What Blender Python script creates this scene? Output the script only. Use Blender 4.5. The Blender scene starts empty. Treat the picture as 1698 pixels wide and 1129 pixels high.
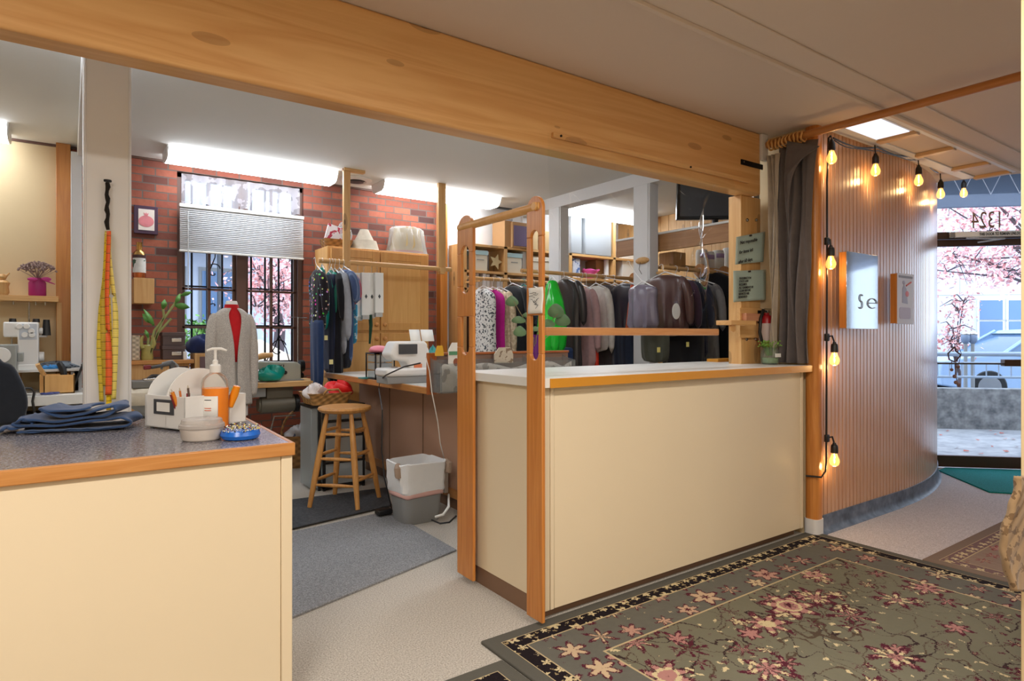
import bpy, math, random
from mathutils import Vector, Matrix
random.seed(7)
S = bpy.context.scene
COL = S.collection
PI = math.pi

# ------------------------------------------------------------------ camera
F = 1035.0; CX = 849.0; HY = 556.0; H = 1.32       # focal length in pixels, horizon row, eye height
AZ = math.atan(734 / F)
AX = (math.sin(AZ), math.cos(AZ)); RT = (math.cos(AZ), -math.sin(AZ))
cam = bpy.data.cameras.new('camera'); camo = bpy.data.objects.new('camera', cam); COL.objects.link(camo)
cam.sensor_fit = 'HORIZONTAL'; cam.sensor_width = 36; cam.lens = 36 * F / 1698
cam.shift_y = -(564.5 - HY) / 1698; cam.clip_start = .05; cam.clip_end = 300
camo.location = (0, 0, H); camo.rotation_euler = (PI / 2, 0, -AZ)
S.camera = camo
S.view_settings.view_transform = 'Standard'; S.view_settings.look = 'None'
S.view_settings.gamma = 1; S.view_settings.use_curve_mapping = False
S.view_settings.exposure = 0.0

# ------------------------------------------------------------------ world: bright overcast sky
W = bpy.data.worlds.new('sky'); S.world = W; W.use_nodes = True
wn = W.node_tree; wn.nodes.clear()
wo = wn.nodes.new('ShaderNodeOutputWorld'); wb = wn.nodes.new('ShaderNodeBackground')
wb.inputs[0].default_value = (.74, .84, 1.0, 1); wb.inputs[1].default_value = 3.7
wn.links.new(wb.outputs[0], wo.inputs[0])

def area(name, loc, size, power, color, rot=(0, 0, 0), sy=None):
    l = bpy.data.lights.new(name, 'AREA'); l.energy = power; l.color = color; l.size = size
    if sy: l.shape = 'RECTANGLE'; l.size_y = sy
    o = bpy.data.objects.new(name, l); o.location = loc; o.rotation_euler = rot; COL.objects.link(o); return o
# fill light of the added, unseen front room fixtures (built further down, same places)
FRONT_FILL = [(-.9, .2), (1.6, .35), (4.0, -.2), (1.2, -1.7)]
for (x, y), pw_ in zip(FRONT_FILL, (84, 42, 10, 50)):
    area('front_fill_light', (x, y, 2.585), 1.15, pw_, (1.0, .93, .84), sy=.26)

# ------------------------------------------------------------------ pixel <-> place
def ray(u, v):
    a = (u - CX) / F
    return (AX[0] + a * RT[0], AX[1] + a * RT[1], (HY - v) / F)
def PZ(u, v, z):
    r = ray(u, v); t = (z - H) / r[2]; return Vector((r[0] * t, r[1] * t, z))
def PY(u, v, y):
    r = ray(u, v); t = y / r[1]; return Vector((r[0] * t, y, H + r[2] * t))
def PX(u, v, x):
    r = ray(u, v); t = x / r[0]; return Vector((x, r[1] * t, H + r[2] * t))
def PD(u, v, d):
    r = ray(u, v); return Vector((r[0] * d, r[1] * d, H + r[2] * d))

# ------------------------------------------------------------------ node maths
class N:
    def __init__(s, nt, k): s.nt = nt; s.k = k
    def _m(s, op, *a, clamp=False):
        n = s.nt.nodes.new('ShaderNodeMath'); n.operation = op; n.use_clamp = clamp
        for i, v in enumerate((s,) + a):
            if isinstance(v, N): s.nt.links.new(v.k, n.inputs[i])
            else: n.inputs[i].default_value = v
        return N(s.nt, n.outputs[0])
    def __add__(s, o): return s._m('ADD', o)
    def __sub__(s, o): return s._m('SUBTRACT', o)
    def __mul__(s, o): return s._m('MULTIPLY', o)
    def __truediv__(s, o): return s._m('DIVIDE', o)
    def mn(s, o): return s._m('MINIMUM', o)
    def mx(s, o): return s._m('MAXIMUM', o)
    def lt(s, o): return s._m('LESS_THAN', o)
    def gt(s, o): return s._m('GREATER_THAN', o)
    def ab(s): return s._m('ABSOLUTE')
    def sin(s): return s._m('SINE')
    def cos(s): return s._m('COSINE')
    def fr(s): return s._m('FRACT')
    def fl(s): return s._m('FLOOR')
    def at(s, o): return s._m('ARCTAN2', o)
    def pw(s, o): return s._m('POWER', o)
    def cl(s): return s._m('ADD', 0.0, clamp=True)
class NT:
    def __init__(s, name):
        s.m = bpy.data.materials.new(name); s.m.use_nodes = True; s.nt = s.m.node_tree
        s.nt.nodes.clear(); s.out = s.nt.nodes.new('ShaderNodeOutputMaterial')
        s.p = s.nt.nodes.new('ShaderNodeBsdfPrincipled'); s.nt.links.new(s.p.outputs[0], s.out.inputs[0])
        tc = s.nt.nodes.new('ShaderNodeTexCoord'); s.tc = tc.outputs['Object']
    def n(s, t, **kw):
        n = s.nt.nodes.new(t)
        for k, v in kw.items(): setattr(n, k, v)
        return n
    def l(s, a, b): s.nt.links.new(a.k if isinstance(a, N) else a, b)
    def xyz(s, vec=None):
        n = s.n('ShaderNodeSeparateXYZ'); s.l(vec or s.tc, n.inputs[0]); return [N(s.nt, o) for o in n.outputs]
    def comb(s, x, y, z=0.0):
        n = s.n('ShaderNodeCombineXYZ')
        for i, v in enumerate((x, y, z)):
            if isinstance(v, N): s.l(v, n.inputs[i])
            else: n.inputs[i].default_value = v
        return n.outputs[0]
    def mapped(s, sc, rot=(0, 0, 0), loc=(0, 0, 0), vec=None):
        n = s.n('ShaderNodeMapping'); n.inputs['Scale'].default_value = sc; n.inputs['Rotation'].default_value = rot
        n.inputs['Location'].default_value = loc; s.l(vec or s.tc, n.inputs[0]); return n.outputs[0]
    def noise(s, scale, detail=3, rough=.5, vec=None, dist=0):
        n = s.n('ShaderNodeTexNoise'); n.inputs['Scale'].default_value = scale; n.inputs['Detail'].default_value = detail
        n.inputs['Roughness'].default_value = rough; n.inputs['Distortion'].default_value = dist
        s.l(vec or s.tc, n.inputs['Vector']); return N(s.nt, n.outputs[0])
    def vor(s, scale, vec=None, rnd=1, feature='F1'):
        n = s.n('ShaderNodeTexVoronoi', feature=feature); n.inputs['Scale'].default_value = scale
        n.inputs['Randomness'].default_value = rnd; s.l(vec or s.tc, n.inputs['Vector']); return n
    def mix(s, f, a, b):
        n = s.n('ShaderNodeMix', data_type='RGBA')
        for i, v in ((0, f), (6, a), (7, b)):
            if isinstance(v, (N,)): s.l(v, n.inputs[i])
            elif isinstance(v, (int, float)): n.inputs[i].default_value = v
            elif isinstance(v, tuple): n.inputs[i].default_value = (*v[:3], 1)
            else: s.l(v, n.inputs[i])
        return n.outputs[2]
    def ramp(s, f, stops):
        n = s.n('ShaderNodeValToRGB'); e = n.color_ramp.elements
        while len(e) < len(stops): e.new(.5)
        for i, (p, c) in enumerate(stops): e[i].position = p; e[i].color = (*c, 1)
        s.l(f, n.inputs[0]); return n.outputs[0]
    def bump(s, h, st=.2, d=.01):
        n = s.n('ShaderNodeBump'); n.inputs['Strength'].default_value = st; n.inputs['Distance'].default_value = d
        s.l(h, n.inputs['Height']); s.l(n.outputs[0], s.p.inputs['Normal'])
    def col(s, c):
        if isinstance(c, tuple): s.p.inputs['Base Color'].default_value = (*c[:3], 1)
        else: s.l(c, s.p.inputs['Base Color'])
    def set(s, rough=.5, metal=0, spec=None, coat=0):
        s.p.inputs['Roughness'].default_value = rough; s.p.inputs['Metallic'].default_value = metal
        if spec is not None: s.p.inputs['Specular IOR Level'].default_value = spec
        if coat: s.p.inputs['Coat Weight'].default_value = coat
        return s.m
def lin(*c):          # 0..255 display colour -> linear
    return tuple(((x / 255) / 12.92 if x / 255 < .04 else ((x / 255 + .055) / 1.055) ** 2.4) for x in c)
_mc = {}
def plain(name, rgb, rough=.5, metal=0, var=.06, vs=6, bump=0, bs=200, spec=None):
    if name in _mc: return _mc[name]
    t = NT(name); c = lin(*rgb)
    n = t.noise(vs, 3)
    t.col(t.mix(n, tuple(k * (1 - var) for k in c), tuple(min(1, k * (1 + var)) for k in c)))
    if bump: t.bump(t.noise(bs, 2), bump, .002)
    _mc[name] = t.set(rough, metal, spec); return _mc[name]
def wood(name, c1, c2, axis='z', scale=1, rough=.38, knots=True, knotc=(60, 30, 12)):
    if name in _mc: return _mc[name]
    t = NT(name); k = 22 * scale; s = {'x': (1.2 * scale, k, k), 'y': (k, 1.2 * scale, k), 'z': (k, k, 1.2 * scale)}[axis]
    v = t.mapped(s)
    a = t.noise(.6, 4, .55, v, .6); b = t.noise(4, 4, .6, v, .2)
    g = (a * 7.0).fr(); g = ((g - .5).ab() * 2.0) * .55 + b * .45
    c = t.mix(g, lin(*c1), lin(*c2))
    if knots:
        ks = {'x': (1.3, 0, 4.2), 'y': (3.6, 1.2, 3.6), 'z': (3.6, 3.6, 1.2)}[axis]
        vo = t.vor(1.6, t.mapped(ks)); d = N(t.nt, vo.outputs['Distance'])
        c = t.mix(((d * 14.0).sin() * .5 + .5) * d.lt(.17) * .35, c, lin(*knotc)); c = t.mix((d.lt(.055)) * .7, c, lin(*knotc))
    t.col(c); t.bump(b, .08, .002)
    _mc[name] = t.set(rough); return _mc[name]
def emis(name, rgb, st):
    if name in _mc: return _mc[name]
    m = bpy.data.materials.new(name); m.use_nodes = True; nt = m.node_tree; nt.nodes.clear()
    o = nt.nodes.new('ShaderNodeOutputMaterial'); e = nt.nodes.new('ShaderNodeEmission')
    e.inputs[0].default_value = (*lin(*rgb), 1); e.inputs[1].default_value = st; nt.links.new(e.outputs[0], o.inputs[0])
    _mc[name] = m; return m
def clear(name, tint=(250, 252, 252), gloss=.14, rough=.03, haze=0.0, hazec=(235, 240, 240)):
    """thin clear plastic or glass: see-through with a fresnel sheen and a little haze"""
    if name in _mc: return _mc[name]
    m = bpy.data.materials.new(name); m.use_nodes = True; nt = m.node_tree; nt.nodes.clear()
    o = nt.nodes.new('ShaderNodeOutputMaterial'); tr = nt.nodes.new('ShaderNodeBsdfTransparent'); gl = nt.nodes.new('ShaderNodeBsdfGlossy')
    tr.inputs[0].default_value = (*lin(*tint), 1); gl.inputs['Roughness'].default_value = rough
    lw = nt.nodes.new('ShaderNodeLayerWeight'); lw.inputs[0].default_value = gloss
    mx = nt.nodes.new('ShaderNodeMixShader'); nt.links.new(lw.outputs['Facing'], mx.inputs[0])
    ml = nt.nodes.new('ShaderNodeMath'); ml.operation = 'MULTIPLY'; ml.inputs[1].default_value = .55
    nt.links.new(lw.outputs['Fresnel'], ml.inputs[0]); nt.links.new(ml.outputs[0], mx.inputs[0])
    nt.links.new(tr.outputs[0], mx.inputs[1]); nt.links.new(gl.outputs[0], mx.inputs[2])
    last = mx
    if haze:
        df = nt.nodes.new('ShaderNodeBsdfDiffuse'); df.inputs[0].default_value = (*lin(*hazec), 1)
        m2 = nt.nodes.new('ShaderNodeMixShader'); m2.inputs[0].default_value = haze
        nt.links.new(mx.outputs[0], m2.inputs[1]); nt.links.new(df.outputs[0], m2.inputs[2]); last = m2
    nt.links.new(last.outputs[0], o.inputs[0]); _mc[name] = m; return m

# ------------------------------------------------------------------ mesh builder
ORG = {}
class MB:
    def __init__(s): s.v = []; s.f = []
    def add(s, vs, fs):
        b = len(s.v); s.v += [Vector(p) for p in vs]; s.f += [tuple(i + b for i in f) for f in fs]; return s
    def box(s, x0, x1, y0, y1, z0, z1, rz=0, c=None):
        vs = [Vector((x, y, z)) for x in (x0, x1) for y in (y0, y1) for z in (z0, z1)]
        if rz:
            c = Vector(c) if c else Vector(((x0 + x1) / 2, (y0 + y1) / 2, 0)); R = Matrix.Rotation(rz, 3, 'Z')
            vs = [R @ (p - c) + c for p in vs]
        return s.add(vs, [(0, 1, 3, 2), (4, 6, 7, 5), (0, 4, 5, 1), (2, 3, 7, 6), (0, 2, 6, 4), (1, 5, 7, 3)])
    def loft(s, rings, caps=True, closed=True):
        n = len(rings[0]); vs = [p for r in rings for p in r]; fs = []
        for i in range(len(rings) - 1):
            for j in range(n if closed else n - 1):
                a = i * n + j; b = i * n + (j + 1) % n; fs.append((a, b, b + n, a + n))
        if caps and closed: fs.append(tuple(reversed(range(n)))); fs.append(tuple(range((len(rings) - 1) * n, len(rings) * n)))
        return s.add(vs, fs)
    def tube(s, pts, r, n=8, caps=True):
        pts = [Vector(p) for p in pts]; R = r if isinstance(r, (list, tuple)) else [r] * len(pts); rings = []
        up = None
        for i, p in enumerate(pts):
            d = (pts[min(i + 1, len(pts) - 1)] - pts[max(i - 1, 0)])
            if d.length < 1e-9: d = Vector((0, 0, 1))
            d.normalize()
            if up is None: up = Vector((0, 0, 1)) if abs(d.z) < .9 else Vector((1, 0, 0))
            a = d.cross(up)
            if a.length < 1e-4: a = d.cross(Vector((0, 1, 0)))
            a.normalize(); b = a.cross(d).normalized(); up = b
            rings.append([p + (a * math.cos(2 * PI * k / n) + b * math.sin(2 * PI * k / n)) * R[i] for k in range(n)])
        return s.loft(rings, caps)
    def cyl(s, p0, p1, r0, r1=None, n=20): return s.tube([p0, p1], [r0, r0 if r1 is None else r1], n)
    def lathe(s, x, y, prof, n=24, sx=1, sy=1):
        return s.loft([[Vector((x + r * sx * math.cos(2 * PI * k / n), y + r * sy * math.sin(2 * PI * k / n), z)) for k in range(n)] for r, z in prof])
    def prism(s, poly, a, b, plane='xy'):
        def P(p, h):
            return {'xy': (p[0], p[1], h), 'xz': (p[0], h, p[1]), 'yz': (h, p[0], p[1])}[plane]
        return s.loft([[Vector(P(p, a)) for p in poly], [Vector(P(p, b)) for p in poly]])
    def ball(s, c, r, n=14, m=9):
        r = r if isinstance(r, (list, tuple)) else (r, r, r); c = Vector(c); e = .02
        return s.loft([[c + Vector((r[0] * math.sin(t) * math.cos(2 * PI * k / n), r[1] * math.sin(t) * math.sin(2 * PI * k / n), -r[2] * math.cos(t)))
                        for k in range(n)] for t in [e + (PI - 2 * e) * i / (m - 1) for i in range(m)]])
    def grid(s, fn, nu, nv, thick=0):
        vs = [Vector(fn(i / nu, j / nv)) for i in range(nu + 1) for j in range(nv + 1)]
        fs = [(i * (nv + 1) + j, (i + 1) * (nv + 1) + j, (i + 1) * (nv + 1) + j + 1, i * (nv + 1) + j + 1) for i in range(nu) for j in range(nv)]
        return s.add(vs, fs)
    def rot(s, ang, c, axis='Z', start=0):
        R = Matrix.Rotation(ang, 3, axis); c = Vector(c)
        for i in range(start, len(s.v)): s.v[i] = R @ (s.v[i] - c) + c
        return s
    def jit(s, a, seed=1):
        r = random.Random(seed)
        for p in s.v: p += Vector((r.uniform(-a, a), r.uniform(-a, a), r.uniform(-a, a)))
        return s
    def build(s, name, mat, parent=None, bevel=0, seg=2, solid=0, smooth=True, sub=0, label=None, ang=38):
        me = bpy.data.meshes.new(name)
        if parent is not None: org = ORG[parent.name]
        else:
            xs = [p.x for p in s.v]; ys = [p.y for p in s.v]
            org = Vector(((min(xs) + max(xs)) / 2, (min(ys) + max(ys)) / 2, min(p.z for p in s.v)))
        me.from_pydata([p - org for p in s.v], [], s.f); me.update()
        me.validate()
        o = bpy.data.objects.new(name, me); COL.objects.link(o)
        if parent is not None: o.parent = parent
        else: o.location = org
        ORG[o.name] = org
        for m in (mat if isinstance(mat, list) else [mat]): me.materials.append(m)
        import bmesh
        bm = bmesh.new(); bm.from_mesh(me); bmesh.ops.recalc_face_normals(bm, faces=bm.faces[:]); bm.to_mesh(me); bm.free()
        if smooth:
            for p in me.polygons: p.use_smooth = True
            me.set_sharp_from_angle(angle=math.radians(ang))
        if solid:
            md = o.modifiers.new('solid', 'SOLIDIFY'); md.thickness = solid; md.offset = 0
        if bevel:
            md = o.modifiers.new('bevel', 'BEVEL'); md.width = bevel; md.segments = seg; md.limit_method = 'ANGLE'; md.angle_limit = math.radians(40)
        if sub:
            md = o.modifiers.new('sub', 'SUBSURF'); md.levels = sub; md.render_levels = sub
        if label: o['label'] = label
        return o
def tag(o, label, cat, group=None, kind=None):
    if kind: o['kind'] = kind
    if label: o['label'] = label
    if cat: o['category'] = cat
    if group: o['group'] = group
    return o
def thing(name, loc, label, cat, group=None):
    o = bpy.data.objects.new(name, None); COL.objects.link(o); o.location = loc; o.empty_display_size = .05
    ORG[o.name] = Vector(loc); return tag(o, label, cat, group)
def struct(o, label=None, cat=None):
    o['kind'] = 'structure'
    if label: o['label'] = label
    if cat: o['category'] = cat
    return o
def text_mesh(body, name, mat, parent, origin, right, up, size, depth=.0008, align='LEFT', font_bold=False, sx=1):
    """lettering as a flat mesh; right/up are world directions"""
    cu = bpy.data.curves.new('t', 'FONT'); cu.body = body; cu.size = size; cu.align_x = align; cu.extrude = depth
    cu.space_line = 1.0; cu.resolution_u = 3
    if font_bold: cu.offset = size * .018
    tmp = bpy.data.objects.new('t', cu); COL.objects.link(tmp)
    dg = bpy.context.evaluated_depsgraph_get(); dg.update()
    me = bpy.data.meshes.new_from_object(tmp.evaluated_get(dg)); COL.objects.unlink(tmp); bpy.data.objects.remove(tmp)
    r = Vector(right).normalized(); u = Vector(up).normalized(); nn = r.cross(u); o3 = Vector(origin); org = ORG[parent.name]
    for v in me.vertices:
        c = v.co.copy(); v.co = o3 + r * (c.x * sx) + u * c.y + nn * c.z - org
    me.materials.clear(); me.materials.append(mat); me.name = name
    o = bpy.data.objects.new(name, me); COL.objects.link(o); o.parent = parent; ORG[o.name] = org
    return o
# ------------------------------------------------------------------ materials
M = {}
M['ceil'] = plain('ceiling_paint', (214, 198, 182), .75, var=.03, vs=1.2)
M['white_paint'] = plain('white_paint', (224, 225, 227), .5, var=.02)
M['offwhite'] = plain('offwhite_laminate', (226, 226, 222), .35, var=.02)
M['cream'] = plain('cream_panel_paint', (230, 214, 184), .42, var=.03, vs=2, bump=.05, bs=60)
M['tanwall'] = plain('tan_wall_paint', (214, 192, 152), .8, var=.03)
M['pinktan'] = plain('pink_tan_panel', (188, 150, 126), .55, var=.05, vs=3)
M['brown_plinth'] = plain('brown_plinth', (128, 98, 76), .6)
M['white_plastic'] = plain('white_plastic', (232, 232, 230), .35, var=.01)
M['grey_plastic'] = plain('grey_plastic', (146, 148, 148), .4, var=.02)
M['dgrey_plastic'] = plain('dark_grey_plastic', (72, 74, 78), .4, var=.02)
M['black'] = plain('black_plastic', (24, 24, 26), .42, var=.05)
M['blackmetal'] = plain('black_metal', (30, 28, 28), .4, .6)
M['steel'] = plain('steel', (190, 190, 190), .25, 1, var=.02)
M['bronze'] = plain('bronze_frame', (78, 60, 50), .35, .5)
M['brown_frame'] = plain('brown_window_frame', (96, 66, 54), .5)
M['iron'] = plain('wrought_iron', (30, 30, 34), .5, .4)
M['paper'] = plain('paper', (238, 238, 234), .7, var=.02)
M['ink'] = plain('printed_ink', (40, 40, 42), .6)
M['sagepaper'] = plain('sage_green_paper', (182, 204, 198), .3, var=.03)
M['beam'] = wood('beam_fir', (236, 190, 128), (212, 154, 92), 'x', .42, .33, True, (110, 64, 30))
M['beamy'] = wood('beam_fir_cross', (222, 168, 100), (196, 132, 66), 'y', .55, .33)
M['post'] = wood('post_wood', (202, 136, 64), (176, 106, 40), 'z', .8, .35)
M['oak'] = wood('oak_edge', (204, 146, 84), (184, 120, 58), 'x', 1.2, .3, False)
M['oaky'] = wood('oak_edge_cross', (204, 146, 84), (184, 120, 58), 'y', 1.2, .3, False)
M['orangewood'] = wood('orange_stained_board', (214, 146, 76), (188, 114, 48), 'z', .9, .3, False)
M['pine'] = wood('pine', (222, 180, 122), (202, 150, 88), 'z', .8, .5)
M['pinex'] = wood('pine_long', (222, 180, 122), (202, 150, 88), 'x', .8, .5)
M['piney'] = wood('pine_cross', (222, 180, 122), (202, 150, 88), 'y', .8, .5)
M['maple'] = wood('maple_cabinet', (226, 178, 112), (212, 158, 90), 'z', .5, .4, False)
M['stool'] = wood('stool_wood', (212, 158, 92), (184, 126, 62), 'z', 1.2, .35, False)
M['slat'] = wood('slat_wood', (214, 164, 124), (192, 138, 96), 'z', .9, .26, False)
M['amber'] = plain('amber_laminate_edge', (206, 142, 44), .35, var=.05)
M['dark'] = plain('dark_gap', (46, 30, 26), .8)
M['glass'] = clear('window_glass', (250, 253, 255), .12, .0)
M['pvc'] = clear('clear_vinyl_sheet', (250, 251, 251), .2, .03)
M['acryl'] = clear('clear_acrylic', (236, 238, 238), .25, .03, .10, (215, 215, 215))
M['binplastic'] = clear('frosted_bin_plastic', (225, 230, 232), .2, .25, .35, (215, 222, 224))
M['wicker'] = None
def wicker(name, rgb, s=90):
    t = NT(name); x, y, z = t.xyz()
    a = ((x + y) * s).sin(); b = (z * s * 1.3).sin(); w = a * b
    c = lin(*rgb); t.col(t.mix((w * .5 + .5), tuple(k * .45 for k in c), c)); t.bump(w, .6, .004); return t.set(.65)
M['wicker'] = wicker('wicker', (206, 156, 92)); M['wickerdk'] = wicker('rattan', (176, 128, 74), 80)

def speckle(name, base, dark, light, scale=260, rough=.9, b=.5, spec=.2):
    t = NT(name); n = t.noise(scale, 2, .7); l = t.noise(2.2, 3)
    c = t.ramp(n, [(.3, lin(*dark)), (.5, lin(*base)), (.7, lin(*light))])
    t.col(t.mix(l * .25, c, lin(*dark))); t.bump(n, b, .004); return t.set(rough, 0, spec)
M['carpet'] = speckle('grey_beige_carpet', (190, 184, 174), (146, 140, 132), (220, 214, 206), 150)
M['carpet2'] = speckle('dark_grey_carpet', (142, 144, 148), (104, 106, 110), (172, 174, 178), 140)
M['carpet3'] = speckle('entry_carpet', (202, 198, 202), (166, 162, 166), (228, 224, 228), 150)
M['granite'] = speckle('speckled_grey_laminate', (132, 128, 134), (74, 72, 80), (196, 192, 194), 120, .2, .0, .5)
M['rubber'] = speckle('rubber_mat', (70, 72, 76), (54, 56, 60), (84, 86, 90), 60, .7, .2)
M['green_mat'] = speckle('green_door_mat', (24, 128, 128), (12, 96, 98), (44, 156, 152), 200)
M['concrete'] = speckle('concrete', (150, 152, 154), (112, 116, 120), (180, 182, 184), 8, .85, .2)
M['walk'] = speckle('walkway_concrete', (176, 178, 182), (150, 152, 158), (196, 198, 200), 5, .6, .1)
M['bluebase'] = speckle('slate_cove_base', (96, 108, 128), (70, 80, 98), (120, 132, 152), 10, .4, .1)

def brickmat():
    t = NT('brick'); x, y, z = t.xyz()
    v = t.comb(x, z, 0.0)
    b = t.n('ShaderNodeTexBrick'); t.l(v, b.inputs['Vector'])
    b.inputs['Color1'].default_value = (0, 0, 0, 1); b.inputs['Color2'].default_value = (1, 1, 1, 1); b.inputs['Mortar'].default_value = (.5, .5, .5, 1)
    b.inputs['Scale'].default_value = 1; b.inputs['Brick Width'].default_value = .21; b.inputs['Row Height'].default_value = .074
    b.inputs['Mortar Size'].default_value = .006; b.inputs['Bias'].default_value = 0; b.offset = .5
    f = N(t.nt, b.outputs['Fac']); sep = t.xyz(b.outputs['Color'])[0]
    c = t.ramp(sep, [(0, lin(62, 48, 48)), (.16, lin(138, 78, 62)), (.45, lin(160, 90, 70)), (.8, lin(178, 104, 80)), (1, lin(150, 80, 64))])
    n = t.noise(30, 4); c = t.mix(n * .45, c, lin(96, 48, 38))
    c = t.mix(f, c, lin(104, 92, 86)); t.col(c)
    t.bump((N(t.nt, f.k) * -1.0) + n * .25, .8, .01); return t.set(.85)
M['brick'] = brickmat()

def rugmat(name, x0, x1, y0, y1, field, border, band=(34, 28, 32), cream=(206, 190, 150), pink=(176, 128, 122), maroon=(84, 34, 48)):
    """oriental rug: plain edge, dark flowered band, wide guard band, flowered field (coordinates from the rug's own corner)"""
    t = NT(name); x, y, z = t.xyz()
    dx = (x - x0).mn((x * -1.0) + x1); dy = (y - y0).mn((y * -1.0) + y1); d = dx.mn(dy)
    rag = t.noise(110, 2, .8); wob = t.noise(9, 2); w2 = t.noise(70, 2, .7); w3 = t.noise(70, 2, .7, t.mapped((1, 1, 1), loc=(4, 2, 1))); wv = t.comb(x + wob * .05 + w2 * .03, y + wob * .05 + w3 * .03)
    def flowers(scale, size, petals, rnd=.55, vec=None):
        vo = t.vor(scale, vec or wv, rnd)
        px, py, _ = t.xyz(vo.outputs['Position']); vx, vy, _ = t.xyz(vec or wv)
        ex = vx - px; ey = vy - py; a = ex.at(ey); r = N(t.nt, vo.outputs['Distance'])
        rr = t.xyz(vo.outputs['Color'])
        lim = (a * float(petals) + rr[0] * 6.0).cos() * (size * .3) + size
        lim = (lim * (rr[1] * .6 + .6)) + (rag - .5) * (size * .9)
        return r, lim, rr
    c = t.mix(t.noise(40, 2) * .5, lin(*field), tuple(k * .8 for k in lin(*field)))
    # scrolls
    sc = t.noise(3.2, 1, .4, wv, 1.2); c = t.mix(((sc - .5).ab()).lt(.007), c, lin(58, 44, 44))
    sc2 = t.noise(4.1, 1, .4, t.mapped((1, 1, 1), loc=(3, 5, 0), vec=wv), 1.0); c = t.mix(((sc2 - .52).ab()).lt(.006), c, lin(84, 70, 58))
    # small leaf dashes
    r, lim, rr = flowers(22, .27, 2, .9); c = t.mix(r.lt(lim) * (rr[2].gt(.45)), c, lin(*cream))
    r, lim, rr = flowers(15, .23, 5, .9, t.mapped((1, 1, 1), loc=(1.3, .4, 0), vec=wv)); c = t.mix(r.lt(lim) * (rr[2].gt(.25)), c, lin(*maroon))
    c = t.mix(r.lt(lim * .5) * (rr[2].gt(.35)), c, lin(*cream))
    r, lim, rr = flowers(7.5, .40, 6, .85, t.mapped((1, 1, 1), loc=(2.3, 7.4, 0), vec=wv))
    c = t.mix(r.lt(lim) * rr[2].gt(.3), c, lin(*maroon)); c = t.mix(r.lt(lim * .75) * rr[2].gt(.3), c, t.mix(rr[0].gt(.5), lin(*pink), lin(*cream))); c = t.mix(r.lt(lim * .3) * rr[2].gt(.45), c, lin(*maroon))
    # large flowers
    r, lim, rr = flowers(4.0, .42, 7, .7)
    c = t.mix(r.lt(lim), c, lin(*maroon)); c = t.mix(r.lt(lim * .78), c, lin(*pink)); c = t.mix(((a_ := r * 38.0).sin().gt(.35)) * r.lt(lim * .78), c, lin(*cream))
    c = t.mix(r.lt(lim * .2), c, lin(*maroon))
    # guard band flowers
    bx = t.comb(x + w2 * .018, y + w3 * .018)
    g = t.mix(t.noise(30, 2) * .6, lin(*border), tuple(k * .7 for k in lin(*border)))
    r, lim, rr = flowers(5.6, .36, 6, .35, bx); g = t.mix(r.lt(lim), g, lin(*maroon)); g = t.mix(r.lt(lim * .8), g, t.mix(rr[0], lin(*pink), lin(*cream)))
    g = t.mix(r.lt(lim * .3), g, lin(*maroon))
    r, lim, rr = flowers(19, .24, 4, .8, bx); g = t.mix(r.lt(lim) * rr[2].gt(.4), g, t.mix(rr[0].gt(.5), lin(*cream), lin(*maroon)))
    # dark band
    k = lin(*band); bk = (k[0], k[1], k[2])
    r, lim, rr = flowers(13.5, .33, 5, .25, bx); db = t.mix(r.lt(lim), bk, lin(*cream)); db = t.mix(r.lt(lim * .35), db, lin(*maroon))
    r, lim, rr = flowers(30, .25, 3, .9, bx); db = t.mix(r.lt(lim) * .8, db, lin(170, 150, 110))
    line = lin(186, 168, 132)
    ed = lin(*[q * .86 for q in border])
    c = t.mix(d.lt(.375), c, line); c = t.mix(d.lt(.365), c, g); c = t.mix(d.lt(.145), c, line); c = t.mix(d.lt(.138), c, db)
    c = t.mix(d.lt(.066), c, line); c = t.mix(d.lt(.062), c, ed)
    t.col(c); n = t.noise(220, 2); t.bump(n, .5, .004); return t.set(.95, 0, .1)

def fabric(name, rgb, rgb2=None, pat=None, scale=40, rough=.85):
    if name in _mc: return _mc[name]
    t = NT(name); c = lin(*rgb); x, y, z = t.xyz(); base = t.mix(t.noise(25, 3), tuple(k * .8 for k in c), tuple(min(1, k * 1.15) for k in c))
    if pat == 'stripe': base = t.mix(((x + y * .7) * scale).sin().gt(.2), base, lin(*rgb2))
    if pat == 'blot': base = t.mix((t.noise(scale, 3)).gt(.56), base, lin(*rgb2))
    if pat == 'flower':
        vo = t.vor(scale, rnd=.9); r = N(t.nt, vo.outputs['Distance']); base = t.mix(r.lt(.28), base, vo.outputs['Color']) if rgb2 is None else t.mix(r.lt(.33), base, lin(*rgb2))
    if pat == 'knit': base = t.mix(t.noise(scale, 1).gt(.5), base, lin(*rgb2))
    t.col(base); t.bump(t.noise(300, 2), .2, .002); t.p.inputs['Sheen Weight'].default_value = .2
    _mc[name] = t.set(rough, 0, .2); return _mc[name]
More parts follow.
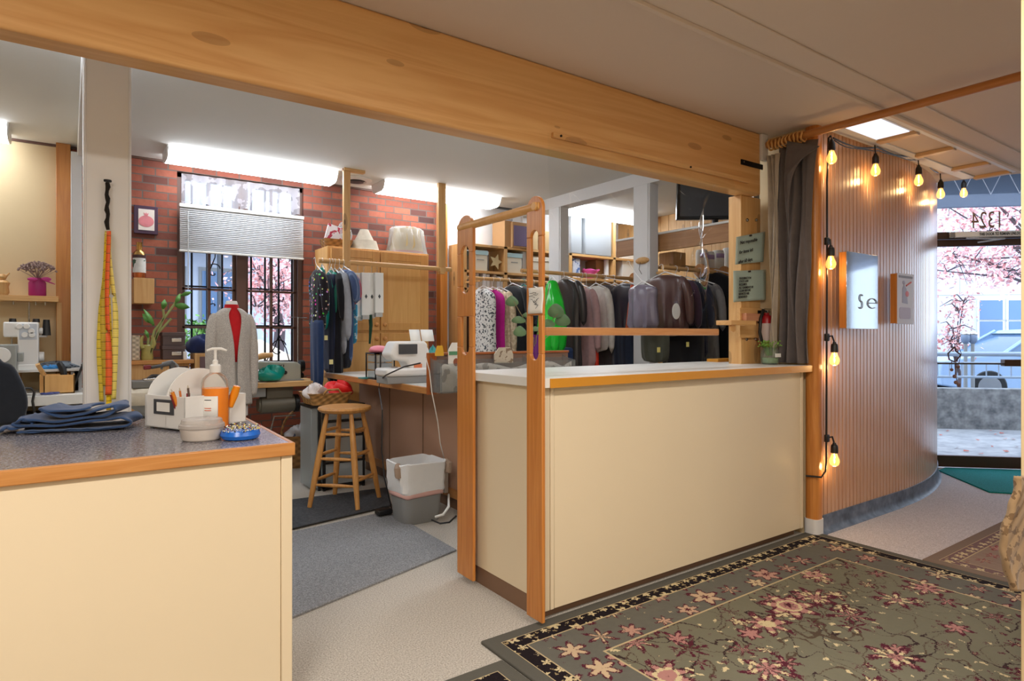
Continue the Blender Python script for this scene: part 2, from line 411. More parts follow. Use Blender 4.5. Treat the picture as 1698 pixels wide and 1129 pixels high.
# ------------------------------------------------------------------ setting: floor, ceiling, walls
FA = Vector((7.08, 2.63)); FD = Vector((.714, -.700)).normalized(); FN = Vector((FD.y, -FD.x)) * -1   # facade start, direction, outward normal
if FN.y < 0: FN = -FN
def fac(t, o=0): p = FA + FD * t + FN * o; return (p.x, p.y)
FEND = (FA.y + 3.0) / -FD.y
XL = -3.6; YB = 6.7; YN = -3.0; XR = 6.7; ZC = 2.70; K = YB / 5.6
def kz(z): return H + (z - H) * K
ZW = kz(2.70)                                # the workroom's ceiling is higher than the front room's
struct(MB().prism([(XL, YN), fac(FEND), fac(0), (7.6, YB + .15), (XL, YB + .15)], -.1, 0).build('floor', M['carpet']))
cA = PZ(1557, 302, ZC); cB = PZ(1690, 288, ZC); cd = (cB - cA); kk = (YN - cA.y) / cd.y
cE = cA + cd * kk
struct(MB().prism([(XL, YN), (cE.x, YN), (cA.x, cA.y), (cA.x + .3, 2.9), (4.2, 2.9), (4.2, 2.61), (XL, 2.61)], ZC, ZC + .15).build('ceiling', M['ceil']))
M['ceilw'] = plain('workroom_ceiling_paint', (228, 228, 224), .8, var=.03, vs=1.5)
struct(MB().box(XL, XR + .1, 2.50, YB + .15, ZW, ZW + .1).build('ceiling_workroom', M['ceilw']))
struct(MB().box(XL, XR + .1, 2.50, 2.61, ZC + .02, ZW).build('wall_above_beam', M['white_paint']))
# higher soffit beyond the ceiling's edge, up to the shop front and out over the walkway
M['soffit'] = plain('blue_grey_soffit', (98, 112, 134), .7)
struct(MB().prism([(cE.x, YN), fac(FEND, .3), fac(-1.0, .3), (cA.x - .3, cA.y + .9), (cA.x, cA.y)], 3.02, 3.1).build('ceiling_soffit', M['ceil']))
# back wall with window opening (front face y = 5.6)
WX0, WX1, WZ0, WZ1 = .70 * K, 1.70 * K, kz(.96), kz(2.63)
wb_ = MB()
for b in ((.0, WX0, 0, ZW), (WX1, 3.03 * K, 0, ZW), (WX0, WX1, 0, WZ0), (WX0, WX1, WZ1, ZW)): wb_.box(b[0], b[1], YB, YB + .3, b[2], b[3])
struct(wb_.build('wall_back_brick', M['brick'], smooth=False))
struct(MB().box(XL, 0, YB, YB + .15, 0, ZW).build('wall_back_tan', M['tanwall']))
struct(MB().box(3.03 * K, XR + .1, YB, YB + .15, 0, ZW).build('wall_back_white', M['white_paint']))
struct(MB().box(XL - .15, XL, YN, YB, 0, ZW).build('wall_left', M['tanwall']))
struct(MB().box(XL, fac(FEND)[0], YN - .15, YN, 0, 3.1).build('wall_near', M['tanwall']))
# storage room's right wall: tongue and groove boards
bw = MB()
y = 2.8
while y < YB:
    bw.box(XR, XR + .1, y, min(y + .136, YB), 0, ZW); bw.box(XR + .012, XR + .1, y + .136, min(y + .14, YB), 0, ZW); y += .14
struct(bw.build('wall_right', M['pine'], smooth=False))
struct(MB().box(XL, 3.03 * K, YB - .018, YB, ZW - .02, ZW).build('trim_1', M['brown_frame']))
struct(MB().box(-.078 * K, .008 * K, YB - .09, YB, 0, ZW).build('trim_2', M['post'], bevel=.004))
struct(MB().box(3.03 * K, 3.11 * K, YB - .11, YB, 0, ZW).build('trim_3', M['post'], bevel=.004))
struct(MB().box(.010, .085, YB - .35, YB, 0, ZW - .12).build('column_back_left', M['white_paint'], bevel=.004))
# drop beams and columns running to the back
struct(MB().box(.055, .24, 3.6, YB, ZW - .15, ZW).build('trim_4', M['white_paint'], bevel=.004))
lc = PY(138, 690, 3.45).x; rc = PY(218, 697, 3.45).x
o = MB().box(lc, rc, 3.45, 3.62, 0, ZW)
for xx in (lc + .004, rc - .012): o.box(xx, xx + .008, 3.444, 3.45, .05, ZW)
struct(o.build('column_left', M['white_paint'], bevel=.003))
struct(MB().box(3.94 * K, 4.09 * K, 2.63, YB, kz(2.588), ZW).build('trim_5', M['white_paint'], bevel=.004))
for i, yy in enumerate((3.575 * K, 4.73 * K, 5.36 * K)):
    b = MB().box(3.94 * K, 4.045 * K, yy, yy + .22, 0, kz(2.588)); b.box(3.934 * K, 3.94 * K, yy + .02, yy + .20, 0, kz(2.588))
    struct(b.build('column_' + ('front', 'middle', 'far')[i], M['white_paint'], bevel=.004))
# the big glulam beam over the counters and the post carrying it
beam = MB().box(XL, 3.86, 2.50, 2.62, 2.277, 2.70).build('beam', M['beam'], bevel=.012); struct(beam)
px0 = PY(1229, 400, 2.56).x; px1 = PY(1261, 400, 2.56).x
pst = struct(MB().box(px0, px1, 2.56, 2.66, 0, 2.277).build('post_right', M['pine'], bevel=.004))
for (u, v) in ((1238, 365), (1253, 365), (1237, 562), (1252, 562)):
    p = PY(u, v, 2.56); MB().cyl((p.x, 2.552, p.z), (p.x, 2.565, p.z), .012).cyl((p.x, 2.546, p.z), (p.x, 2.554, p.z), .006).build('bolt', M['steel'], pst)
p0 = PY(1228, 264, 2.5); p1 = PY(1268, 283, 2.5)
sp = MB().box(p0.x, 3.875, 2.492, 2.5, p1.z, p0.z).build('strap', M['blackmetal'], beam, bevel=.001)
MB().cyl((p0.x + .02, 2.486, (p0.z + p1.z) / 2), (p0.x + .02, 2.494, (p0.z + p1.z) / 2), .008).build('screw', M['steel'], sp)
# wall piece behind the curtain and the rounded post at the slat wall's end
struct(MB().box(4.0, 4.1, 2.26, 2.60, 0, 2.70).build('wall_partition', M['tanwall']))
rp = MB()
def rr(x0, x1, y0, y1, r, n=5):
    out = []
    for cx, cy, a0 in ((x1 - r, y1 - r, 0), (x0 + r, y1 - r, 90), (x0 + r, y0 + r, 180), (x1 - r, y0 + r, 270)):
        for i in range(n + 1):
            a = math.radians(a0 + 90 * i / n); out.append((cx + r * math.cos(a), cy + r * math.sin(a)))
    return out
rp.prism(rr(3.985, 4.075, 2.175, 2.265, .03), .11, 2.70)
struct(rp.build('post_entry', M['orangewood']))
struct(MB().prism(rr(3.98, 4.08, 2.17, 2.27, .03), 0, .11).build('baseboard_post', M['white_paint']))

# ------------------------------------------------------------------ curved slat wall
CR = 4.0; CC = (5.2, 2.2 + CR); SL = 5.2 - 4.065
def spath(s, off=0):
    if s <= SL: return (4.065 + s, 2.2 - off), (1, 0)
    a = (s - SL) / CR
    return (CC[0] + (CR + off) * math.sin(a), CC[1] - (CR + off) * math.cos(a)), (math.cos(a), math.sin(a))
STOT = SL + CR * math.radians(25.5)
bk = MB(); k = 48
ra = [spath(STOT * i / k, -.022)[0] for i in range(k + 1)]; rb_ = [spath(STOT * i / k, -.12)[0] for i in range(k + 1)]
for i in range(k):
    bk.prism([ra[i], ra[i + 1], rb_[i + 1], rb_[i]], 0, 2.70)
wcurve = struct(bk.build('wall_entry', M['dark'], smooth=False))
sm = MB(); s = 0.0
while s < STOT - .04:
    (a, ta), (b, tb) = spath(s + .003), spath(s + .045)
    (a2, _), (b2, _) = spath(s + .003, -.024), spath(s + .045, -.024)
    sm.prism([a, b, b2, a2], .115, 2.70); s += .05
so = sm.build('slats', M['slat'], wcurve, bevel=.002, seg=1)
M['slat'].node_tree.nodes['Principled BSDF'].inputs['Coat Weight'].default_value = 1; M['slat'].node_tree.nodes['Principled BSDF'].inputs['Coat IOR'].default_value = 1.75; M['slat'].node_tree.nodes['Principled BSDF'].inputs['Coat Roughness'].default_value = .28
bb = MB()
rings = []
for i in range(k + 1):
    s = STOT * i / k
    rings.append([Vector((*spath(s, o_)[0], z_)) for o_, z_ in ((-.02, 0), (.045, 0), (.03, .006), (.014, .02), (.008, .05), (.008, .12), (-.02, .12))])
struct(bb.loft(rings).build('baseboard_entry', M['bluebase'], ang=60))
# storage room front wall, hidden behind the slats' backing
struct(MB().box(4.2, 6.8, 2.78, 2.86, 0, ZW).build('wall_storage_front', M['white_paint']))
# ceiling battens and framed panels by the slat wall
struct(MB().box(XL, 6.7, 1.775, 1.80, 2.672, 2.70).build('trim_6', M['ceil'], bevel=.003))
struct(MB().box(XL, 6.7, 1.62, 1.775, 2.69, 2.70).build('trim_7', M['ceil'], bevel=.003))
struct(MB().box(4.06, 6.45, 1.80, 1.845, 2.684, 2.70).build('trim_8', M['white_paint'], bevel=.003))
struct(MB().box(4.06, 6.4, 2.09, 2.18, 2.688, 2.70).build('trim_9', M['white_paint'], bevel=.003))
for i, xx in enumerate((4.66, 5.27, 5.95, 6.42)):
    struct(MB().box(xx - .03, xx + .03, 1.845, 2.10, 2.672, 2.70).build('trim_%d' % (10 + i), wood('pale_batten', (214, 184, 148), (196, 162, 124), 'y', .8, .45, False), bevel=.003))
pl = thing('ceiling_light', (4.32, 1.96, 2.70), 'square white luminous ceiling panel above the slatted wall', 'ceiling light')
MB().box(4.07, 4.58, 1.845, 2.085, 2.682, 2.699).build('frame', M['white_paint'], pl, bevel=.002)
MB().box(4.085, 4.565, 1.86, 2.07, 2.676, 2.684).build('diffuser', emis('panel_glow', (232, 232, 240), 1.3), pl)
# ------------------------------------------------------------------ shop front
def fbox(mb, t0, t1, o0, o1, z0, z1):
    return mb.prism([fac(t0, o0), fac(t1, o0), fac(t1, o1), fac(t0, o1)], z0, z1)
DW = 1.06                                    # door width, starts at t = 0.02
tl = -.16
dr = MB()
fbox(dr, tl, tl + .06, -.04, .06, 0, 3.02); fbox(dr, DW + .03, DW + .10, -.04, .06, 0, 3.02); fbox(dr, tl, DW + .1, -.04, .06, 2.275, 2.345)
door = struct(dr.build('door_1', M['bronze'], bevel=.004))
E_ = MB(); fbox(E_, -.09, DW + .03, -.02, .03, .012, .125); fbox(E_, -.09, DW + .03, -.02, .03, 2.205, 2.27)
fbox(E_, -.10, -.06, -.02, .03, .125, 2.215); fbox(E_, DW, DW + .03, -.02, .03, .125, 2.215)
E_.build('door_leaf_frame', M['bronze'], door, bevel=.003)
E_ = MB(); fbox(E_, -.06, DW, .002, .006, .125, 2.205); E_.build('door_glass', M['glass'], door)
E_ = MB(); fbox(E_, -.1, DW + .03, .002, .006, 2.345, 3.02); tg = E_.build('transom_glass', M['glass'], door)
E_ = MB(); fbox(E_, -.08, DW, -.085, -.04, 1.035, 1.05); E_.build('push_bar', M['dgrey_plastic'], door, bevel=.003)
E_ = MB(); fbox(E_, .55, DW, -.10, -.03, 1.02, 1.085); E_.build('push_bar_housing', M['bronze'], door, bevel=.004)
E_ = MB(); fbox(E_, .12, .98, -.09, -.042, 2.283, 2.335); cl_ = E_.build('door_closer', M['offwhite'], door, bevel=.004, label='pale door closer body with a notice strip')
q = fac(.14, -.07); E_ = MB(); fbox(E_, .07, .12, -.08, -.045, 2.28, 2.338); E_.build('closer_cap', M['steel'], door, bevel=.006)
E_ = MB().tube([(*fac(.22, -.08), 2.275), (*fac(.38, -.13), 2.26), (*fac(.55, -.10), 2.262)], .009).tube([(*fac(.55, -.10), 2.262), (*fac(.34, -.04), 2.235)], .008)
E_.build('closer_arm', M['steel'], door)
R_ = Vector((FD.x, FD.y, 0))
text_mesh('THIS DOOR TO REMAIN UNLOCKED', 'lettering', M['ink'], door, (*fac(.33, -.0925), 2.296), R_, (0, 0, 1), .040, font_bold=True, sx=.62)
# the street number, painted on the outside, reads mirrored from in here
text_mesh('1324', 'street_number', plain('brass_leaf', (132, 92, 60), .4), door, (*fac(.60, .009), 2.385), -R_, (0, 0, 1), .235, sx=.62)
# rest of the shop front to the right
sf = MB(); t = DW + .10
fbox(sf, t, FEND, -.04, .06, 0, .18); fbox(sf, t, FEND, -.04, .06, 2.86, 3.02)
while t < FEND:
    fbox(sf, t, t + .06, -.04, .06, .18, 2.86); t += 1.5
struct(sf.build('window_2', M['bronze'], bevel=.003))
E_ = MB(); fbox(E_, DW + .16, FEND, .002, .006, .18, 2.86); struct(E_.build('window_2_glass', M['glass']))
# rugs, mats and carpets ----------------------------------------------------
def flat(name, poly, z0, z1, mat, label, cat, bevel=.003, **k):
    return tag(MB().prism(poly, z0, z1).build(name, mat, bevel=bevel), label, cat, **k)
struct(MB().prism([fac(0.0, -.03), fac(3.2, -.03), (5.8, -.6), (4.03, 1.05), (4.03, 2.14), (4.1, 2.16), (5.2, 2.16), (6.2, 2.3)], 0, .004).build('floor_entry_carpet', M['carpet3']))
P = lambda u, v: (PZ(u, v, 0).x, PZ(u, v, 0).y)
flat('floor_carpet_runner', [P(485, 1026), P(757, 914), P(684, 872), P(640, 850), P(486, 884), P(440, 895), P(440, 1044)], 0, .012, M['carpet2'],
     'dark grey looped carpet piece lying inside the counter opening', 'carpet')
flat('rubber_mat', [P(470, 883), P(489, 879), P(650, 841), P(640, 812), P(486, 832), P(470, 836)], .012, .022, M['rubber'], 'black ribbed rubber mat under the wooden stool', 'mat')
ol = (122, 122, 92)
rug = MB().box(1.435, 4.05, -1.6, 2.255, .0, .014)
w2, h2 = (4.05 - 1.435) / 2, (2.255 + 1.6) / 2
tag(rug.build('area_rug', rugmat('green_oriental_rug', -w2, w2, -h2, h2, (118, 115, 98), (108, 106, 98)), bevel=.005), 'large olive green oriental rug with pink and maroon flowers and a dark flowered border', 'rug')
r2 = MB().box(-.9, 1.425, .2, 2.08, .0, .012)
tag(r2.build('area_rug', rugmat('second_oriental_rug', -1.1625, 1.1625, -.94, .94, (118, 115, 98), (108, 106, 98)), bevel=.005), 'smaller olive green flowered rug whose corner shows at the bottom edge', 'rug')
r3 = MB().box(4.055, 6.3, -1.0, 1.585, .004, .016)
tag(r3.build('area_rug', rugmat('beige_oriental_rug', -1.1225, 1.1225, -1.2925, 1.2925, (176, 160, 138), (150, 130, 116), (120, 96, 96), maroon=(130, 50, 60)), bevel=.004), 'beige and red flowered rug at the right, beside the entry carpet', 'rug')
# green door mat
gm = [P(1556, 782), P(1640, 818), P(1692, 821), (6.6, 1.1), (7.6, 1.9), fac(.75, -.06), fac(.04, -.06)]
tag(MB().prism(gm, .004, .016).build('door_mat', M['green_mat'], bevel=.003), 'teal green door mat inside the glass entry door', 'mat')
# near jamb at the right edge of the view
jp = PD(1693, 556, 2.0)
jr = Vector((RT[0], RT[1], 0)); jf = Vector((AX[0], AX[1], 0))
c0 = Vector((jp.x, jp.y, 0)); rd = Vector((jp.x, jp.y, 0)).normalized(); poly = [c0, c0 + jr * .2, c0 + jr * .25 + rd * .12, c0 + rd * .12 + jr * .004]
struct(MB().prism([(q.x, q.y) for q in poly], 0, 2.70).build('column_near', M['tanwall'], bevel=.003))
# ================================================================== front: unseen fixtures added to brighten the front room (behind the viewer)
for i, (x, y) in enumerate(FRONT_FILL):
    t = thing('fill_fixture', (x, y, 2.70), 'flat white ceiling light fixture over the ' + ('left front counter', 'middle of the oriental rug', 'entry side carpet', 'near wall of the front room')[i], 'ceiling light', 'front room ceiling fixtures')
    MB().box(x - .6, x + .6, y - .15, y + .15, 2.62, 2.70).build('housing', M['white_plastic'], t, bevel=.01)
    MB().box(x - .58, x + .58, y - .13, y + .13, 2.60, 2.62).build('diffuser', emis('fill_diffuser', (255, 226, 190), 2.0), t, bevel=.006)

# ================================================================== right counter
cx0 = PY(908, 800, 2.25).x - .02; cx1 = PY(1331, 800, 2.25).x
ct = thing('service_counter', ((cx0 + cx1) / 2, 2.6, 0), 'long cream panelled service counter on a brown plinth beside the slatted wall', 'counter')
MB().box(cx0 + .012, cx1 - .012, 2.258, 2.93, .09, 1.08).build('body', M['cream'], ct)
MB().box(cx0 + .06, cx1 - .03, 2.25, 2.257, .052, 1.08).build('front_panel', M['cream'], ct, bevel=.002)
for xx0, xx1 in ((cx0, cx0 + .03), (cx0 + .034, cx0 + .056), (cx1 - .028, cx1)): MB().box(xx0, xx1, 2.245, 2.26, .052, 1.08).build('corner_trim', M['cream'], ct, bevel=.003)
MB().box(cx0, cx0 + .012, 2.262, 2.92, .09, 1.08).build('end_panel', M['cream'], ct, bevel=.002)
MB().box(cx0 + .004, cx1 - .02, 2.30, 2.90, 0, .09).build('plinth', M['brown_plinth'], ct)
MB().box(cx0 - .006, cx0 + .014, 2.905, 2.945, .02, 1.08).build('rear_corner_strip', M['orangewood'], ct, bevel=.002)
q0 = cx0 - .035
tp = thing('countertop', (2.8, 2.58, 1.082), 'white topped counter slab with an amber front edge, on the cream service counter', 'countertop')
MB().box(q0, cx1 + .03, 2.203, 2.98, 1.082, 1.125).build('slab', M['offwhite'], tp, bevel=.002)
MB().box(q0 + .03, cx1 + .03, 2.197, 2.203, 1.081, 1.124).build('front_edge', M['amber'], tp, bevel=.001)
# slotted boards with a dowel between them
def slot_board(mb, x0, x1, y0, y1, zt, slots, z0=.03):
    w = y1 - y0; yc = (y0 + y1) / 2; R = w / 2; r = w * .25; n = 12
    def arc(c, rad, a0, a1): return [(yc + rad * math.cos(math.radians(a0 + (a1 - a0) * i / n)), c + rad * math.sin(math.radians(a0 + (a1 - a0) * i / n))) for i in range(n + 1)]
    zb = z0
    for (s0, s1) in slots:
        mb.prism([(y0, zb), (y1, zb), (y1, s0 + r)] + arc(s0 + r, r, 0, -180) + [(y0, s0 + r)], x0, x1, 'yz')
        mb.prism([(y0, s0 + r), (yc - r, s0 + r), (yc - r, s1 - r), (y0, s1 - r)], x0, x1, 'yz')
        mb.prism([(yc + r, s0 + r), (y1, s0 + r), (y1, s1 - r), (yc + r, s1 - r)], x0, x1, 'yz'); zb = s1 - r
        last = s1 - r
    mb.prism([(y0, last)] + list(reversed(arc(last, r, 0, 180))) + [(y1, last)] + arc(zt - R, R, 0, 180), x0, x1, 'yz')
    return mb
bx0, bx1 = q0 - .018, q0
yA0, yA1 = PX(899, 700, bx0).y, PX(873, 700, bx0).y
yB0, yB1 = PX(784, 700, bx0).y, PX(758, 700, bx0).y
zf = lambda v, y: PX(CX, v, 1).z
def zat(v, x, y): d = x * AX[0] + y * AX[1]; return H + (HY - v) / F * d
fr = thing('garment_rail_frame', ((bx0 + bx1) / 2, 2.6, 0), 'stained wooden frame of two slotted upright boards joined by a dowel at the counter end', 'rail frame')
ym = (yA0 + yA1) / 2; yn = (yB0 + yB1) / 2
slot_board(MB(), bx0, bx1, yA0, yA1, zat(325, bx0, ym), [(zat(597, bx0, ym), zat(512, bx0, ym)), (zat(486, bx0, ym), zat(382, bx0, ym))]).build('front_upright', M['orangewood'], fr, bevel=.003)
slot_board(MB(), bx0, bx1, yB0, yB1, zat(357, bx0, yn), [(zat(588, bx0, yn), zat(512, bx0, yn)), (zat(487, bx0, yn), zat(407, bx0, yn))]).build('rear_upright', M['orangewood'], fr, bevel=.003)
dz = zat(343, bx0, ym)
MB().cyl((bx0 + .012, yA0 + .02, dz), (bx0 + .012, yB1 - .01, dz), .021).build('dowel', M['maple'], fr, bevel=.003)
MB().cyl((bx0 - .012, yA0 + .05, dz), (bx0 + .0, yA0 + .05, dz), .02).build('dowel_peg', M['maple'], fr, bevel=.003)
tag(MB().grid(lambda a, b: (bx0 - .006 + .003 * math.sin(a * 5), PX(878 + 24 * b, 500, bx0).y, zat(477 + 43 * a, bx0, ym)), 6, 6).build('postcard', M['paper'], solid=.0008), 'small printed card with a grey line drawing taped to the front upright board', 'card')
pc = bpy.data.objects['postcard']
dd = MB(); rnd = random.Random(3)
yy0, yy1 = PX(880, 500, bx0).y, PX(900, 500, bx0).y
for i in range(16):
    a = rnd.uniform(.15, .85); b = rnd.uniform(.15, .75); w = rnd.uniform(.05, .3); an = rnd.uniform(-1, 1)
    ya = yy0 + (yy1 - yy0) * a; za = zat(480 + 36 * b, bx0, ym)
    dd.tube([(bx0 - .0105, ya, za), (bx0 - .0105, ya + .02 * w / .2 * math.cos(an), za + .02 * w / .2 * math.sin(an))], .0012, 4)
dd.build('drawing', M['dgrey_plastic'], pc)
# ribbon
rb = MB(); pts = []
for i in range(26):
    v = 600 + 360 * i / 25; pts.append((cx0 - .012 + .003 * math.sin(i * 1.3), PX(783 + 2.5 * math.sin(i * .9), v, cx0 - .01).y, max(.03, PX(784, v, cx0 - .01).z)))
tag(MB().tube(pts, [.006 + .003 * math.sin(i * 1.7) for i in range(26)], 5).build('ribbon', fabric('purple_ribbon', (66, 52, 110))), 'thin purple ribbon hanging down the rear upright board', 'ribbon')
# vinyl screen
zc0 = zat(240, PY(915, 240, 2.5).x, 2.5)
xa, xb = PY(907, 500, 2.47).x, PY(1189, 550, 2.47).x
zb_ = PY(1050, 550, 2.47).z
vs = thing('clear_vinyl_screen', ((xa + xb) / 2, 2.48, zb_), 'clear vinyl sheet hanging from the big beam over the counter, creased at its right side', 'screen')
MB().box(PY(914, 240, 2.5).x, 3.70, 2.480, 2.499, 2.335, 2.362).build('fixing_strip', M['beam'], vs, bevel=.002)
MB().box(xa - .02, xb, 2.452, 2.486, zb_ - .021, zb_ + .021).build('bottom_bar', M['post'] if 0 else wood('bar_wood', (206, 150, 96), (188, 126, 74), 'x', 1, .35, False), vs, bevel=.008, seg=3)
xt1 = 3.50
def sheet(a, b):
    # a: 0..1 left to right, b: 0..1 bottom to top
    x = (xa * (1 - a) + (xb - .01) * a) * (1 - b) + (xa * (1 - a) + xt1 * a) * b
    z = zb_ + .015 + (2.345 - zb_ - .015) * b
    k = max(0, a - .66) / .34
    d = -.115 * k * math.sin(b * PI) * (math.sin(a * 22 + b * 5) + .5 * math.sin(a * 41 - b * 9)) * .75
    d += -.02 * math.sin(b * PI) * math.sin(a * 6 + b * 2) - .008 * math.sin(b * PI) * math.sin(a * 31 + b * 13)
    x -= .20 * k * k * math.sin(b * PI) ** 2 * (a ** 4)
    return (x, 2.468 + d, z)
MB().grid(sheet, 110, 40).build('sheet', M['pvc'], vs, ang=80)
for i, u in enumerate((930, 1145)):
    p = PY(u, 250, 2.48); MB().cyl((p.x, 2.475, 2.348), (p.x, 2.481, 2.348), .006).build('screw', M['blackmetal'], vs)

# ================================================================== left counter
T0 = .94; xr_ = PY(490, 733, 2.25).x; bxr = PZ(407, 691.5, T0); bl = PZ(221, 694.5, T0); bdir = (bl - bxr).normalized(); bfar = bxr + bdir * 4.0
bfar = Vector((-3.3, bl.y + (bl.y - bxr.y) / (bl.x - bxr.x) * (-3.3 - bl.x) * .12))
lcn = thing('front_counter', (-1, 2.7, 0), 'cream panelled front counter at the left with jeans and soap on its top', 'counter')
pxr = PY(482, 900, 2.27).x
MB().prism([(-3.3, 2.275), (pxr, 2.275), (pxr - .01, bxr.y - .05), (-3.3, bl.y - .05)], .08, T0 - .043).build('body', M['cream'], lcn)
MB().box(-3.3, pxr - .035, 2.268, 2.276, .05, T0 - .043).build('front_panel', M['cream'], lcn, bevel=.002)
MB().box(pxr - .034, pxr + .004, 2.262, 2.29, .05, T0 - .043).build('corner_trim', M['cream'], lcn, bevel=.003)
MB().prism([(-3.3, 2.33), (pxr - .04, 2.33), (pxr - .05, bxr.y - .1), (-3.3, bl.y - .1)], 0, .08).build('plinth', M['brown_plinth'], lcn)
lt = thing('speckled_worktop', (-1, 2.7, T0 - .043), 'speckled grey worktop with oak edging on the left front counter', 'worktop')
MB().prism([(-3.3, 2.268), (xr_ - .018, 2.268), (bxr.x - .016, bxr.y), (bl.x, bl.y), (-3.3, bl.y + .06)], T0 - .043, T0).build('slab', M['granite'], lt)
MB().prism([(-3.3, 2.248), (xr_, 2.248), (xr_ - .004, 2.268), (-3.3, 2.268)], T0 - .045, T0 + .001).build('front_edge', M['oak'], lt, bevel=.004)
MB().prism([(xr_ - .001, 2.25), (bxr.x + .002, bxr.y), (bxr.x - .018, bxr.y), (xr_ - .019, 2.27)], T0 - .045, T0 + .001).build('side_edge', M['oaky'], lt, bevel=.004)

# folded jeans: stacked folded layers
jc = PZ(125, 712, T0)
jeans = thing('folded_jeans', (jc.x, jc.y, T0), 'folded dark blue jeans lying on the speckled worktop', 'jeans')
den = fabric('denim', (52, 78, 120), None, None, rough=.9)
denl = fabric('denim_seam', (84, 106, 142))
def sheet_fold(pts, y0, y1, th):
    """a strip of cloth following an x-z path, extruded along y with a little wander"""
    mb = MB(); rows = []
    rr_ = random.Random(len(pts))
    n = len(pts)
    for j in range(9):
        y = y0 + (y1 - y0) * j / 8; e = abs(j - 4) / 4
        ring = []
        for i, (x, z) in enumerate(pts):
            ring.append(Vector((x + .012 * math.sin(j * .9 + i * .4), y + .006 * math.sin(i * 1.1), T0 + z * 1.35 + .003 * math.sin(j * 1.3 + i) * min(1, z / .02))))
        rows.append(ring)
    vs = [p for r in rows for p in r]
    fs = [(a * n + b, a * n + b + 1, (a + 1) * n + b + 1, (a + 1) * n + b) for a in range(8) for b in range(n - 1)]
    mb.add(vs, fs); return mb
x0_, x1_ = jc.x - .19, jc.x + .20
def bez(pts, n=6):
    out = []
    P_ = [pts[0]] + pts + [pts[-1]]
    for i in range(1, len(P_) - 2):
        for k in range(n):
            t = k / n; a, b, c, d = P_[i - 1], P_[i], P_[i + 1], P_[i + 2]
            out.append(tuple(.5 * ((2 * b[q]) + (-a[q] + c[q]) * t + (2 * a[q] - 5 * b[q] + 4 * c[q] - d[q]) * t * t + (-a[q] + 3 * b[q] - 3 * c[q] + d[q]) * t ** 3) for q in range(len(b))))
    out.append(tuple(pts[-1])); return out
path1 = bez([(x0_ + .02, .006), (x0_ + .1, .007), (x1_ - .06, .007), (x1_, .018), (x1_ - .005, .036), (x1_ - .07, .034), (x0_ + .14, .022), (x0_ + .04, .026), (x0_ + .015, .036), (x0_ + .05, .044), (x0_ + .14, .034), (x1_ - .10, .044), (x1_ - .03, .062), (x1_ - .05, .074), (x1_ - .11, .062), (x0_ + .20, .046), (x0_ + .11, .060), (x0_ + .10, .072), (x0_ + .16, .062), (x1_ - .13, .070)])
sheet_fold(path1, jc.y - .10, jc.y + .12, .01).build('folded_legs', den, jeans, solid=.011, sub=1)
path2 = bez([(x0_ - .05, .008), (x0_ - .02, .02), (x0_ + .03, .018), (x0_ + .06, .03), (x0_ + .03, .045)])
sheet_fold(path2, jc.y - .09, jc.y + .08, .01).build('waistband', den, jeans, solid=.012, sub=1)
MB().tube([(x0_ + .06 + .28 * i / 14, jc.y - .108 + .004 * math.sin(i), T0 + .016 + .002 * math.sin(i * 2)) for i in range(15)], .0022, 5).build('seam', denl, jeans)
jeans.rotation_euler.z = -.28

# desk caddy
A_ = PZ(306, 717, T0)
ang = math.atan2(PZ(408, 702, T0).y - A_.y, PZ(408, 702, T0).x - A_.x)
cw = (PZ(408, 702, T0) - A_).length; cdp = (PZ(277.5, 706, T0) - A_).length * 1.05
cad = thing('desk_caddy', (A_.x, A_.y, T0), 'white desk organiser with an arched divider and label holder, holding pens', 'organiser')
x, y, z = A_.x, A_.y, T0 + .008
mb = MB(); tk = .005; hh = .13
mb.box(x, x + cw, y, y + cdp, z, z + .006)
for (a0, a1, b0, b1) in ((0, cw * .38, 0, tk), (0, tk, 0, cdp), (0, cw * .38, cdp - tk, cdp), (cw * .38, cw * .38 + tk, 0, cdp), (cw * .72, cw, 0, tk), (cw * .72, cw * .72 + tk, 0, cdp), (cw - tk, cw, 0, cdp), (cw * .72, cw, cdp - tk, cdp)):
    mb.box(x + a0, x + a1, y + b0, y + b1, z, z + hh * (1 if a0 < cw * .5 else .95))
mb.build('compartments', M['white_plastic'], cad, bevel=.0015)
mb = MB()
for yy in (y + cdp * .45, y + cdp * .95):
    arc = [(x + cw * .5 + cw * .5 * math.cos(math.radians(a)), z + .10 + .135 * math.sin(math.radians(a))) for a in range(0, 181, 10)]
    mb.prism(arc + [(x, z), (x + cw, z)], yy, yy + .006, 'xz')
mb.build('arched_divider', M['white_plastic'], cad, bevel=.001)
lh = MB().box(x - .004, x, y + cdp * .25, y + cdp * .75, z + .055, z + .115).build('label_holder', M['dgrey_plastic'], cad, bevel=.0015)
MB().box(x - .0055, x - .0038, y + cdp * .34, y + cdp * .66, z + .067, z + .103).build('label_card', M['paper'], lh)
for dx in (.02, cw - .03):
    for dy in (.01, cdp - .02): MB().cyl((x + dx, y + dy, T0), (x + dx, y + dy, z + .002), .008, n=10).build('foot', M['grey_plastic'], cad)
cad.rotation_euler.z = ang
def inlocal(dx, dy): return (A_.x + dx * math.cos(ang) - dy * math.sin(ang), A_.y + dx * math.sin(ang) + dy * math.cos(ang))
pens = [((.02, .03), (-.012, .0), .165, (206, 120, 60), 'orange pencil'), ((.035, .045), (-.03, .012), .16, (214, 128, 40), 'fat orange marker'), ((.045, .02), (-.012, -.004), .175, (96, 78, 68), 'dark brown pen'), ((.05, .05), (.0, .0), .15, (150, 28, 52), 'crimson marker'), ((.03, .06), (-.03, .0), .15, (120, 30, 36), 'dark red handled scissors-like tool')]
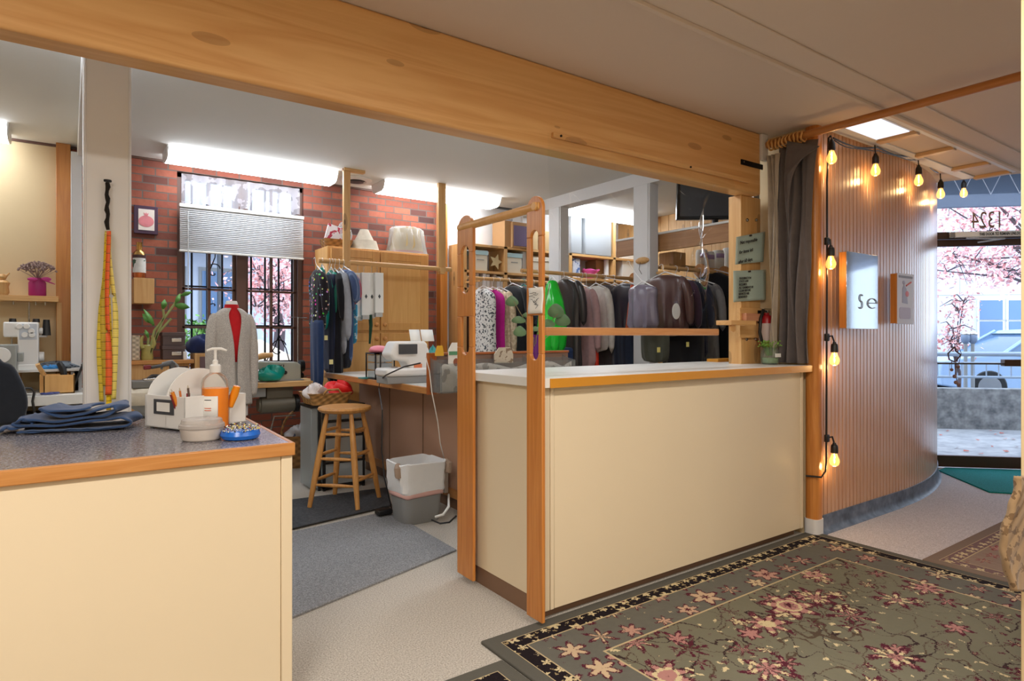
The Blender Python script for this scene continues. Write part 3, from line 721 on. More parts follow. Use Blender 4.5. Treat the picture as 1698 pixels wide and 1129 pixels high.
for i, (o_, tl, L_, rgb, nm) in enumerate(pens):
    px_, py_ = inlocal(*o_); b0 = Vector((px_, py_, T0 + .018)); t1 = Vector((*inlocal(o_[0] + tl[0] * 1.6, o_[1] + tl[1]), T0 + L_ * .98))
    root = thing('pen', tuple(b0), nm.replace('scissors-like tool', 'pen') + ' standing in the white desk organiser', 'pen')
    MB().cyl(b0, t1, .0042 + (.003 if 'marker' in nm else 0), n=10).build('barrel', plain('pen_%d' % i, rgb, .35), root)
    d_ = (t1 - b0).normalized(); MB().cyl(t1, t1 + d_ * .012, .0035, .0012, n=10).build('tip', plain('pen_tip', (190, 180, 160), .5), root)
# orange tape dispenser sticking up behind
tpz = PD(388, 660, 2.62)
sc_ = thing('orange_lint_brush', (tpz.x, tpz.y, T0 + .03), 'orange plastic brush standing in the right side of the white organiser', 'brush')
MB().tube([PD(381, 675, 2.60), PD(388, 655, 2.61), PD(393, 640, 2.61)], [.012, .017, .014], 12).build('head', plain('orange_plastic', (240, 146, 24), .3), sc_, bevel=.002)
MB().tube([Vector((PD(379, 680, 2.60).x, PD(379, 680, 2.60).y, T0 + .02)), PD(381, 674, 2.60)], .007, 8).build('handle', M['white_plastic'], sc_)
MB().box(*(lambda p: (p.x - .012, p.x + .012, p.y - .001, p.y + .001, p.z - .035, p.z + .02))(PD(388, 650, 2.75))).build('green_card', plain('green_card', (140, 196, 110), .6), sc_)

# soap bottle
sb = PZ(361, 712, T0); sx_, sy_ = sb.x, sb.y + .05
bt = thing('soap_bottle', (sx_, sy_, T0), 'clear pump bottle filled with bright orange liquid soap on the speckled worktop', 'bottle')
z = T0
MB().lathe(sx_, sy_, [(.045, z + .002), (.05, z + .008), (.05, z + .165)], 28).build('liquid', (lambda: (lambda t: (t.col(lin(255, 146, 20)), t.p.inputs['Emission Color'].__setattr__('default_value', (1, .25, .0, 1)), t.p.inputs['Emission Strength'].__setattr__('default_value', .0), t.set(.25))[-1])(NT('orange_soap')))(), bt)
MB().lathe(sx_, sy_, [(.048, z), (.053, z + .008), (.053, z + .185), (.048, z + .205), (.03, z + .222), (.019, z + .23), (.019, z + .236)], 28).build('bottle_wall', clear('bottle_clear', (250, 250, 248), .2, .05, .02, (240, 240, 240)), bt)
lb = MB().loft([[Vector((sx_ + .0545 * math.cos(a), sy_ + .0545 * math.sin(a), zz)) for a in [math.radians(205 + 65 * i / 12) for i in range(13)]] for zz in (z + .03, z + .135)], caps=False, closed=False).build('label', M['paper'], bt, solid=.0006)
MB().lathe(sx_, sy_, [(.021, z + .228), (.022, z + .232), (.022, z + .256), (.016, z + .262)], 20).build('collar', M['white_plastic'], bt)
pm = MB().lathe(sx_, sy_, [(.011, z + .26), (.011, z + .275), (.006, z + .28), (.006, z + .315), (.01, z + .322)], 16)
pm.tube([(sx_ - .03, sy_ + .01, z + .318), (sx_ - .01, sy_ + .002, z + .325), (sx_ + .02, sy_ - .01, z + .325), (sx_ + .04, sy_ - .02, z + .317)], [.004, .006, .006, .004], 8)
pm.build('pump', M['white_plastic'], bt)
for k_, (zz, cc) in enumerate(((.118, 'ink'), (.085, 'o'), (.076, 'o'))):
    a0, a1 = math.radians(214), math.radians(244)
    MB().loft([[Vector((sx_ + .0552 * math.cos(a0 + (a1 - a0) * i / 6), sy_ + .0552 * math.sin(a0 + (a1 - a0) * i / 6), z + zz + q)) for i in range(7)] for q in (0, .003)], caps=False, closed=False).build('print_line', M['ink'] if cc == 'ink' else plain('orange_print', (220, 100, 50)), lb if 0 else bt, solid=.0004)
# plastic tub
tb = PZ(340, 733, T0); tx, ty = tb.x, tb.y + .065
tub = thing('plastic_tub', (tx, ty, T0), 'round translucent plastic tub of white powder beside the soap bottle', 'tub')
MB().lathe(tx, ty, [(.058, T0), (.066, T0 + .008), (.07, T0 + .04)], 28).build('contents', plain('white_powder', (226, 218, 210), .8), tub)
MB().lathe(tx, ty, [(.06, T0 + .0), (.068, T0 + .006), (.073, T0 + .045), (.077, T0 + .047), (.077, T0 + .052)], 28).build('tub_wall', clear('tub_clear', (240, 238, 235), .2, .1, .3, (244, 238, 234)), tub)
MB().lathe(tx, ty, [(.076, T0 + .052), (.076, T0 + .058), (.070, T0 + .062), (.067, T0 + .075), (.064, T0 + .077)], 28).build('lid', clear('tub_clear', (240, 238, 235), .2, .1, .3, (244, 238, 234)), tub)
# magnetic pin dish
pdp = PZ(405, 731, T0); dx_, dy_ = pdp.x, pdp.y + .06
dish = thing('pin_dish', (dx_, dy_, T0), 'bright blue magnetic pin dish at the worktop corner', 'dish')
MB().lathe(dx_, dy_, [(.05, T0), (.062, T0 + .004), (.069, T0 + .017), (.064, T0 + .032), (.056, T0 + .036), (.045, T0 + .03), (.0, T0 + .028)], 30).build('dish', plain('blue_plastic', (36, 112, 216), .25), dish)
rnd = random.Random(5); pn = MB(); hd = {}
for i in range(130):
    r_ = .058 * math.sqrt(rnd.random()); a = rnd.random() * 2 * PI; c = Vector((dx_ + r_ * math.cos(a), dy_ + r_ * math.sin(a), T0 + .036 + rnd.random() * .016 * (1.2 - r_ / .058)))
    b = rnd.random() * 2 * PI; e = c + Vector((.024 * math.cos(b), .024 * math.sin(b), rnd.uniform(-.004, .008)))
    pn.tube([c, e], .0006, 3); hd.setdefault(rnd.choice(['y', 'y', 'w', 'w', 'r', 'k']), MB()).ball(e, .0028, 7, 5)
tag(pn.build('pins', M['steel']), 'loose heap of steel dressmaking pins in the blue dish', 'pins', kind='stuff')
for k_, rgb in (('y', (226, 206, 90)), ('w', (240, 238, 225)), ('r', (190, 60, 60)), ('k', (40, 40, 44))):
    tag(hd[k_].build('pin_heads', plain('pin_' + k_, rgb, .3)), {'y': 'yellow', 'w': 'white', 'r': 'red', 'k': 'black'}[k_] + ' round pin heads heaped in the blue dish', 'pins', kind='stuff')

# tape measures on the left column
yc_ = 3.44
nail = PY(178, 302, yc_)
hk = thing('wall_nail', tuple(nail), 'large dark nail with twisted wire in the white column', 'nail')
MB().cyl(nail + Vector((0, .01, 0)), nail + Vector((0, -.03, 0)), .006).lathe(nail.x, nail.y - .03, [(.016, nail.z - .004), (.016, nail.z + .004)], 12).build('head', M['iron'], hk)
pts = [PY(178 + 1.2 * math.sin(i * 1.7), 303 + 78 * i / 12, yc_ - .03) for i in range(13)]
MB().tube(pts, [.009 + .002 * math.sin(i * 2) for i in range(13)], 7).build('twisted_cord', M['blackmetal'], hk)
def tapemat(name, rgb):
    t = NT(name); x, y, z = t.xyz(); c = lin(*rgb)
    tick = ((z * 100.0).fr()).lt(.14); big = ((z * 25.0).fr()).lt(.12)
    t.col(t.mix((tick * .25).mx(big * .55), c, lin(60, 50, 30))); return t.set(.5)
tapes = [(167, 665, -.05, (238, 214, 70), 'yellow tape measure looped at the left of the bunch on the column'), (173, 640, .0, (214, 186, 60), 'old yellow tape measure hanging just left of the orange one'), (179, 655, .02, (236, 100, 40), 'orange tape measure hanging in the middle of the bunch'), (181, 680, .0, (246, 206, 20), 'deep yellow tape measure hanging longest of the bunch'), (190, 662, .05, (236, 218, 110), 'pale yellow tape measure at the right of the bunch on the column')]
for i, (u, vb, tw, rgb, lb_) in enumerate(tapes):
    top = PY(179, 383, yc_ - .03); n = 40; L0, R0 = [], []
    for j in range(n + 1):
        f = j / n; v = 383 + (vb - 383) * f; uu = 179 + (u - 179) * min(1, f * 2.2) + 1.6 * math.sin(f * 7 + i)
        c = PY(uu, v, yc_ - .014 - .012 * (5 if i == 2 else i)); a = tw * 10 * f + i + 1.1 * math.sin(f * 4 + i * 2)
        wv_ = Vector((math.cos(a) * .0125, abs(math.sin(a)) * -.004, 0))
        if abs(wv_.x) < .008: wv_.x = .008
        L0.append(c - wv_); R0.append(c + wv_)
    tp_ = MB().loft([L0, R0], caps=False, closed=False).build('tape_measure', tapemat('tape_%d' % i, rgb), solid=.0012)
    tag(tp_, lb_, 'tape measure', 'tape measures on the column')

# vase with eucalyptus and jar on the right countertop
ve = PY(887, 620, 2.72); T1 = 1.125
vz = thing('purple_vase', (ve.x, 2.72, T1), 'slim purple glass vase on the counter behind the front upright', 'vase')
MB().lathe(ve.x, 2.72, [(.034, T1), (.038, T1 + .01), (.03, T1 + .08), (.022, T1 + .16), (.026, T1 + .20)], 20).build('vessel', plain('purple_glass', (92, 34, 120), .1), vz)
eu = thing('eucalyptus_branch', (ve.x, 2.72, T1 + .19), 'eucalyptus branches with large round grey green leaves in the purple vase', 'branch')
lm = plain('eucalyptus_leaf', (96, 128, 92), .6, var=.1, vs=20)
stems = [[(887, 590), (880, 560), (872, 535), (852, 500)], [(887, 590), (885, 560), (868, 545)], [(888, 590), (895, 560), (912, 535), (925, 520)], [(887, 590), (889, 560), (905, 500), (912, 470)], [(887, 585), (905, 560), (925, 545)]]
sm_ = MB()
for s_ in stems: sm_.tube([PY(u, v, 2.72 - .03 * i) for i, (u, v) in enumerate(s_)], .0022, 5)
sm_.build('stems', plain('eucalyptus_stem', (120, 110, 84), .7), eu)
for (u, v, r_, ti) in ((849, 499, 9, .3), (860, 530, 10, 1.2), (862, 549, 9, .2), (874, 522, 7, 1.3), (922, 515, 12, .4), (908, 536, 11, .9), (933, 530, 11, .5), (888, 545, 7, 1.0)):
    c = PY(u, v, 2.66 - .002 * (u % 7)); d_ = c.x * AX[0] + c.y * AX[1]; rr_ = r_ / F * d_; lf = MB()
    ring = [c]; fs = []
    for k_ in range(14):
        a = 2 * PI * k_ / 14; ring.append(c + Vector((math.cos(a) * rr_ * 1.15, math.cos(a) * rr_ * -.35 + .012 * math.sin(2 * a), math.sin(a) * rr_ * (1 if ti < .8 else .62))))
        fs.append((0, k_ + 1, (k_ + 1) % 14 + 1))
    lf.add(ring, fs).build('leaf', lm, eu, solid=.0008)
jx = PY(1277, 604, 2.42).x
jar = thing('glass_jar', (jx, 2.42, T1), 'small round glass jar of water and seedlings at the counter end', 'jar')
MB().lathe(jx, 2.42, [(.045, T1), (.055, T1 + .01), (.062, T1 + .05), (.055, T1 + .09), (.04, T1 + .105), (.044, T1 + .115)], 22).build('vessel', clear('jar_glass', (236, 246, 242), .3, .02, .12, (210, 220, 210)), jar)
MB().lathe(jx, 2.42, [(.04, T1 + .006), (.05, T1 + .012), (.054, T1 + .045)], 18).build('pebbles', plain('mossy_water', (150, 170, 130), .3, var=.3, vs=60), jar)
MB().box(jx - .04, jx + .02, 2.42 - .0665, 2.42 - .062, T1 + .05, T1 + .075).build('label', M['paper'], jar)
spr = MB(); rnd = random.Random(8)
for i in range(70):
    a = rnd.random() * 2 * PI; r_ = .075 * rnd.random() ** .5
    b = Vector((jx + .3 * r_ * math.cos(a), 2.42 + .3 * r_ * math.sin(a), T1 + .06)); e = Vector((jx + r_ * math.cos(a), 2.42 + r_ * math.sin(a), T1 + .12 + .04 * rnd.random()))
    spr.tube([b, (b + e) / 2 + Vector((0, 0, .03)), e], .001, 3); spr.ball(e, .005, 5, 4)
sp_ = thing('seedling_tuft', (jx, 2.42, T1 + .06), 'bright green seedling tuft growing out of the glass jar', 'plant')
spr.build('sprouts', plain('fresh_green', (126, 172, 70), .6), sp_)
p = PY(1187, 603, 2.86); p2 = PY(1262, 603, 2.86)
tag(MB().box(p.x, p2.x, 2.84, 2.94, T1, T1 + .022).build('amber_tray', M['amber'], bevel=.002), 'flat amber coloured board lying at the counter back near the post', 'board')
# signs on the right post
sg = []
for i, (cs, body, size, nm) in enumerate((([(1221, 393), (1269, 384), (1264, 434), (1217, 439)], 'Not responsible\n\nfor items left\n\nafter 60 days.', .033, 'sage green paper sign about items left after sixty days, pinned to the post'),
                                    ([(1216, 449), (1270, 447), (1268, 497), (1214, 501)], 'WASHINGTON\nSTATE LAW\nREQUIRES\nALL GARMENTS BE\nCLEAN BEFORE\nSERVICES ARE\nRENDERED', .021, 'sage green paper sign with small capital text below the other post sign'))):
    c = [PY(u, v, 2.535) for u, v in cs]
    def g(a, b, c=c):
        p = (c[0] * (1 - a) + c[1] * a) * (1 - b) + (c[3] * (1 - a) + c[2] * a) * b
        p = p.copy(); p.y += .012 * math.sin(a * 3) * 1 - .02 * abs(a - .5) * b; return p
    o = MB().grid(g, 10, 10).build('notice', M['sagepaper'], solid=.001); tag(o, nm, 'sign')
    r_ = (c[1] - c[0]).normalized(); u_ = (c[0] - c[3]).normalized()
    text_mesh(body, 'lettering', M['ink'], o, c[0] + r_ * (.03 if i == 0 else .05) - u_ * (.055 if i == 0 else .06) + Vector((0, -.014, 0)), r_, u_, size, font_bold=True, sx=.92)
    MB().cyl(((c[0] + c[1]) / 2 + Vector((0, -.004, -.008))), ((c[0] + c[1]) / 2 + Vector((0, .012, -.008))), .006, n=10).build('pin', M['black'], o)
# little shelf block on the post and the hook gear
a, b = PY(1224, 510, 2.55), PY(1261, 560, 2.55)
bs = thing('bracket_shelf', ((a.x + b.x) / 2, 2.54, b.z), 'small wooden backing plate and bracket shelf screwed to the post', 'shelf')
MB().box(a.x, b.x, 2.535, 2.56, b.z, a.z).build('back_plate', M['pinex'], bs, bevel=.002)
c = PY(1206, 533, 2.45); MB().box(c.x, PY(1243, 533, 2.47).x, 2.42, 2.535, c.z - .022, c.z + .008).build('arm', M['pinex'], bs, bevel=.003)
MB().box(a.x + .02, b.x - .05, 2.50, 2.535, c.z + .008, c.z + .06).build('block', wood('pink_wood', (206, 150, 116), (190, 128, 96), 'x', 1, .4, False), bs, bevel=.002)
MB().cyl((c.x + .05, 2.44, c.z - .04), (c.x + .05, 2.455, c.z - .04), .028).build('disc', M['pine'], bs, bevel=.002)
# extinguisher on the wall piece
e = PY(1271, 540, 2.50)
ex = thing('fire_extinguisher', (e.x, 2.50, PY(1277, 572, 2.50).z), 'red fire extinguisher with black hose hanging beside the curtain', 'fire extinguisher')
zb0 = PY(1277, 575, 2.50).z; zt0 = PY(1277, 522, 2.50).z
MB().lathe(e.x, 2.50, [(.04, zb0), (.05, zb0 + .01), (.05, zt0 - .03), (.038, zt0 - .008), (.018, zt0), (.018, zt0 + .015)], 22).build('cylinder', plain('extinguisher_red', (170, 24, 32), .3), ex)
MB().lathe(e.x, 2.50, [(.0515, zb0 + .04), (.0515, zt0 - .06)], 22).build('label', plain('ext_label', (206, 186, 180), .5), ex)
MB().box(e.x - .02, e.x + .02, 2.48, 2.52, zt0 + .012, zt0 + .03).box(e.x - .015, e.x + .07, 2.512, 2.508, zt0 + .035, zt0 + .045).box(e.x - .01, e.x + .055, 2.512, 2.508, zt0 + .012, zt0 + .02).build('valve', M['steel'], ex, bevel=.002)
MB().tube([(e.x, 2.51, zt0 + .02), (e.x - .04, 2.50, zt0 + .03), (e.x - .085, 2.49, zt0 - .03), (e.x - .095, 2.49, zt0 - .12), (e.x - .06, 2.49, zb0 + .01), (e.x - .03, 2.49, zb0 + .0)], [.011, .011, .011, .011, .011, .014], 10).build('hose', M['black'], ex)
MB().box(e.x - .05, e.x + .01, 2.53, 2.56, zt0 - .06, zt0 + .03).box(e.x - .02, e.x + .01, 2.51, 2.54, zt0 - .02, zt0 + .01).build('hanging_bracket', M['blackmetal'], ex)
# curtain and pole
PXc = 3.90
pole = thing('curtain_pole', (PXc, 1.2, 2.60), 'round stained wooden curtain pole crossing the room from the beam end', 'curtain pole')
pz0 = PX(1345, 221, PXc).z
MB().cyl((PXc, 2.48, pz0), (PXc, .55, pz0 + .0), .024, n=20).build('pole', wood('pole_wood', (196, 132, 72), (178, 112, 54), 'y', 1, .3, False), pole)
MB().box(PXc - .06, PXc + .01, 2.476, 2.498, pz0 - .11, pz0 + .07).build('bracket', M['white_paint'], pole, bevel=.003)
for k_ in range(10):
    yy = 2.45 - .026 * k_; ring = [(PXc + .034 * math.cos(a), yy + .004 * math.sin(3 * a + k_), pz0 - .006 + .034 * math.sin(a)) for a in [2 * PI * i / 18 for i in range(19)]]
    MB().tube(ring, .0065, 6, caps=False).build('ring', M['maple'], pole)
cu = thing('curtain', (3.93, 2.34, T1), 'gathered grey and beige curtain hanging from the wooden pole rings', 'curtain')
cg = fabric('grey_curtain', (104, 96, 94), None, None, rough=.8); cbg = fabric('beige_curtain', (176, 164, 148))
def curt(y0, y1, xoff, yb0, yb1, ztop, zbot, seed, amp=.03, bulge=0):
    def g(a, b):
        bq = min(1, b * 2.4); yy = (y0 * (1 - bq) + yb0 * bq) * (1 - a) + (y1 * (1 - bq) + yb1 * bq) * a
        w = amp * (.55 + .6 * b) * (math.sin(a * 17 + seed + .6 * math.sin(b * 5)) + .5 * math.sin(a * 29 + seed * 2 + b * 2))
        return (PXc + xoff + w - bulge * math.sin(b * PI) , yy + .01 * math.sin(b * 9 + a * 5), ztop + (zbot - ztop) * b)
    return MB().grid(g, 60, 40)
ct_z = pz0 - .035
curt(2.14, 2.40, .02, 2.20, 2.39, ct_z, T1 + .012, 1.0).build('grey_panel', cg, cu, solid=.004)
curt(2.36, 2.47, -.035, 2.385, 2.425, ct_z - .05, T1 + .012, 2.4, .016).build('beige_lining', cbg, cu, solid=.004)
def flap(a, b):
    return (PXc - .05 - .04 * a, 2.30 - .24 * a * (1 - b) + .02 * math.sin(b * 4), ct_z + .01 - (.12 + .55 * (1 - a)) * b - .1 * a + .0)
MB().grid(flap, 16, 20).build('folded_flap', cg, cu, solid=.004)
# fuzzy cloth at the right edge, cream jamb
def fz(a, b):
    c = PD(1700 - (12 + 26 * math.sin(b * 2.6) ** 2) * (1 - a), 790 + 190 * b, 1.90 + .05 * a); c.x += .002 * math.sin(b * 23 + a * 9); c.y += .002 * math.sin(b * 31 + a * 13); return c
tag(MB().grid(fz, 14, 40).build('fuzzy_throw', fabric('tan_fuzz', (150, 124, 92), (110, 86, 60), 'blot', 30), solid=.02), 'fuzzy tan cloth hanging at the cream jamb, mostly out of frame', 'throw')
# ================================================================== workroom: lamps and vent
GL = emis('tube_diffuser', (244, 249, 255), 12.0)
def wrap_lamp(x0, x1, y0, label):
    t = thing('fluorescent_light', ((x0 + x1) / 2, y0 + .17, ZW), label, 'ceiling light', 'fluorescent wrap lights in the workroom')
    w = .34; prof = [(y0, ZW), (y0, ZW - .02), (y0 + .035, ZW - .085), (y0 + .08, ZW - .105), (y0 + w - .08, ZW - .105), (y0 + w - .035, ZW - .085), (y0 + w, ZW - .02), (y0 + w, ZW)]
    MB().prism([p for p in prof], x0 + .012, x1 - .012, 'yz').build('diffuser', GL, t, ang=60)
    for xx in (x0, x1 - .012): MB().prism([(a, b) for a, b in prof], xx, xx + .012, 'yz').build('end_cap', M['white_plastic'], t)
l1a, l1b = PZ(277, 239, ZW), PZ(563, 283, ZW); l2a, l2b = PZ(637, 297, ZW), PZ(836, 326, ZW)
wrap_lamp(l1a.x, l1b.x, l1a.y, 'long fluorescent ceiling light in front of the brick wall window')
wrap_lamp(l2a.x, l2b.x, l2a.y, 'fluorescent ceiling light above the wooden dowel frame, right of the round vent')
wrap_lamp(4.95, 6.45, 5.9, 'fluorescent ceiling light seen through the vinyl sheet, over the storage shelves')
l4 = PZ(14, 203, ZW); wrap_lamp(l4.x - 1.5, l4.x, l4.y, 'fluorescent ceiling light cut by the left edge, near the tan wall')
wrap_lamp(-.9, .6, 3.75, 'fluorescent ceiling light just behind the beam above the left counter'); wrap_lamp(2.1, 3.6, 3.2, 'fluorescent ceiling light just behind the beam above the right counter')  # two extra lamps hidden by the beam, added to brighten the lower workroom
vc = PZ(590, 297, ZW)
vt = thing('ceiling_vent', tuple(vc), 'round white ceiling air vent between the two fluorescent lights', 'vent')
MB().lathe(vc.x, vc.y, [(.165, ZW), (.17, ZW - .012), (.12, ZW - .03), (.11, ZW - .028), (.10, ZW - .01)], 28).build('outer_ring', M['white_plastic'], vt)
MB().lathe(vc.x, vc.y, [(.10, ZW - .012), (.1, ZW - .014)], 24).build('dark_throat', M['black'], vt)
MB().lathe(vc.x, vc.y, [(.075, ZW - .02), (.08, ZW - .034), (.03, ZW - .045)], 24).build('inner_cone', M['dgrey_plastic'], vt)
v2 = PZ(824, 345, ZW); tag(MB().box(v2.x - .18, v2.x + .18, v2.y - .09, v2.y + .09, ZW - .012, ZW).build('ceiling_grille', M['dgrey_plastic'], bevel=.002), 'small rectangular dark ceiling grille beyond the dowel frame', 'vent')
# thin black wire hanging from the ceiling at the left column
tag(MB().tube([PD(108, 113, 4.1), PD(122, 114, 4.1), PD(133, 118, 4.05), PD(135, 138, 4.0)], .005, 6).build('loose_wire', M['black']), 'short black wire sticking out at the top of the left white column', 'wire')

# ================================================================== window in the brick wall
win = struct(MB().box(WX0, WX0 + .05, 6.74, 6.86, WZ0, WZ1).box(WX1 - .05, WX1, 6.74, 6.86, WZ0, WZ1).box(WX0, WX1, 6.74, 6.86, WZ0, WZ0 + .05).box(WX0, WX1, 6.74, 6.86, WZ1 - .05, WZ1).build('window_1', M['brown_frame'], bevel=.004))
um = PY(399, 600, 6.78).x
MB().box(um - .045, um + .045, 6.74, 6.86, WZ0 + .05, WZ1 - .05).build('mullion', M['brown_frame'], win, bevel=.004)
for (xa_, xb_) in ((WX0 + .05, um - .045), (um + .045, WX1 - .05)):
    mb = MB().box(xa_, xa_ + .03, 6.79, 6.82, WZ0 + .05, WZ1 - .05).box(xb_ - .03, xb_, 6.79, 6.82, WZ0 + .05, WZ1 - .05).box((xa_ + xb_) / 2 - .014, (xa_ + xb_) / 2 + .014, 6.79, 6.82, WZ0 + .05, WZ1 - .05)
    for v in (482, 543, 604): z_ = PY(400, v, 6.8).z; mb.box(xa_, xb_, 6.79, 6.82, z_ - .011, z_ + .011)
    mb.build('sash', M['brown_frame'], win, bevel=.002)
    MB().box(xa_, xb_, 6.803, 6.807, WZ0 + .05, WZ1 - .05).build('pane', M['glass'], win)
struct(MB().box(WX0 - .02, WX1 + .02, 6.66, 6.85, WZ0 - .03, WZ0).build('window_1_sill', M['brown_frame'], bevel=.004))
gr = thing('security_grille', ((WX0 + WX1) / 2, 7.03, WZ0), 'black wrought iron grille with scrolls outside the brick wall window', 'grille')
nb = 9
for i in range(nb):
    xx = WX0 + .03 + (WX1 - WX0 - .06) * i / (nb - 1); MB().box(xx - .009, xx + .009, 7.02, 7.038, WZ0, WZ1).build('bar', M['iron'], gr)
for v in (478, 540, 600): z_ = PY(400, v, 7.03).z; MB().box(WX0, WX1, 7.022, 7.036, z_ - .008, z_ + .008).build('cross_bar', M['iron'], gr)
def scroll(cx, cz, r, s=1, fl=1):
    return [(cx + s * r * (1 - t / 26) * math.cos(t * .33) , 7.03, cz + fl * (r * (1 - t / 26) * math.sin(t * .33) + r * .9 * (1 - t / 22) )) for t in range(22)]
for (u, v, r, s, f) in ((353, 455, .07, 1, 1), (353, 505, .07, 1, -1), (455, 440, .07, 1, 1), (455, 520, .07, 1, -1), (380, 580, .08, -1, 1), (460, 585, .09, 1, 1)):
    c = PY(u, v, 7.03); MB().tube(scroll(c.x, c.z, r, s, f), .006, 6).build('scroll', M['iron'], gr)
for (a, b) in (((348, 448), (358, 405)), ((452, 420), (445, 390)), ((442, 598), (462, 555)), ((462, 555), (480, 600))):
    pa, pb = PY(*a, 7.03), PY(*b, 7.03); MB().tube([pa, (pa + pb) / 2 + Vector((.02, 0, 0)), pb], .006, 6).build('scroll', M['iron'], gr)
# lace valance
def lacemat():
    m = bpy.data.materials.new('lace'); m.use_nodes = True; nt = m.node_tree; nt.nodes.clear()
    o = nt.nodes.new('ShaderNodeOutputMaterial'); tr = nt.nodes.new('ShaderNodeBsdfTransparent'); tl = nt.nodes.new('ShaderNodeBsdfTranslucent'); df = nt.nodes.new('ShaderNodeBsdfDiffuse')
    for q in (tl, df): q.inputs[0].default_value = (*lin(226, 224, 232), 1)
    a = nt.nodes.new('ShaderNodeMixShader'); a.inputs[0].default_value = .5; nt.links.new(tl.outputs[0], a.inputs[1]); nt.links.new(df.outputs[0], a.inputs[2])
    tc = nt.nodes.new('ShaderNodeTexCoord'); vo = nt.nodes.new('ShaderNodeTexVoronoi'); vo.inputs['Scale'].default_value = 28; nt.links.new(tc.outputs['Object'], vo.inputs['Vector'])
    no = nt.nodes.new('ShaderNodeTexNoise'); no.inputs['Scale'].default_value = 9; nt.links.new(tc.outputs['Object'], no.inputs['Vector'])
    l_ = nt.nodes.new('ShaderNodeMath'); l_.operation = 'GREATER_THAN'; l_.inputs[1].default_value = .5; nt.links.new(no.outputs[0], l_.inputs[0])
    k_ = nt.nodes.new('ShaderNodeMath'); k_.operation = 'MULTIPLY_ADD'; k_.inputs[1].default_value = .32; k_.inputs[2].default_value = .5; nt.links.new(l_.outputs[0], k_.inputs[0])
    mx = nt.nodes.new('ShaderNodeMixShader'); nt.links.new(k_.outputs[0], mx.inputs[0]); nt.links.new(tr.outputs[0], mx.inputs[1]); nt.links.new(a.outputs[0], mx.inputs[2])
    nt.links.new(mx.outputs[0], o.inputs[0]); return m
zl0 = PY(400, 346, 6.66).z
tag(MB().grid(lambda a, b: (WX0 + .04 + (WX1 - WX0 - .08) * a, 6.715 + .02 * math.sin(a * 55 + b) * (.4 + b), kz(2.62) + (zl0 + .0 - kz(2.62)) * b + .012 * math.sin(a * 40) * b), 150, 8).build('lace_valance', lacemat()),
    'short white lace curtain gathered across the top of the brick wall window', 'curtain')
# venetian blind
bl0, bl1 = PY(297, 337, 6.64), PY(503, 358, 6.64); zt_ = bl0.z; zb_2 = PY(296, 417, 6.64).z
bn = thing('venetian_blind', ((bl0.x + bl1.x) / 2, 6.64, zb_2), 'half lowered pale grey venetian blind in front of the window', 'blind')
MB().box(bl0.x, bl1.x, 6.61, 6.66, zt_ - .035, zt_).build('head_rail', M['offwhite'], bn, bevel=.004)
bmat = plain('blind_slat', (232, 236, 240), .5, var=.02)
ns = 22
for i in range(ns):
    z_ = zt_ - .045 - (zt_ - zb_2 - .07) * i / (ns - 1)
    MB().add([(bl0.x + .005, 6.618, z_ - .012), (bl1.x - .005, 6.618, z_ - .012), (bl1.x - .005, 6.63, z_ + .004), (bl0.x + .005, 6.63, z_ + .004), (bl0.x + .005, 6.645, z_ + .013), (bl1.x - .005, 6.645, z_ + .013)], [(0, 1, 2, 3), (3, 2, 5, 4)]).build('blind_slat', bmat, bn, solid=.0015)
MB().box(bl0.x, bl1.x, 6.615, 6.655, zb_2, zb_2 + .02).build('bottom_rail', M['offwhite'], bn, bevel=.004)
c = PY(312, 345, 6.60); MB().cyl((c.x, 6.60, c.z - .03), (c.x, 6.60, PY(312, 480, 6.6).z), .005, n=8).build('wand', clear('wand', (240, 240, 240), .4, .1, .4), bn)

# ================================================================== shelf and things left of the window
def pbox(name, u0, u1, v0, v1, y0, y1, mat, label, cat, bevel=.003, group=None, parent=None):
    a, b = PY(u0, v0, y0), PY(u1, v1, y0); c0_ = PY((u0 + u1) / 2, v0, y0).z; c1_ = PY((u0 + u1) / 2, v1, y0).z
    mb = MB().box(a.x, b.x, y0, y1, c1_, c0_)
    o = mb.build(name, mat, parent, bevel=bevel)
    if parent is None: tag(o, label, cat, group)
    return o
sz = PY(270, 597, 6.35).z
pu = PY(322, 600, 6.35).x
sh = thing('low_cabinet', (.7, 6.5, 0), 'low wooden cabinet with an oak top under the brown boxes', 'cabinet')
MB().box(.28, pu, 6.35, 6.69, sz - .035, sz).build('top', M['oak'], sh, bevel=.003)
MB().box(.30, pu - .03, 6.40, 6.69, .0, sz - .035).build('body', M['pine'], sh)
MB().box(pu - .16, pu - .045, 6.392, 6.402, sz - .30, sz - .06).build('drawer_bank', plain('brown_card', (104, 84, 80), .7), sh)
for i, (v0, v1, lb_) in enumerate(((573, 596, 'lower brown lidded storage box on the low cabinet'), (551, 573, 'upper brown lidded storage box, stacked on the other'))):
    a = PY(270, v1, 6.42); b = PY(307, v0, 6.42)
    t = thing('storage_box', ((a.x + b.x) / 2, 6.52, a.z), lb_, 'box', 'brown storage boxes')
    bm_ = plain('brown_box', (88, 72, 70), .6)
    MB().box(a.x, b.x, 6.42, 6.62, a.z, b.z - .03).build('body', bm_, t, bevel=.002)
    MB().box(a.x - .006, b.x + .006, 6.414, 6.626, b.z - .034, b.z).build('lid', bm_, t, bevel=.003)
    cx_ = (a.x + b.x) / 2 + .02; zc = (a.z + b.z) / 2 - .012
    MB().box(cx_ - .04, cx_ + .04, 6.412, 6.42, zc - .015, zc + .018).build('label_frame', M['steel'], t, bevel=.002)
    if i == 0: low_z = a.z
c = PY(244, 597, 6.45); zt = PY(244, 566, 6.45).z
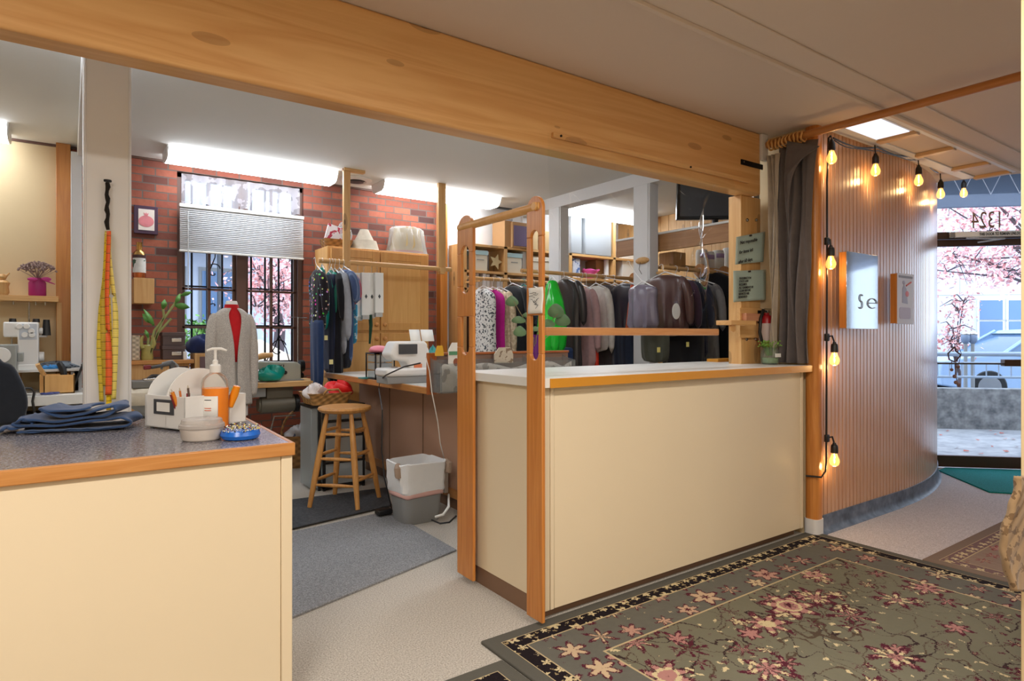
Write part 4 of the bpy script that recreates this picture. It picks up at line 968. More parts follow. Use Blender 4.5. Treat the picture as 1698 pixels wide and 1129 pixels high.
vh = thing('glazed_vase', (c.x, 6.45, sz), 'greenish glazed vase shaped like cupped hands on the low cabinet', 'vase')
mb = MB().lathe(c.x, 6.45, [(.045, sz), (.05, sz + .02), (.045, sz + .09), (.05, zt - .04), (.042, zt - .03)], 14)
for s_ in (-1, 1): mb.tube([(c.x + s_ * .035, 6.42, zt - .06), (c.x + s_ * .052, 6.42, zt - .02), (c.x + s_ * .045, 6.42, zt + .03), (c.x + s_ * .03, 6.42, zt + .05)], [.018, .018, .014, .008], 8)
mb.build('vessel', plain('olive_glaze', (170, 160, 92), .3, var=.2, vs=30), vh)
lbp = thing('bamboo_plant', (c.x, 6.45, zt), 'bent lucky bamboo stalks with a few leaves leaning right from the vase', 'plant')
stk = [[(246, 590), (256, 548), (278, 520), (292, 500), (300, 487)], [(244, 590), (246, 560), (240, 550)], [(248, 590), (264, 545), (272, 525), (270, 510)], [(248, 588), (262, 552), (284, 528)]]
mb = MB()
for s_ in stk: mb.tube([PY(u, v, 6.42) for u, v in s_], .011, 7)
mb.build('stalks', plain('bamboo_stalk', (150, 156, 96), .5, var=.2, vs=40), lbp)
def blade(p, q, w, droop=.0, y=6.40):
    a, b = PY(*p, y), PY(*q, y); d = b - a; n_ = Vector((-d.z, -.3 * d.length, d.x)).normalized(); L0, R0 = [], []
    for i in range(9):
        f = i / 8; c_ = a + d * f + Vector((0, -.03 * math.sin(f * PI), -droop * f * f)); ww = w * math.sin(PI * min(1, f * .9 + .1)) ; L0.append(c_ + n_ * ww); R0.append(c_ - n_ * ww)
    return MB().loft([L0, R0], caps=False, closed=False)
lg = plain('bamboo_leaf', (92, 150, 70), .45, var=.15, vs=15)
for p, q, w in (((300, 490), (318, 484), .02), ((290, 506), (315, 510), .03), ((298, 488), (290, 505), .02), ((270, 512), (273, 496), .025), ((250, 535), (236, 520), .03), ((255, 540), (238, 512), .022), ((246, 560), (240, 546), .015)):
    blade(p, q, w).build('leaf', lg, lbp, solid=.001)
pbox('woven_box', 219, 232, 556, 597, 6.40, 6.55, wicker('pale_wicker', (214, 196, 170), 120), 'pale woven box half hidden by the left column', 'box')
pbox('candle', 304.5, 310, 583, 597, 6.38, 6.42, M['paper'], 'small white candle right of the brown boxes', 'candle')
# wall block with gold bottle, picture
pbox('wall_block_shelf', 222, 256, 461, 503, 6.45, 6.695, M['pine'], 'plain wooden block shelf fixed to the brick wall', 'shelf')
z0 = PY(232, 461, 6.55).z; c = PY(231, 461, 6.52); zt = PY(231, 402, 6.52).z; h_ = zt - z0
gb = thing('gold_bottle', (c.x, 6.52, z0), 'bottle with copper foot, gold neck and botanical label on the wall block', 'bottle')
MB().lathe(c.x, 6.52, [(.05, z0), (.052, z0 + .02), (.052, z0 + h_ * .14)], 18).build('foot', plain('copper', (190, 110, 70), .25, .9), gb)
MB().lathe(c.x, 6.52, [(.052, z0 + h_ * .14), (.052, z0 + h_ * .55)], 18).build('label', fabric('botanical', (220, 220, 216), (70, 100, 80), 'blot', 14), gb)
MB().lathe(c.x, 6.52, [(.053, z0 + h_ * .55), (.053, z0 + h_ * .64)], 18).build('band', plain('dark_band', (70, 40, 40), .4), gb)
MB().lathe(c.x, 6.52, [(.05, z0 + h_ * .64), (.044, z0 + h_ * .72), (.026, z0 + h_ * .78), (.024, z0 + h_ * .98), (.028, zt)], 18).build('neck', plain('gold', (196, 154, 90), .25, .9), gb)
a, b = PY(222, 340, 6.67), PY(262, 387, 6.67)
pf = thing('framed_picture', ((a.x + b.x) / 2, 6.68, b.z), 'small dark framed picture of a pink pomegranate on the brick wall', 'picture')
zc = PY(242, 345, 6.67).z; zd = PY(242, 384, 6.67).z
MB().box(a.x, b.x, 6.665, 6.695, zd - .02, zc + .02).build('frame', plain('plum_frame', (70, 46, 70), .4), pf, bevel=.003)
MB().box(a.x + .035, b.x - .03, 6.66, 6.666, zd + .012, zc - .012).build('print', plain('print_paper', (230, 220, 212), .6), pf)
cx_, cz_ = (a.x + b.x) / 2, (zc + zd) / 2 - .015
MB().prism([(cx_ + .062 * math.cos(t_ * PI / 12), cz_ + .052 * math.sin(t_ * PI / 12)) for t_ in range(24)], 6.657, 6.66, 'xz').build('fruit', plain('pomegranate', (220, 132, 140), .6, var=.2, vs=20), pf)
MB().prism([(cx_ - .012, cz_ + .048), (cx_ + .012, cz_ + .048), (cx_ + .02, cz_ + .08), (cx_ + .006, cz_ + .068), (cx_, cz_ + .085), (cx_ - .006, cz_ + .068), (cx_ - .02, cz_ + .08)], 6.657, 6.66, 'xz').build('crown', plain('pomegranate', (220, 132, 140), .6), pf)
# brown open box unit by the window, navy cloth
a, b = PY(323.5, 586, 6.35), PY(350, 620, 6.35)
bu = thing('window_side_cabinet', ((a.x + b.x) / 2, 6.5, 0), 'narrow wooden cabinet with plum brown front standing under the window', 'cabinet')
MB().box(a.x, b.x + .1, 6.36, 6.64, 0, a.z).build('body', M['pine'], bu, bevel=.003)
MB().box(a.x + .04, b.x + .08, 6.352, 6.36, .1, a.z - .03).build('front', plain('plum_brown', (112, 88, 90), .6), bu)
def blob(name, c, r, mat, label, cat, seed=1, n=26, m=16, amp=.25, flat=.0, kind=None):
    rnd = random.Random(seed); ph = [(rnd.uniform(2, 6), rnd.uniform(2, 6), rnd.uniform(0, 6), rnd.uniform(.3, 1)) for _ in range(6)]
    rings = []
    for i in range(m):
        t_ = .02 + (PI - .04) * i / (m - 1); ring = []
        for k_ in range(n):
            p_ = 2 * PI * k_ / n; s_ = 1 + amp * sum(w * math.sin(round(a_) * p_ + b_ * t_ + c_) for a_, b_, c_, w in ph) / 3
            z_ = -math.cos(t_)
            if z_ < -.6: z_ = -.6 - (abs(z_) - .6) * .1
            ring.append(Vector((c[0] + r[0] * s_ * math.sin(t_) * math.cos(p_), c[1] + r[1] * s_ * math.sin(t_) * math.sin(p_), c[2] + r[2] * (z_ + .64) * (s_ if z_ > 0 else 1))))
        rings.append(ring)
    o = MB().loft(rings).build(name, mat, ang=70)
    return tag(o, label, cat, kind=kind)
c = PY(333, 584, 6.5); blob('folded_cloth', (c.x, 6.5, a.z), (.12, .12, .10), fabric('navy_cloth', (36, 48, 92)), 'crumpled navy cloth on the narrow cabinet under the window', 'cloth', 4)
# mannequin with cardigan
c = PY(384, 600, 5.58); mx_, my_ = c.x, 5.58; zN = PY(384, 500, 5.58).z; BS = .80
mn = thing('dress_form', (mx_, my_, 0), 'white dress form wearing a long grey open cardigan before the window', 'dress form')
th = .12
def ring(z, w, d, n=28, fx=0, fold=0, ph=0, squash=1):
    out = []
    for k_ in range(n):
        a_ = 2 * PI * k_ / n; r_ = 1 + fold * math.sin(a_ * 7 + ph)
        X_, Y_ = w * BS * math.cos(a_) * r_, d * BS * math.sin(a_) * r_ + fx
        out.append(Vector((mx_ + X_ * math.cos(th) - Y_ * math.sin(th), my_ + X_ * math.sin(th) + Y_ * math.cos(th), z)))
    return out
MB().loft([ring(zN - .95, .16, .12), ring(zN - .75, .165, .125), ring(zN - .52, .125, .095), ring(zN - .35, .15, .115, fx=-.01), ring(zN - .22, .165, .11, fx=-.015), ring(zN - .13, .17, .085), ring(zN - .085, .12, .065), ring(zN - .06, .065, .055), ring(zN - .01, .058, .052), ring(zN + .005, .05, .045)]).build('torso', M['white_plastic'], mn)
MB().loft([ring(zN - .5, .135, .102), ring(zN - .35, .156, .121, fx=-.012), ring(zN - .22, .172, .118, fx=-.017), ring(zN - .13, .174, .092), ring(zN - .085, .13, .075), ring(zN - .05, .072, .062), ring(zN - .025, .066, .058)], caps=False).build('red_top', fabric('red_top', (196, 30, 36)), mn)
kn = fabric('grey_knit', (200, 194, 186), (176, 170, 164), 'knit', 160)
# cardigan: open-front shell
rows = []
for (z_, w, d, gap) in ((zN - .055, .078, .070, .30), (zN - .085, .135, .082, .36), (zN - .12, .185, .10, .36), (zN - .22, .188, .132, .24), (zN - .35, .176, .138, .10), (zN - .52, .165, .125, .04), (zN - .72, .185, .145, .05), (zN - .86, .20, .16, .09)):
    r_ = []
    for k_ in range(31):
        a_ = -PI / 2 + gap + (2 * PI - 2 * gap) * k_ / 30; f_ = 1 + .03 * math.sin(a_ * 9) * min(1, (zN - z_) * 1.5)
        X_, Y_ = w * BS * math.cos(a_) * f_, d * BS * math.sin(a_) * f_ - .01
        r_.append(Vector((mx_ + X_ * math.cos(th) - Y_ * math.sin(th), my_ + X_ * math.sin(th) + Y_ * math.cos(th), z_)))
    rows.append(r_)
cd_ = MB().loft(rows, caps=False, closed=False).build('cardigan', kn, mn, solid=.008, sub=1)
for s_ in (-1, 1):
    def W(X_, Y_, z_):
        X_ *= BS; Y_ *= BS
        return Vector((mx_ + X_ * math.cos(th) - Y_ * math.sin(th), my_ + X_ * math.sin(th) + Y_ * math.cos(th), z_))
    MB().tube([W(s_ * .14, 0, zN - .10), W(s_ * .185, -.005, zN - .16), W(s_ * .21, -.02, zN - .35), W(s_ * .215, -.03, zN - .6), W(s_ * .20, -.05, zN - .82)], [.04, .05, .045, .04, .034], 14).build('sleeve', kn, cd_, sub=1)
MB().cyl((mx_, my_, .06), (mx_, my_, zN - .93), .018).build('stand_pole', M['steel'], mn)
MB().lathe(mx_, my_, [(.20, .0), (.20, .02), (.03, .06)], 24).build('stand_base', M['black'], mn)

# industrial sewing machine and table
tz = PY(460, 634, 5.85).z
tA, tB = PY(404, 640, 5.85).x, PY(512, 640, 5.85).x
it = thing('machine_table', ((tA + tB) / 2, 6.1, 0), 'light wooden sewing machine table with motor beneath, under the window', 'table')
MB().box(tA - .05, tB + .12, 5.85, 6.32, tz - .045, tz).build('tabletop', M['pinex'], it, bevel=.004)
MB().box(tA - .02, tA + .2, 5.9, 6.25, tz - .13, tz - .045).build('drawer', M['grey_plastic'], it, bevel=.003)
for xx in (tA - .04, tB + .05):
    MB().box(xx, xx + .04, 6.05, 6.09, .03, tz - .045).box(xx, xx + .04, 5.86, 6.28, 0, .03).build('leg', M['grey_plastic'], it, bevel=.003)
a, b = PY(433, 655, 6.0), PY(500, 685, 6.0)
mo = MB().cyl((a.x, 6.05, (a.z + b.z) / 2), (b.x - .06, 6.05, (a.z + b.z) / 2), .075, n=18).cyl((a.x - .02, 6.05, (a.z + b.z) / 2), (a.x + .03, 6.05, (a.z + b.z) / 2), .06, n=18)
mo.box(a.x + .05, b.x - .08, 6.0, 6.1, (a.z + b.z) / 2 + .06, tz - .045).build('motor', plain('khaki_metal', (120, 116, 104), .5, .3), it, bevel=.004)
MB().cyl((b.x - .06, 6.05, (a.z + b.z) / 2), (b.x - .02, 6.05, (a.z + b.z) / 2), .085, n=20).build('pulley', M['black'], it, bevel=.003)
MB().tube([PY(447, 720, 5.95), PY(455, 690, 5.95), PY(490, 688, 5.95)], .008, 7).build('treadle_rod', M['steel'], it)
x0, x1 = PY(417, 600, 6.0).x, PY(503, 600, 6.0).x
def iz(v): return PY(460, v, 6.0).z
sm = thing('industrial_sewing_machine', ((x0 + x1) / 2, 6.06, tz), 'grey green industrial sewing machine on the wooden table by the window', 'sewing machine')
gm_ = plain('machine_grey_green', (168, 170, 158), .35, var=.02)
hy = (6.0, 6.13)
MB().prism([(x0, tz + .12), (x0, iz(598)), (x1 - .06, iz(601)), (x1 - .02, iz(606)), (x1 - .02, tz), (x1 - .22, tz), (x1 - .22, iz(614)), (x0 + .07, iz(612)), (x0 + .06, tz + .12)], hy[0], hy[1], 'xz').build('head', gm_, sm, bevel=.012, seg=3)
MB().box(x0 - .02, x1 + .0, 5.98, 6.16, tz, tz + .012).build('bed', M['grey_plastic'], sm, bevel=.003)
MB().cyl((x1 - .02, 6.065, iz(608)), (x1 + .025, 6.065, iz(608)), .055, n=20).cyl((x1 - .02, 6.065, tz + .04), (x1 + .02, 6.065, tz + .04), .025).build('handwheel', M['blackmetal'], sm, bevel=.004)
MB().cyl((x0 + .03, 6.06, tz + .012), (x0 + .03, 6.06, tz + .14), .005, n=8).box(x0 + .015, x0 + .045, 6.04, 6.07, tz + .012, tz + .02).build('needle_bar', M['steel'], sm)
MB().cyl((x1 - .17, hy[0] - .012, iz(618)), (x1 - .17, hy[0], iz(618)), .018, n=14).build('dial', M['black'], sm)
text_mesh('JUKI', 'maker_lettering', M['black'], sm, (x0 + .19, hy[0] - .003, iz(607) - .01), (1, 0, 0), (0, 0, 1), .034, font_bold=True, sx=1.6)
c = PY(449, 630, 5.93); blob('teal_cloth', (c.x, 5.93, tz + .012), (.115, .06, .075), plain('teal_satin', (20, 150, 136), .25, var=.3, vs=12), 'crumpled shiny teal fabric under the industrial sewing machine needle', 'fabric', 9, amp=.35)
ts = thing('thread_stand', (PY(497, 600, 6.2).x, 6.2, tz), 'thin metal thread stand behind the industrial sewing machine', 'thread stand')
ax_ = PY(494, 600, 6.2).x; zz1 = PY(494, 526, 6.2).z
MB().cyl((ax_, 6.2, tz), (ax_, 6.2, zz1), .006, n=8).tube([(ax_ - .10, 6.2, zz1), (ax_ + .09, 6.2, zz1 - .005)], .004, 6).build('rod', M['steel'], ts)
MB().cyl((ax_ - .06, 6.2, tz), (ax_ - .06, 6.2, tz + .1), .03, .018, n=14).build('cone', M['paper'], ts)
p0_, p1_ = PY(412, 597, 5.95), PY(452, 588, 5.95)
da = thing('sleeve_pressing_board', ((p0_.x + p1_.x) / 2, 5.97, tz), 'padded wooden sleeve board left of the industrial sewing machine', 'pressing board')
MB().tube([p0_, p0_ * .4 + p1_ * .6 + Vector((0, 0, .01)), p1_], [.022, .03, .02], 10).build('arm', M['pinex'], da)
MB().box(p0_.x - .02, p0_.x + .02, 5.94, 5.98, tz, p0_.z).build('support', M['pine'], da)
# rattan basket on the floor
bc = Vector((PY(496, 700, 6.42).x, 6.40, 0))
rb2 = thing('rattan_basket', tuple(bc), 'tall rattan basket with an arched handle on the floor under the machine table', 'basket')
MB().lathe(bc.x, bc.y, [(.15, .0), (.165, .02), (.19, .30), (.195, .32), (.18, .32), (.16, .06)], 28, sx=1.0, sy=.8).build('bowl', M['wickerdk'], rb2)
MB().tube([(bc.x - .18 * math.cos(t_), bc.y, .31 + .26 * math.sin(t_)) for t_ in [PI * i / 14 for i in range(15)]], .012, 8).build('handle', M['wickerdk'], rb2)
blob('fabric_scraps', (bc.x, bc.y, .27), (.14, .11, .08), fabric('grey_white_scraps', (190, 188, 190), (90, 100, 130), 'blot', 9), 'grey and white fabric scraps filling the rattan basket', 'fabric scraps', 12, amp=.4)

# ironing station
hzv = lambda u, v, y: PY(u, v, y).z
pa_, pb_ = PY(200, 655, 4.9), PY(296, 655, 4.9)
st = thing('pressing_table', ((pa_.x + pb_.x) / 2, 5.0, 0), 'steam pressing table with a cream padded cover behind the white organiser', 'ironing table')
zt = PY(250, 640, 4.9).z; zb = PY(250, 668, 4.9).z
MB().loft([[Vector((x, y, z)) for x, y in rr(pa_.x + i0, pb_.x + .25 - i0, 4.72 + i0, 5.15 - i0, .1)] for i0, z in ((.02, zb), (.0, zb + .03), (.0, zt - .03), (.02, zt - .006), (.05, zt))]).build('padded_top', fabric('cream_canvas', (222, 214, 196)), st)
MB().loft([[Vector((x, y, z)) for x, y in rr(pa_.x + i0, pb_.x + .2 - i0 * 1.2, 4.78 + i0 * .3, 5.1 - i0 * .3, .08)] for i0, z in ((.2, zb - .12), (.12, zb - .08), (.03, zb))]).build('vacuum_housing', M['grey_plastic'], st)
for xx in (pa_.x + .1, pb_.x + .0): MB().box(xx, xx + .05, 4.9, 4.95, 0, zb - .05).build('leg', M['dgrey_plastic'], st, bevel=.003)
a, b = PY(218, 638, 4.8), PY(290, 652, 4.8)
tr_ = MB().box(a.x, b.x, 4.74, 4.92, zt, zt + .045).build('iron_rest', plain('pewter_tray', (120, 122, 122), .35, .5), bevel=.003); tag(tr_, 'flat grey metal iron rest on the cream pressing table', 'iron rest')
ir = thing('steam_iron', (PY(262, 630, 4.8).x, 4.82, zt + .045), 'black steam iron with a dark red handle tip standing on the metal rest', 'iron')
q = lambda u, v: (PY(u, v, 4.82).x, PY(u, v, 4.82).z)
MB().prism([q(237, 628), q(285, 622), q(286, 631), q(237, 631)], 4.77, 4.87, 'xz').build('soleplate', M['steel'], ir, bevel=.004)
MB().prism([q(243, 627), q(252, 621), q(280, 620), q(283, 627)], 4.78, 4.86, 'xz').build('shell', M['black'], ir, bevel=.005)
MB().prism([q(281, 628), q(281, 606), q(250, 612), q(250, 607), q(280, 601), q(286, 598), q(290, 602), q(290, 628)], 4.80, 4.84, 'xz').build('handle', M['dgrey_plastic'], ir, bevel=.006)
MB().prism([q(238, 613), q(238, 606), q(250, 605), q(250, 612)], 4.795, 4.845, 'xz').build('grip_tip', plain('dark_red', (120, 24, 34), .4), ir, bevel=.005)
tag(MB().tube([PY(268, 612, 4.84), PY(270, 602, 4.86), PY(285, 598, 4.88), PY(294, 606, 4.9), PY(300, 622, 4.92), PY(304, 640, 4.95)], .008, 7).build('steam_hose', M['grey_plastic']), 'pale grey steam hose arching over the iron', 'hose')

# ================================================================== far left corner
TY = 5.95; tzl = PY(80, 656, TY).z; tx1 = PY(150, 655, TY).x
wt = thing('white_work_table', (-.7, 6.3, 0), 'white laminate sewing work table along the tan wall', 'table')
MB().box(-2.4, tx1, TY, 6.68, tzl - .075, tzl).build('tabletop', M['offwhite'], wt, bevel=.003)
for xx in (-2.3, -.75, tx1 - .06): MB().box(xx, xx + .05, 6.2, 6.6, 0, tzl - .075).build('leg', M['dgrey_plastic'], wt)
MB().box(-2.3, tx1 - .05, 6.05, 6.6, tzl - .26, tzl - .17).build('under_shelf', M['dgrey_plastic'], wt, bevel=.003)
a = PY(97, 493, 6.45)
ws = thing('wall_shelf', (-1, 6.6, a.z - .02), 'short pine wall shelf on the tan wall holding the pink jar', 'shelf')
zsf = PY(50, 490, 6.45).z
MB().box(-1.9, a.x, 6.45, 6.695, zsf - .045, zsf).build('board', M['pinex'], ws, bevel=.003)
for u in (22, 59, 75): MB().cyl((PY(u, 500, 6.5).x, 6.5, zsf - .075), (PY(u, 500, 6.5).x, 6.5, zsf - .045), .006, n=8).build('hook', M['steel'], ws)
MB().box(PY(94, 500, 6.6).x, a.x + .02, 6.6, 6.69, tzl, zsf - .045).build('side_board', M['pine'], ws)
c = PY(62, 490, 6.52)
pj = thing('pink_jar', (c.x, 6.52, zsf), 'magenta painted jar with a bow on the pine wall shelf', 'jar')
MB().lathe(c.x, 6.52, [(.055, zsf), (.06, zsf + .01), (.06, zsf + .11), (.05, zsf + .13), (.053, zsf + .15)], 18).build('vessel', plain('magenta', (160, 24, 100), .5), pj)
MB().ball((c.x + .06, 6.46, zsf + .14), (.035, .012, .018)).ball((c.x - .03, 6.46, zsf + .135), (.035, .012, .016)).tube([(c.x + .03, 6.455, zsf + .14), (c.x + .12, 6.455, zsf + .10)], [.012, .003], 6).build('bow', plain('magenta_ribbon', (190, 50, 130), .4), pj)
df = MB(); rnd = random.Random(2)
for i in range(260):
    t_ = rnd.random() * 2 * PI; r_ = rnd.random() ** .5
    e = Vector((c.x + .13 * r_ * math.cos(t_), 6.52 + .1 * r_ * math.sin(t_), zsf + .2 + .085 * math.sqrt(1 - r_ * r_) * rnd.uniform(.6, 1.05)))
    df.ball(e, .008, 5, 4)
    if i % 6 == 0: df.tube([(c.x, 6.52, zsf + .14), e], .0015, 3)
tag(df.build('dried_flowers', plain('dried_baby_breath', (150, 128, 122), .9, var=.35, vs=60)), 'dried brownish baby breath flowers standing in the pink jar', 'flowers')
c = PY(4, 492, 6.5); fg = thing('carved_figure', (c.x, 6.5, zsf), 'small carved wooden figure at the left end of the pine shelf', 'figurine')
MB().lathe(c.x, 6.5, [(.035, zsf), (.045, zsf + .02), (.04, zsf + .07), (.05, zsf + .1), (.03, zsf + .12)], 12).build('body', M['pine'], fg)
MB().ball((c.x, 6.5, zsf + .145), .028).tube([(c.x + .02, 6.5, zsf + .15), (c.x + .045, 6.49, zsf + .18)], [.009, .005], 6).build('head', M['pine'], fg)
# raised shelf with serger
rs = PY(90, 612, 6.3); rz = rs.z
ra_ = thing('raised_table_shelf', (rs.x - .3, 6.45, tzl), 'raised shelf board on the white table, carrying the overlock machine', 'shelf')
xr2 = PY(135, 612, 6.3).x
MB().box(-1.6, xr2, 6.3, 6.66, rz - .02, rz).build('board', M['offwhite'], ra_, bevel=.002)
MB().box(PY(31, 640, 6.4).x - .02, PY(31, 640, 6.4).x + .01, 6.35, 6.6, tzl, rz - .02).box(xr2 - .05, xr2 - .02, 6.35, 6.6, tzl, rz - .02).build('side_support', M['pine'], ra_)
s1, s2 = PY(30, 560, 6.35), PY(64, 600, 6.35)
sg_ = thing('overlock_machine', ((s1.x + s2.x) / 2, 6.45, rz), 'white overlock machine with round tension dials on the raised shelf', 'sewing machine')
xx0, xx1 = PY(29, 560, 6.35).x, PY(64, 560, 6.35).x; zt = PY(45, 534, 6.35).z
MB().box(xx0, xx1, 6.35, 6.52, rz, zt).build('body', M['white_plastic'], sg_, bevel=.012, seg=3)
MB().box(PY(5, 540, 6.35).x, xx0 + .02, 6.36, 6.50, zt - .12, zt).build('head', M['white_plastic'], sg_, bevel=.012, seg=3)
MB().box(PY(-5, 540, 6.35).x, xx1, 6.34, 6.53, rz, rz + .04).build('base', M['white_plastic'], sg_, bevel=.005)
zm = PY(45, 563, 6.35).z
MB().box(xx0 + .01, xx1 - .01, 6.346, 6.35, zm, zt - .015).build('dial_panel', plain('light_grey_panel', (196, 204, 214), .4), sg_)
for (u, v) in ((32, 541), (44, 541), (41, 555), (53, 555), (52, 549)): c = PY(u, v, 6.34); MB().cyl((c.x, 6.33, c.z), (c.x, 6.35, c.z), .022, n=16).build('tension_dial', M['white_plastic'], sg_, bevel=.003)
MB().cyl((xx1, 6.43, rz + .1), (xx1 + .035, 6.43, rz + .1), .04, n=16).build('handwheel', M['white_plastic'], sg_, bevel=.004); MB().cyl((xx1, 6.43, zt - .07), (xx1 + .025, 6.43, zt - .07), .025, n=16).build('side_knob', M['white_plastic'], sg_, bevel=.004)
MB().cyl((PY(48, 500, 6.5).x, 6.5, zt), (PY(48, 500, 6.5).x, 6.5, zsf - .05), .006, n=8).build('thread_mast', M['steel'], sg_)
MB().cyl((PY(19, 570, 6.42).x, 6.42, rz + .02), (PY(19, 570, 6.42).x, 6.42, zt - .11), .006, n=8).box(PY(12, 570, 6.4).x, PY(24, 570, 6.4).x, 6.39, 6.44, rz + .04, rz + .05).build('needle_bar', M['steel'], sg_)
for (u, v0, v1, lb_) in ((21, 529, 534, 'black thread cone on top of the overlock machine, left'), (60, 530, 535, 'black thread cone on top of the overlock machine, right'), (77, 530, 556, 'large black thread cone on a holder beside the overlock machine')):
    p0_, p1_ = PY(u, v1, 6.46), PY(u, v0, 6.46)
    if v1 - v0 > 10: tag(MB().cyl(p0_, p1_, .032, .022, n=16).build('thread_cone', M['black']), lb_, 'thread cone', 'black thread cones'); MB().tube([(p0_.x, 6.46, p0_.z - .005), (p0_.x, 6.46, p0_.z - .004), (xx1, 6.46, p0_.z - .005)], .012, 8).build('cone_holder', M['white_plastic'], sg_)
    else: tag(MB().cyl((p0_.x, 6.46, zt), (p0_.x, 6.46, zt + .03), .026, .022, n=16).build('thread_cone', M['black']), lb_, 'thread cone', 'black thread cones')
# clutter on the raised shelf
blob('spool_tray', (PY(100, 605, 6.42).x, 6.42, rz), (.16, .10, .035), fabric('clutter', (110, 120, 130), (40, 44, 60), 'blot', 30), 'tangle of tools and threads on the raised shelf right of the overlock machine', 'sewing tools', 21, amp=.3, kind='stuff')
blob('blue_ribbon_roll', (PY(85, 607, 6.33).x, 6.34, rz), (.06, .03, .02), plain('bright_blue', (40, 130, 200), .4), 'bright blue ribbon roll on the raised shelf', 'ribbon', 22, amp=.2)
tag(MB().tube([PY(98, 602, 6.28), PY(104, 612, 6.26), PY(108, 630, 6.25), PY(110, 645, 6.24)], [.02, .026, .02, .012], 8).build('hanging_shears', M['black']), 'dark sheath of tools hanging off the right end of the raised shelf', 'tool sheath')
# grey machine at the left edge
g0, g1 = PY(-20, 600, 6.0).x, PY(28, 600, 6.0).x; gz1 = PY(14, 571, 6.0).z
gmh = thing('grey_sewing_machine', ((g0 + g1) / 2, 6.1, tzl), 'grey industrial machine with a red centred dial, cut by the left edge', 'sewing machine')
MB().box(g0 - .1, g1, 6.0, 6.18, tzl, gz1).build('body', plain('machine_grey', (148, 152, 148), .4), gmh, bevel=.012, seg=3)
MB().box(g1, PY(38, 600, 6.0).x, 6.04, 6.14, PY(30, 600, 6.0).z, PY(30, 585, 6.0).z).build('side_housing', plain('machine_grey', (148, 152, 148), .4), gmh, bevel=.005)
c = PY(4, 622, 6.0); MB().cyl((c.x, 5.985, c.z), (c.x, 6.0, c.z), .062, n=24).build('dial', M['grey_plastic'], gmh, bevel=.003); MB().cyl((c.x, 5.975, c.z), (c.x, 5.986, c.z), .028, n=20).build('dial_center', plain('red_cap', (190, 36, 50), .4), gmh)
c = PY(2, 589, 6.0); MB().cyl((c.x, 5.99, c.z), (c.x, 6.0, c.z), .058, n=24).build('upper_dial', M['white_plastic'], gmh, bevel=.003)
# wooden box, brush, tablet, scissors, cable
w0, w1 = PY(64, 640, 6.1), PY(124, 640, 6.1); wz = PY(90, 622, 6.1).z
wbx = thing('wooden_tray_box', ((w0.x + w1.x) / 2, 6.2, tzl), 'open topped light wooden box on the white work table', 'box')
mb = MB().box(w0.x + .03, w1.x, 6.1, 6.11, tzl, wz).box(w0.x, w1.x - .04, 6.30, 6.31, tzl, wz).box(w0.x + .03, w0.x + .04, 6.1, 6.31, tzl, wz).box(w1.x - .01, w1.x, 6.1, 6.31, tzl, wz).box(w0.x + .03, w1.x, 6.1, 6.31, tzl, tzl + .01)
mb.build('box', M['maple'], wbx, bevel=.002)
bb_ = PY(62, 604, 6.14); be = PY(76, 626, 6.2)
tag(MB().tube([bb_, (bb_ + be) / 2, be, be + Vector((.04, .03, -.06))], [.02, .022, .022, .012], 4).build('wood_clapper', M['pine']), 'light wooden pressing block leaning out of the open box', 'wooden block')
ta = PY(116, 650, 6.2); tb_ = PY(134, 600, 6.2)
tbt = thing('tablet', (ta.x + .05, 6.22, tzl), 'black tablet leaning on a stand beside the left column', 'tablet')
MB().prism([(ta.x, tzl), (ta.x + .015, tzl), (tb_.x + .03, tb_.z), (tb_.x + .015, tb_.z)], 6.14, 6.34, 'xz').build('screen', M['black'], tbt, bevel=.003)
MB().prism([(tb_.x + .0, tb_.z - .02), (tb_.x + .01, tb_.z - .02), (ta.x + .16, tzl), (ta.x + .145, tzl)], 6.2, 6.28, 'xz').build('stand', M['dgrey_plastic'], tbt)
s0 = PY(72, 653, 6.0)
sc2 = thing('blue_scissors', (s0.x, 6.02, tzl), 'scissors with dark blue handles on the white work table edge', 'scissors')
MB().tube([(s0.x + .02 + .035 * math.cos(a_), 6.01 + .02 * math.sin(a_), tzl + .012) for a_ in [2 * PI * i / 14 for i in range(15)]], .008, 6, caps=False).tube([(s0.x + .06 + .035 * math.cos(a_), 6.05 + .02 * math.sin(a_), tzl + .012) for a_ in [2 * PI * i / 14 for i in range(15)]], .008, 6, caps=False).build('handles', plain('navy_plastic', (50, 64, 130), .35), sc2)
MB().add([(s0.x - .01, 6.02, tzl + .01), (s0.x - .14, 6.0, tzl + .008), (s0.x - .01, 6.04, tzl + .01)], [(0, 1, 2)]).build('blades', M['steel'], sc2, solid=.004)
tag(MB().tube([PY(28, 643, 5.93), PY(52, 644, 5.93), PY(57, 650, 5.93), PY(54, 665, 5.92), PY(58, 690, 5.92), PY(60, 720, 5.92)], .009, 7).build('power_cable', M['black']), 'black cable drooping over the front edge of the white work table', 'cable')
pbox('wall_socket', 33, 41, 647, 653, 5.96, 6.0, M['grey_plastic'], 'small grey socket block lying on the white work table', 'socket')
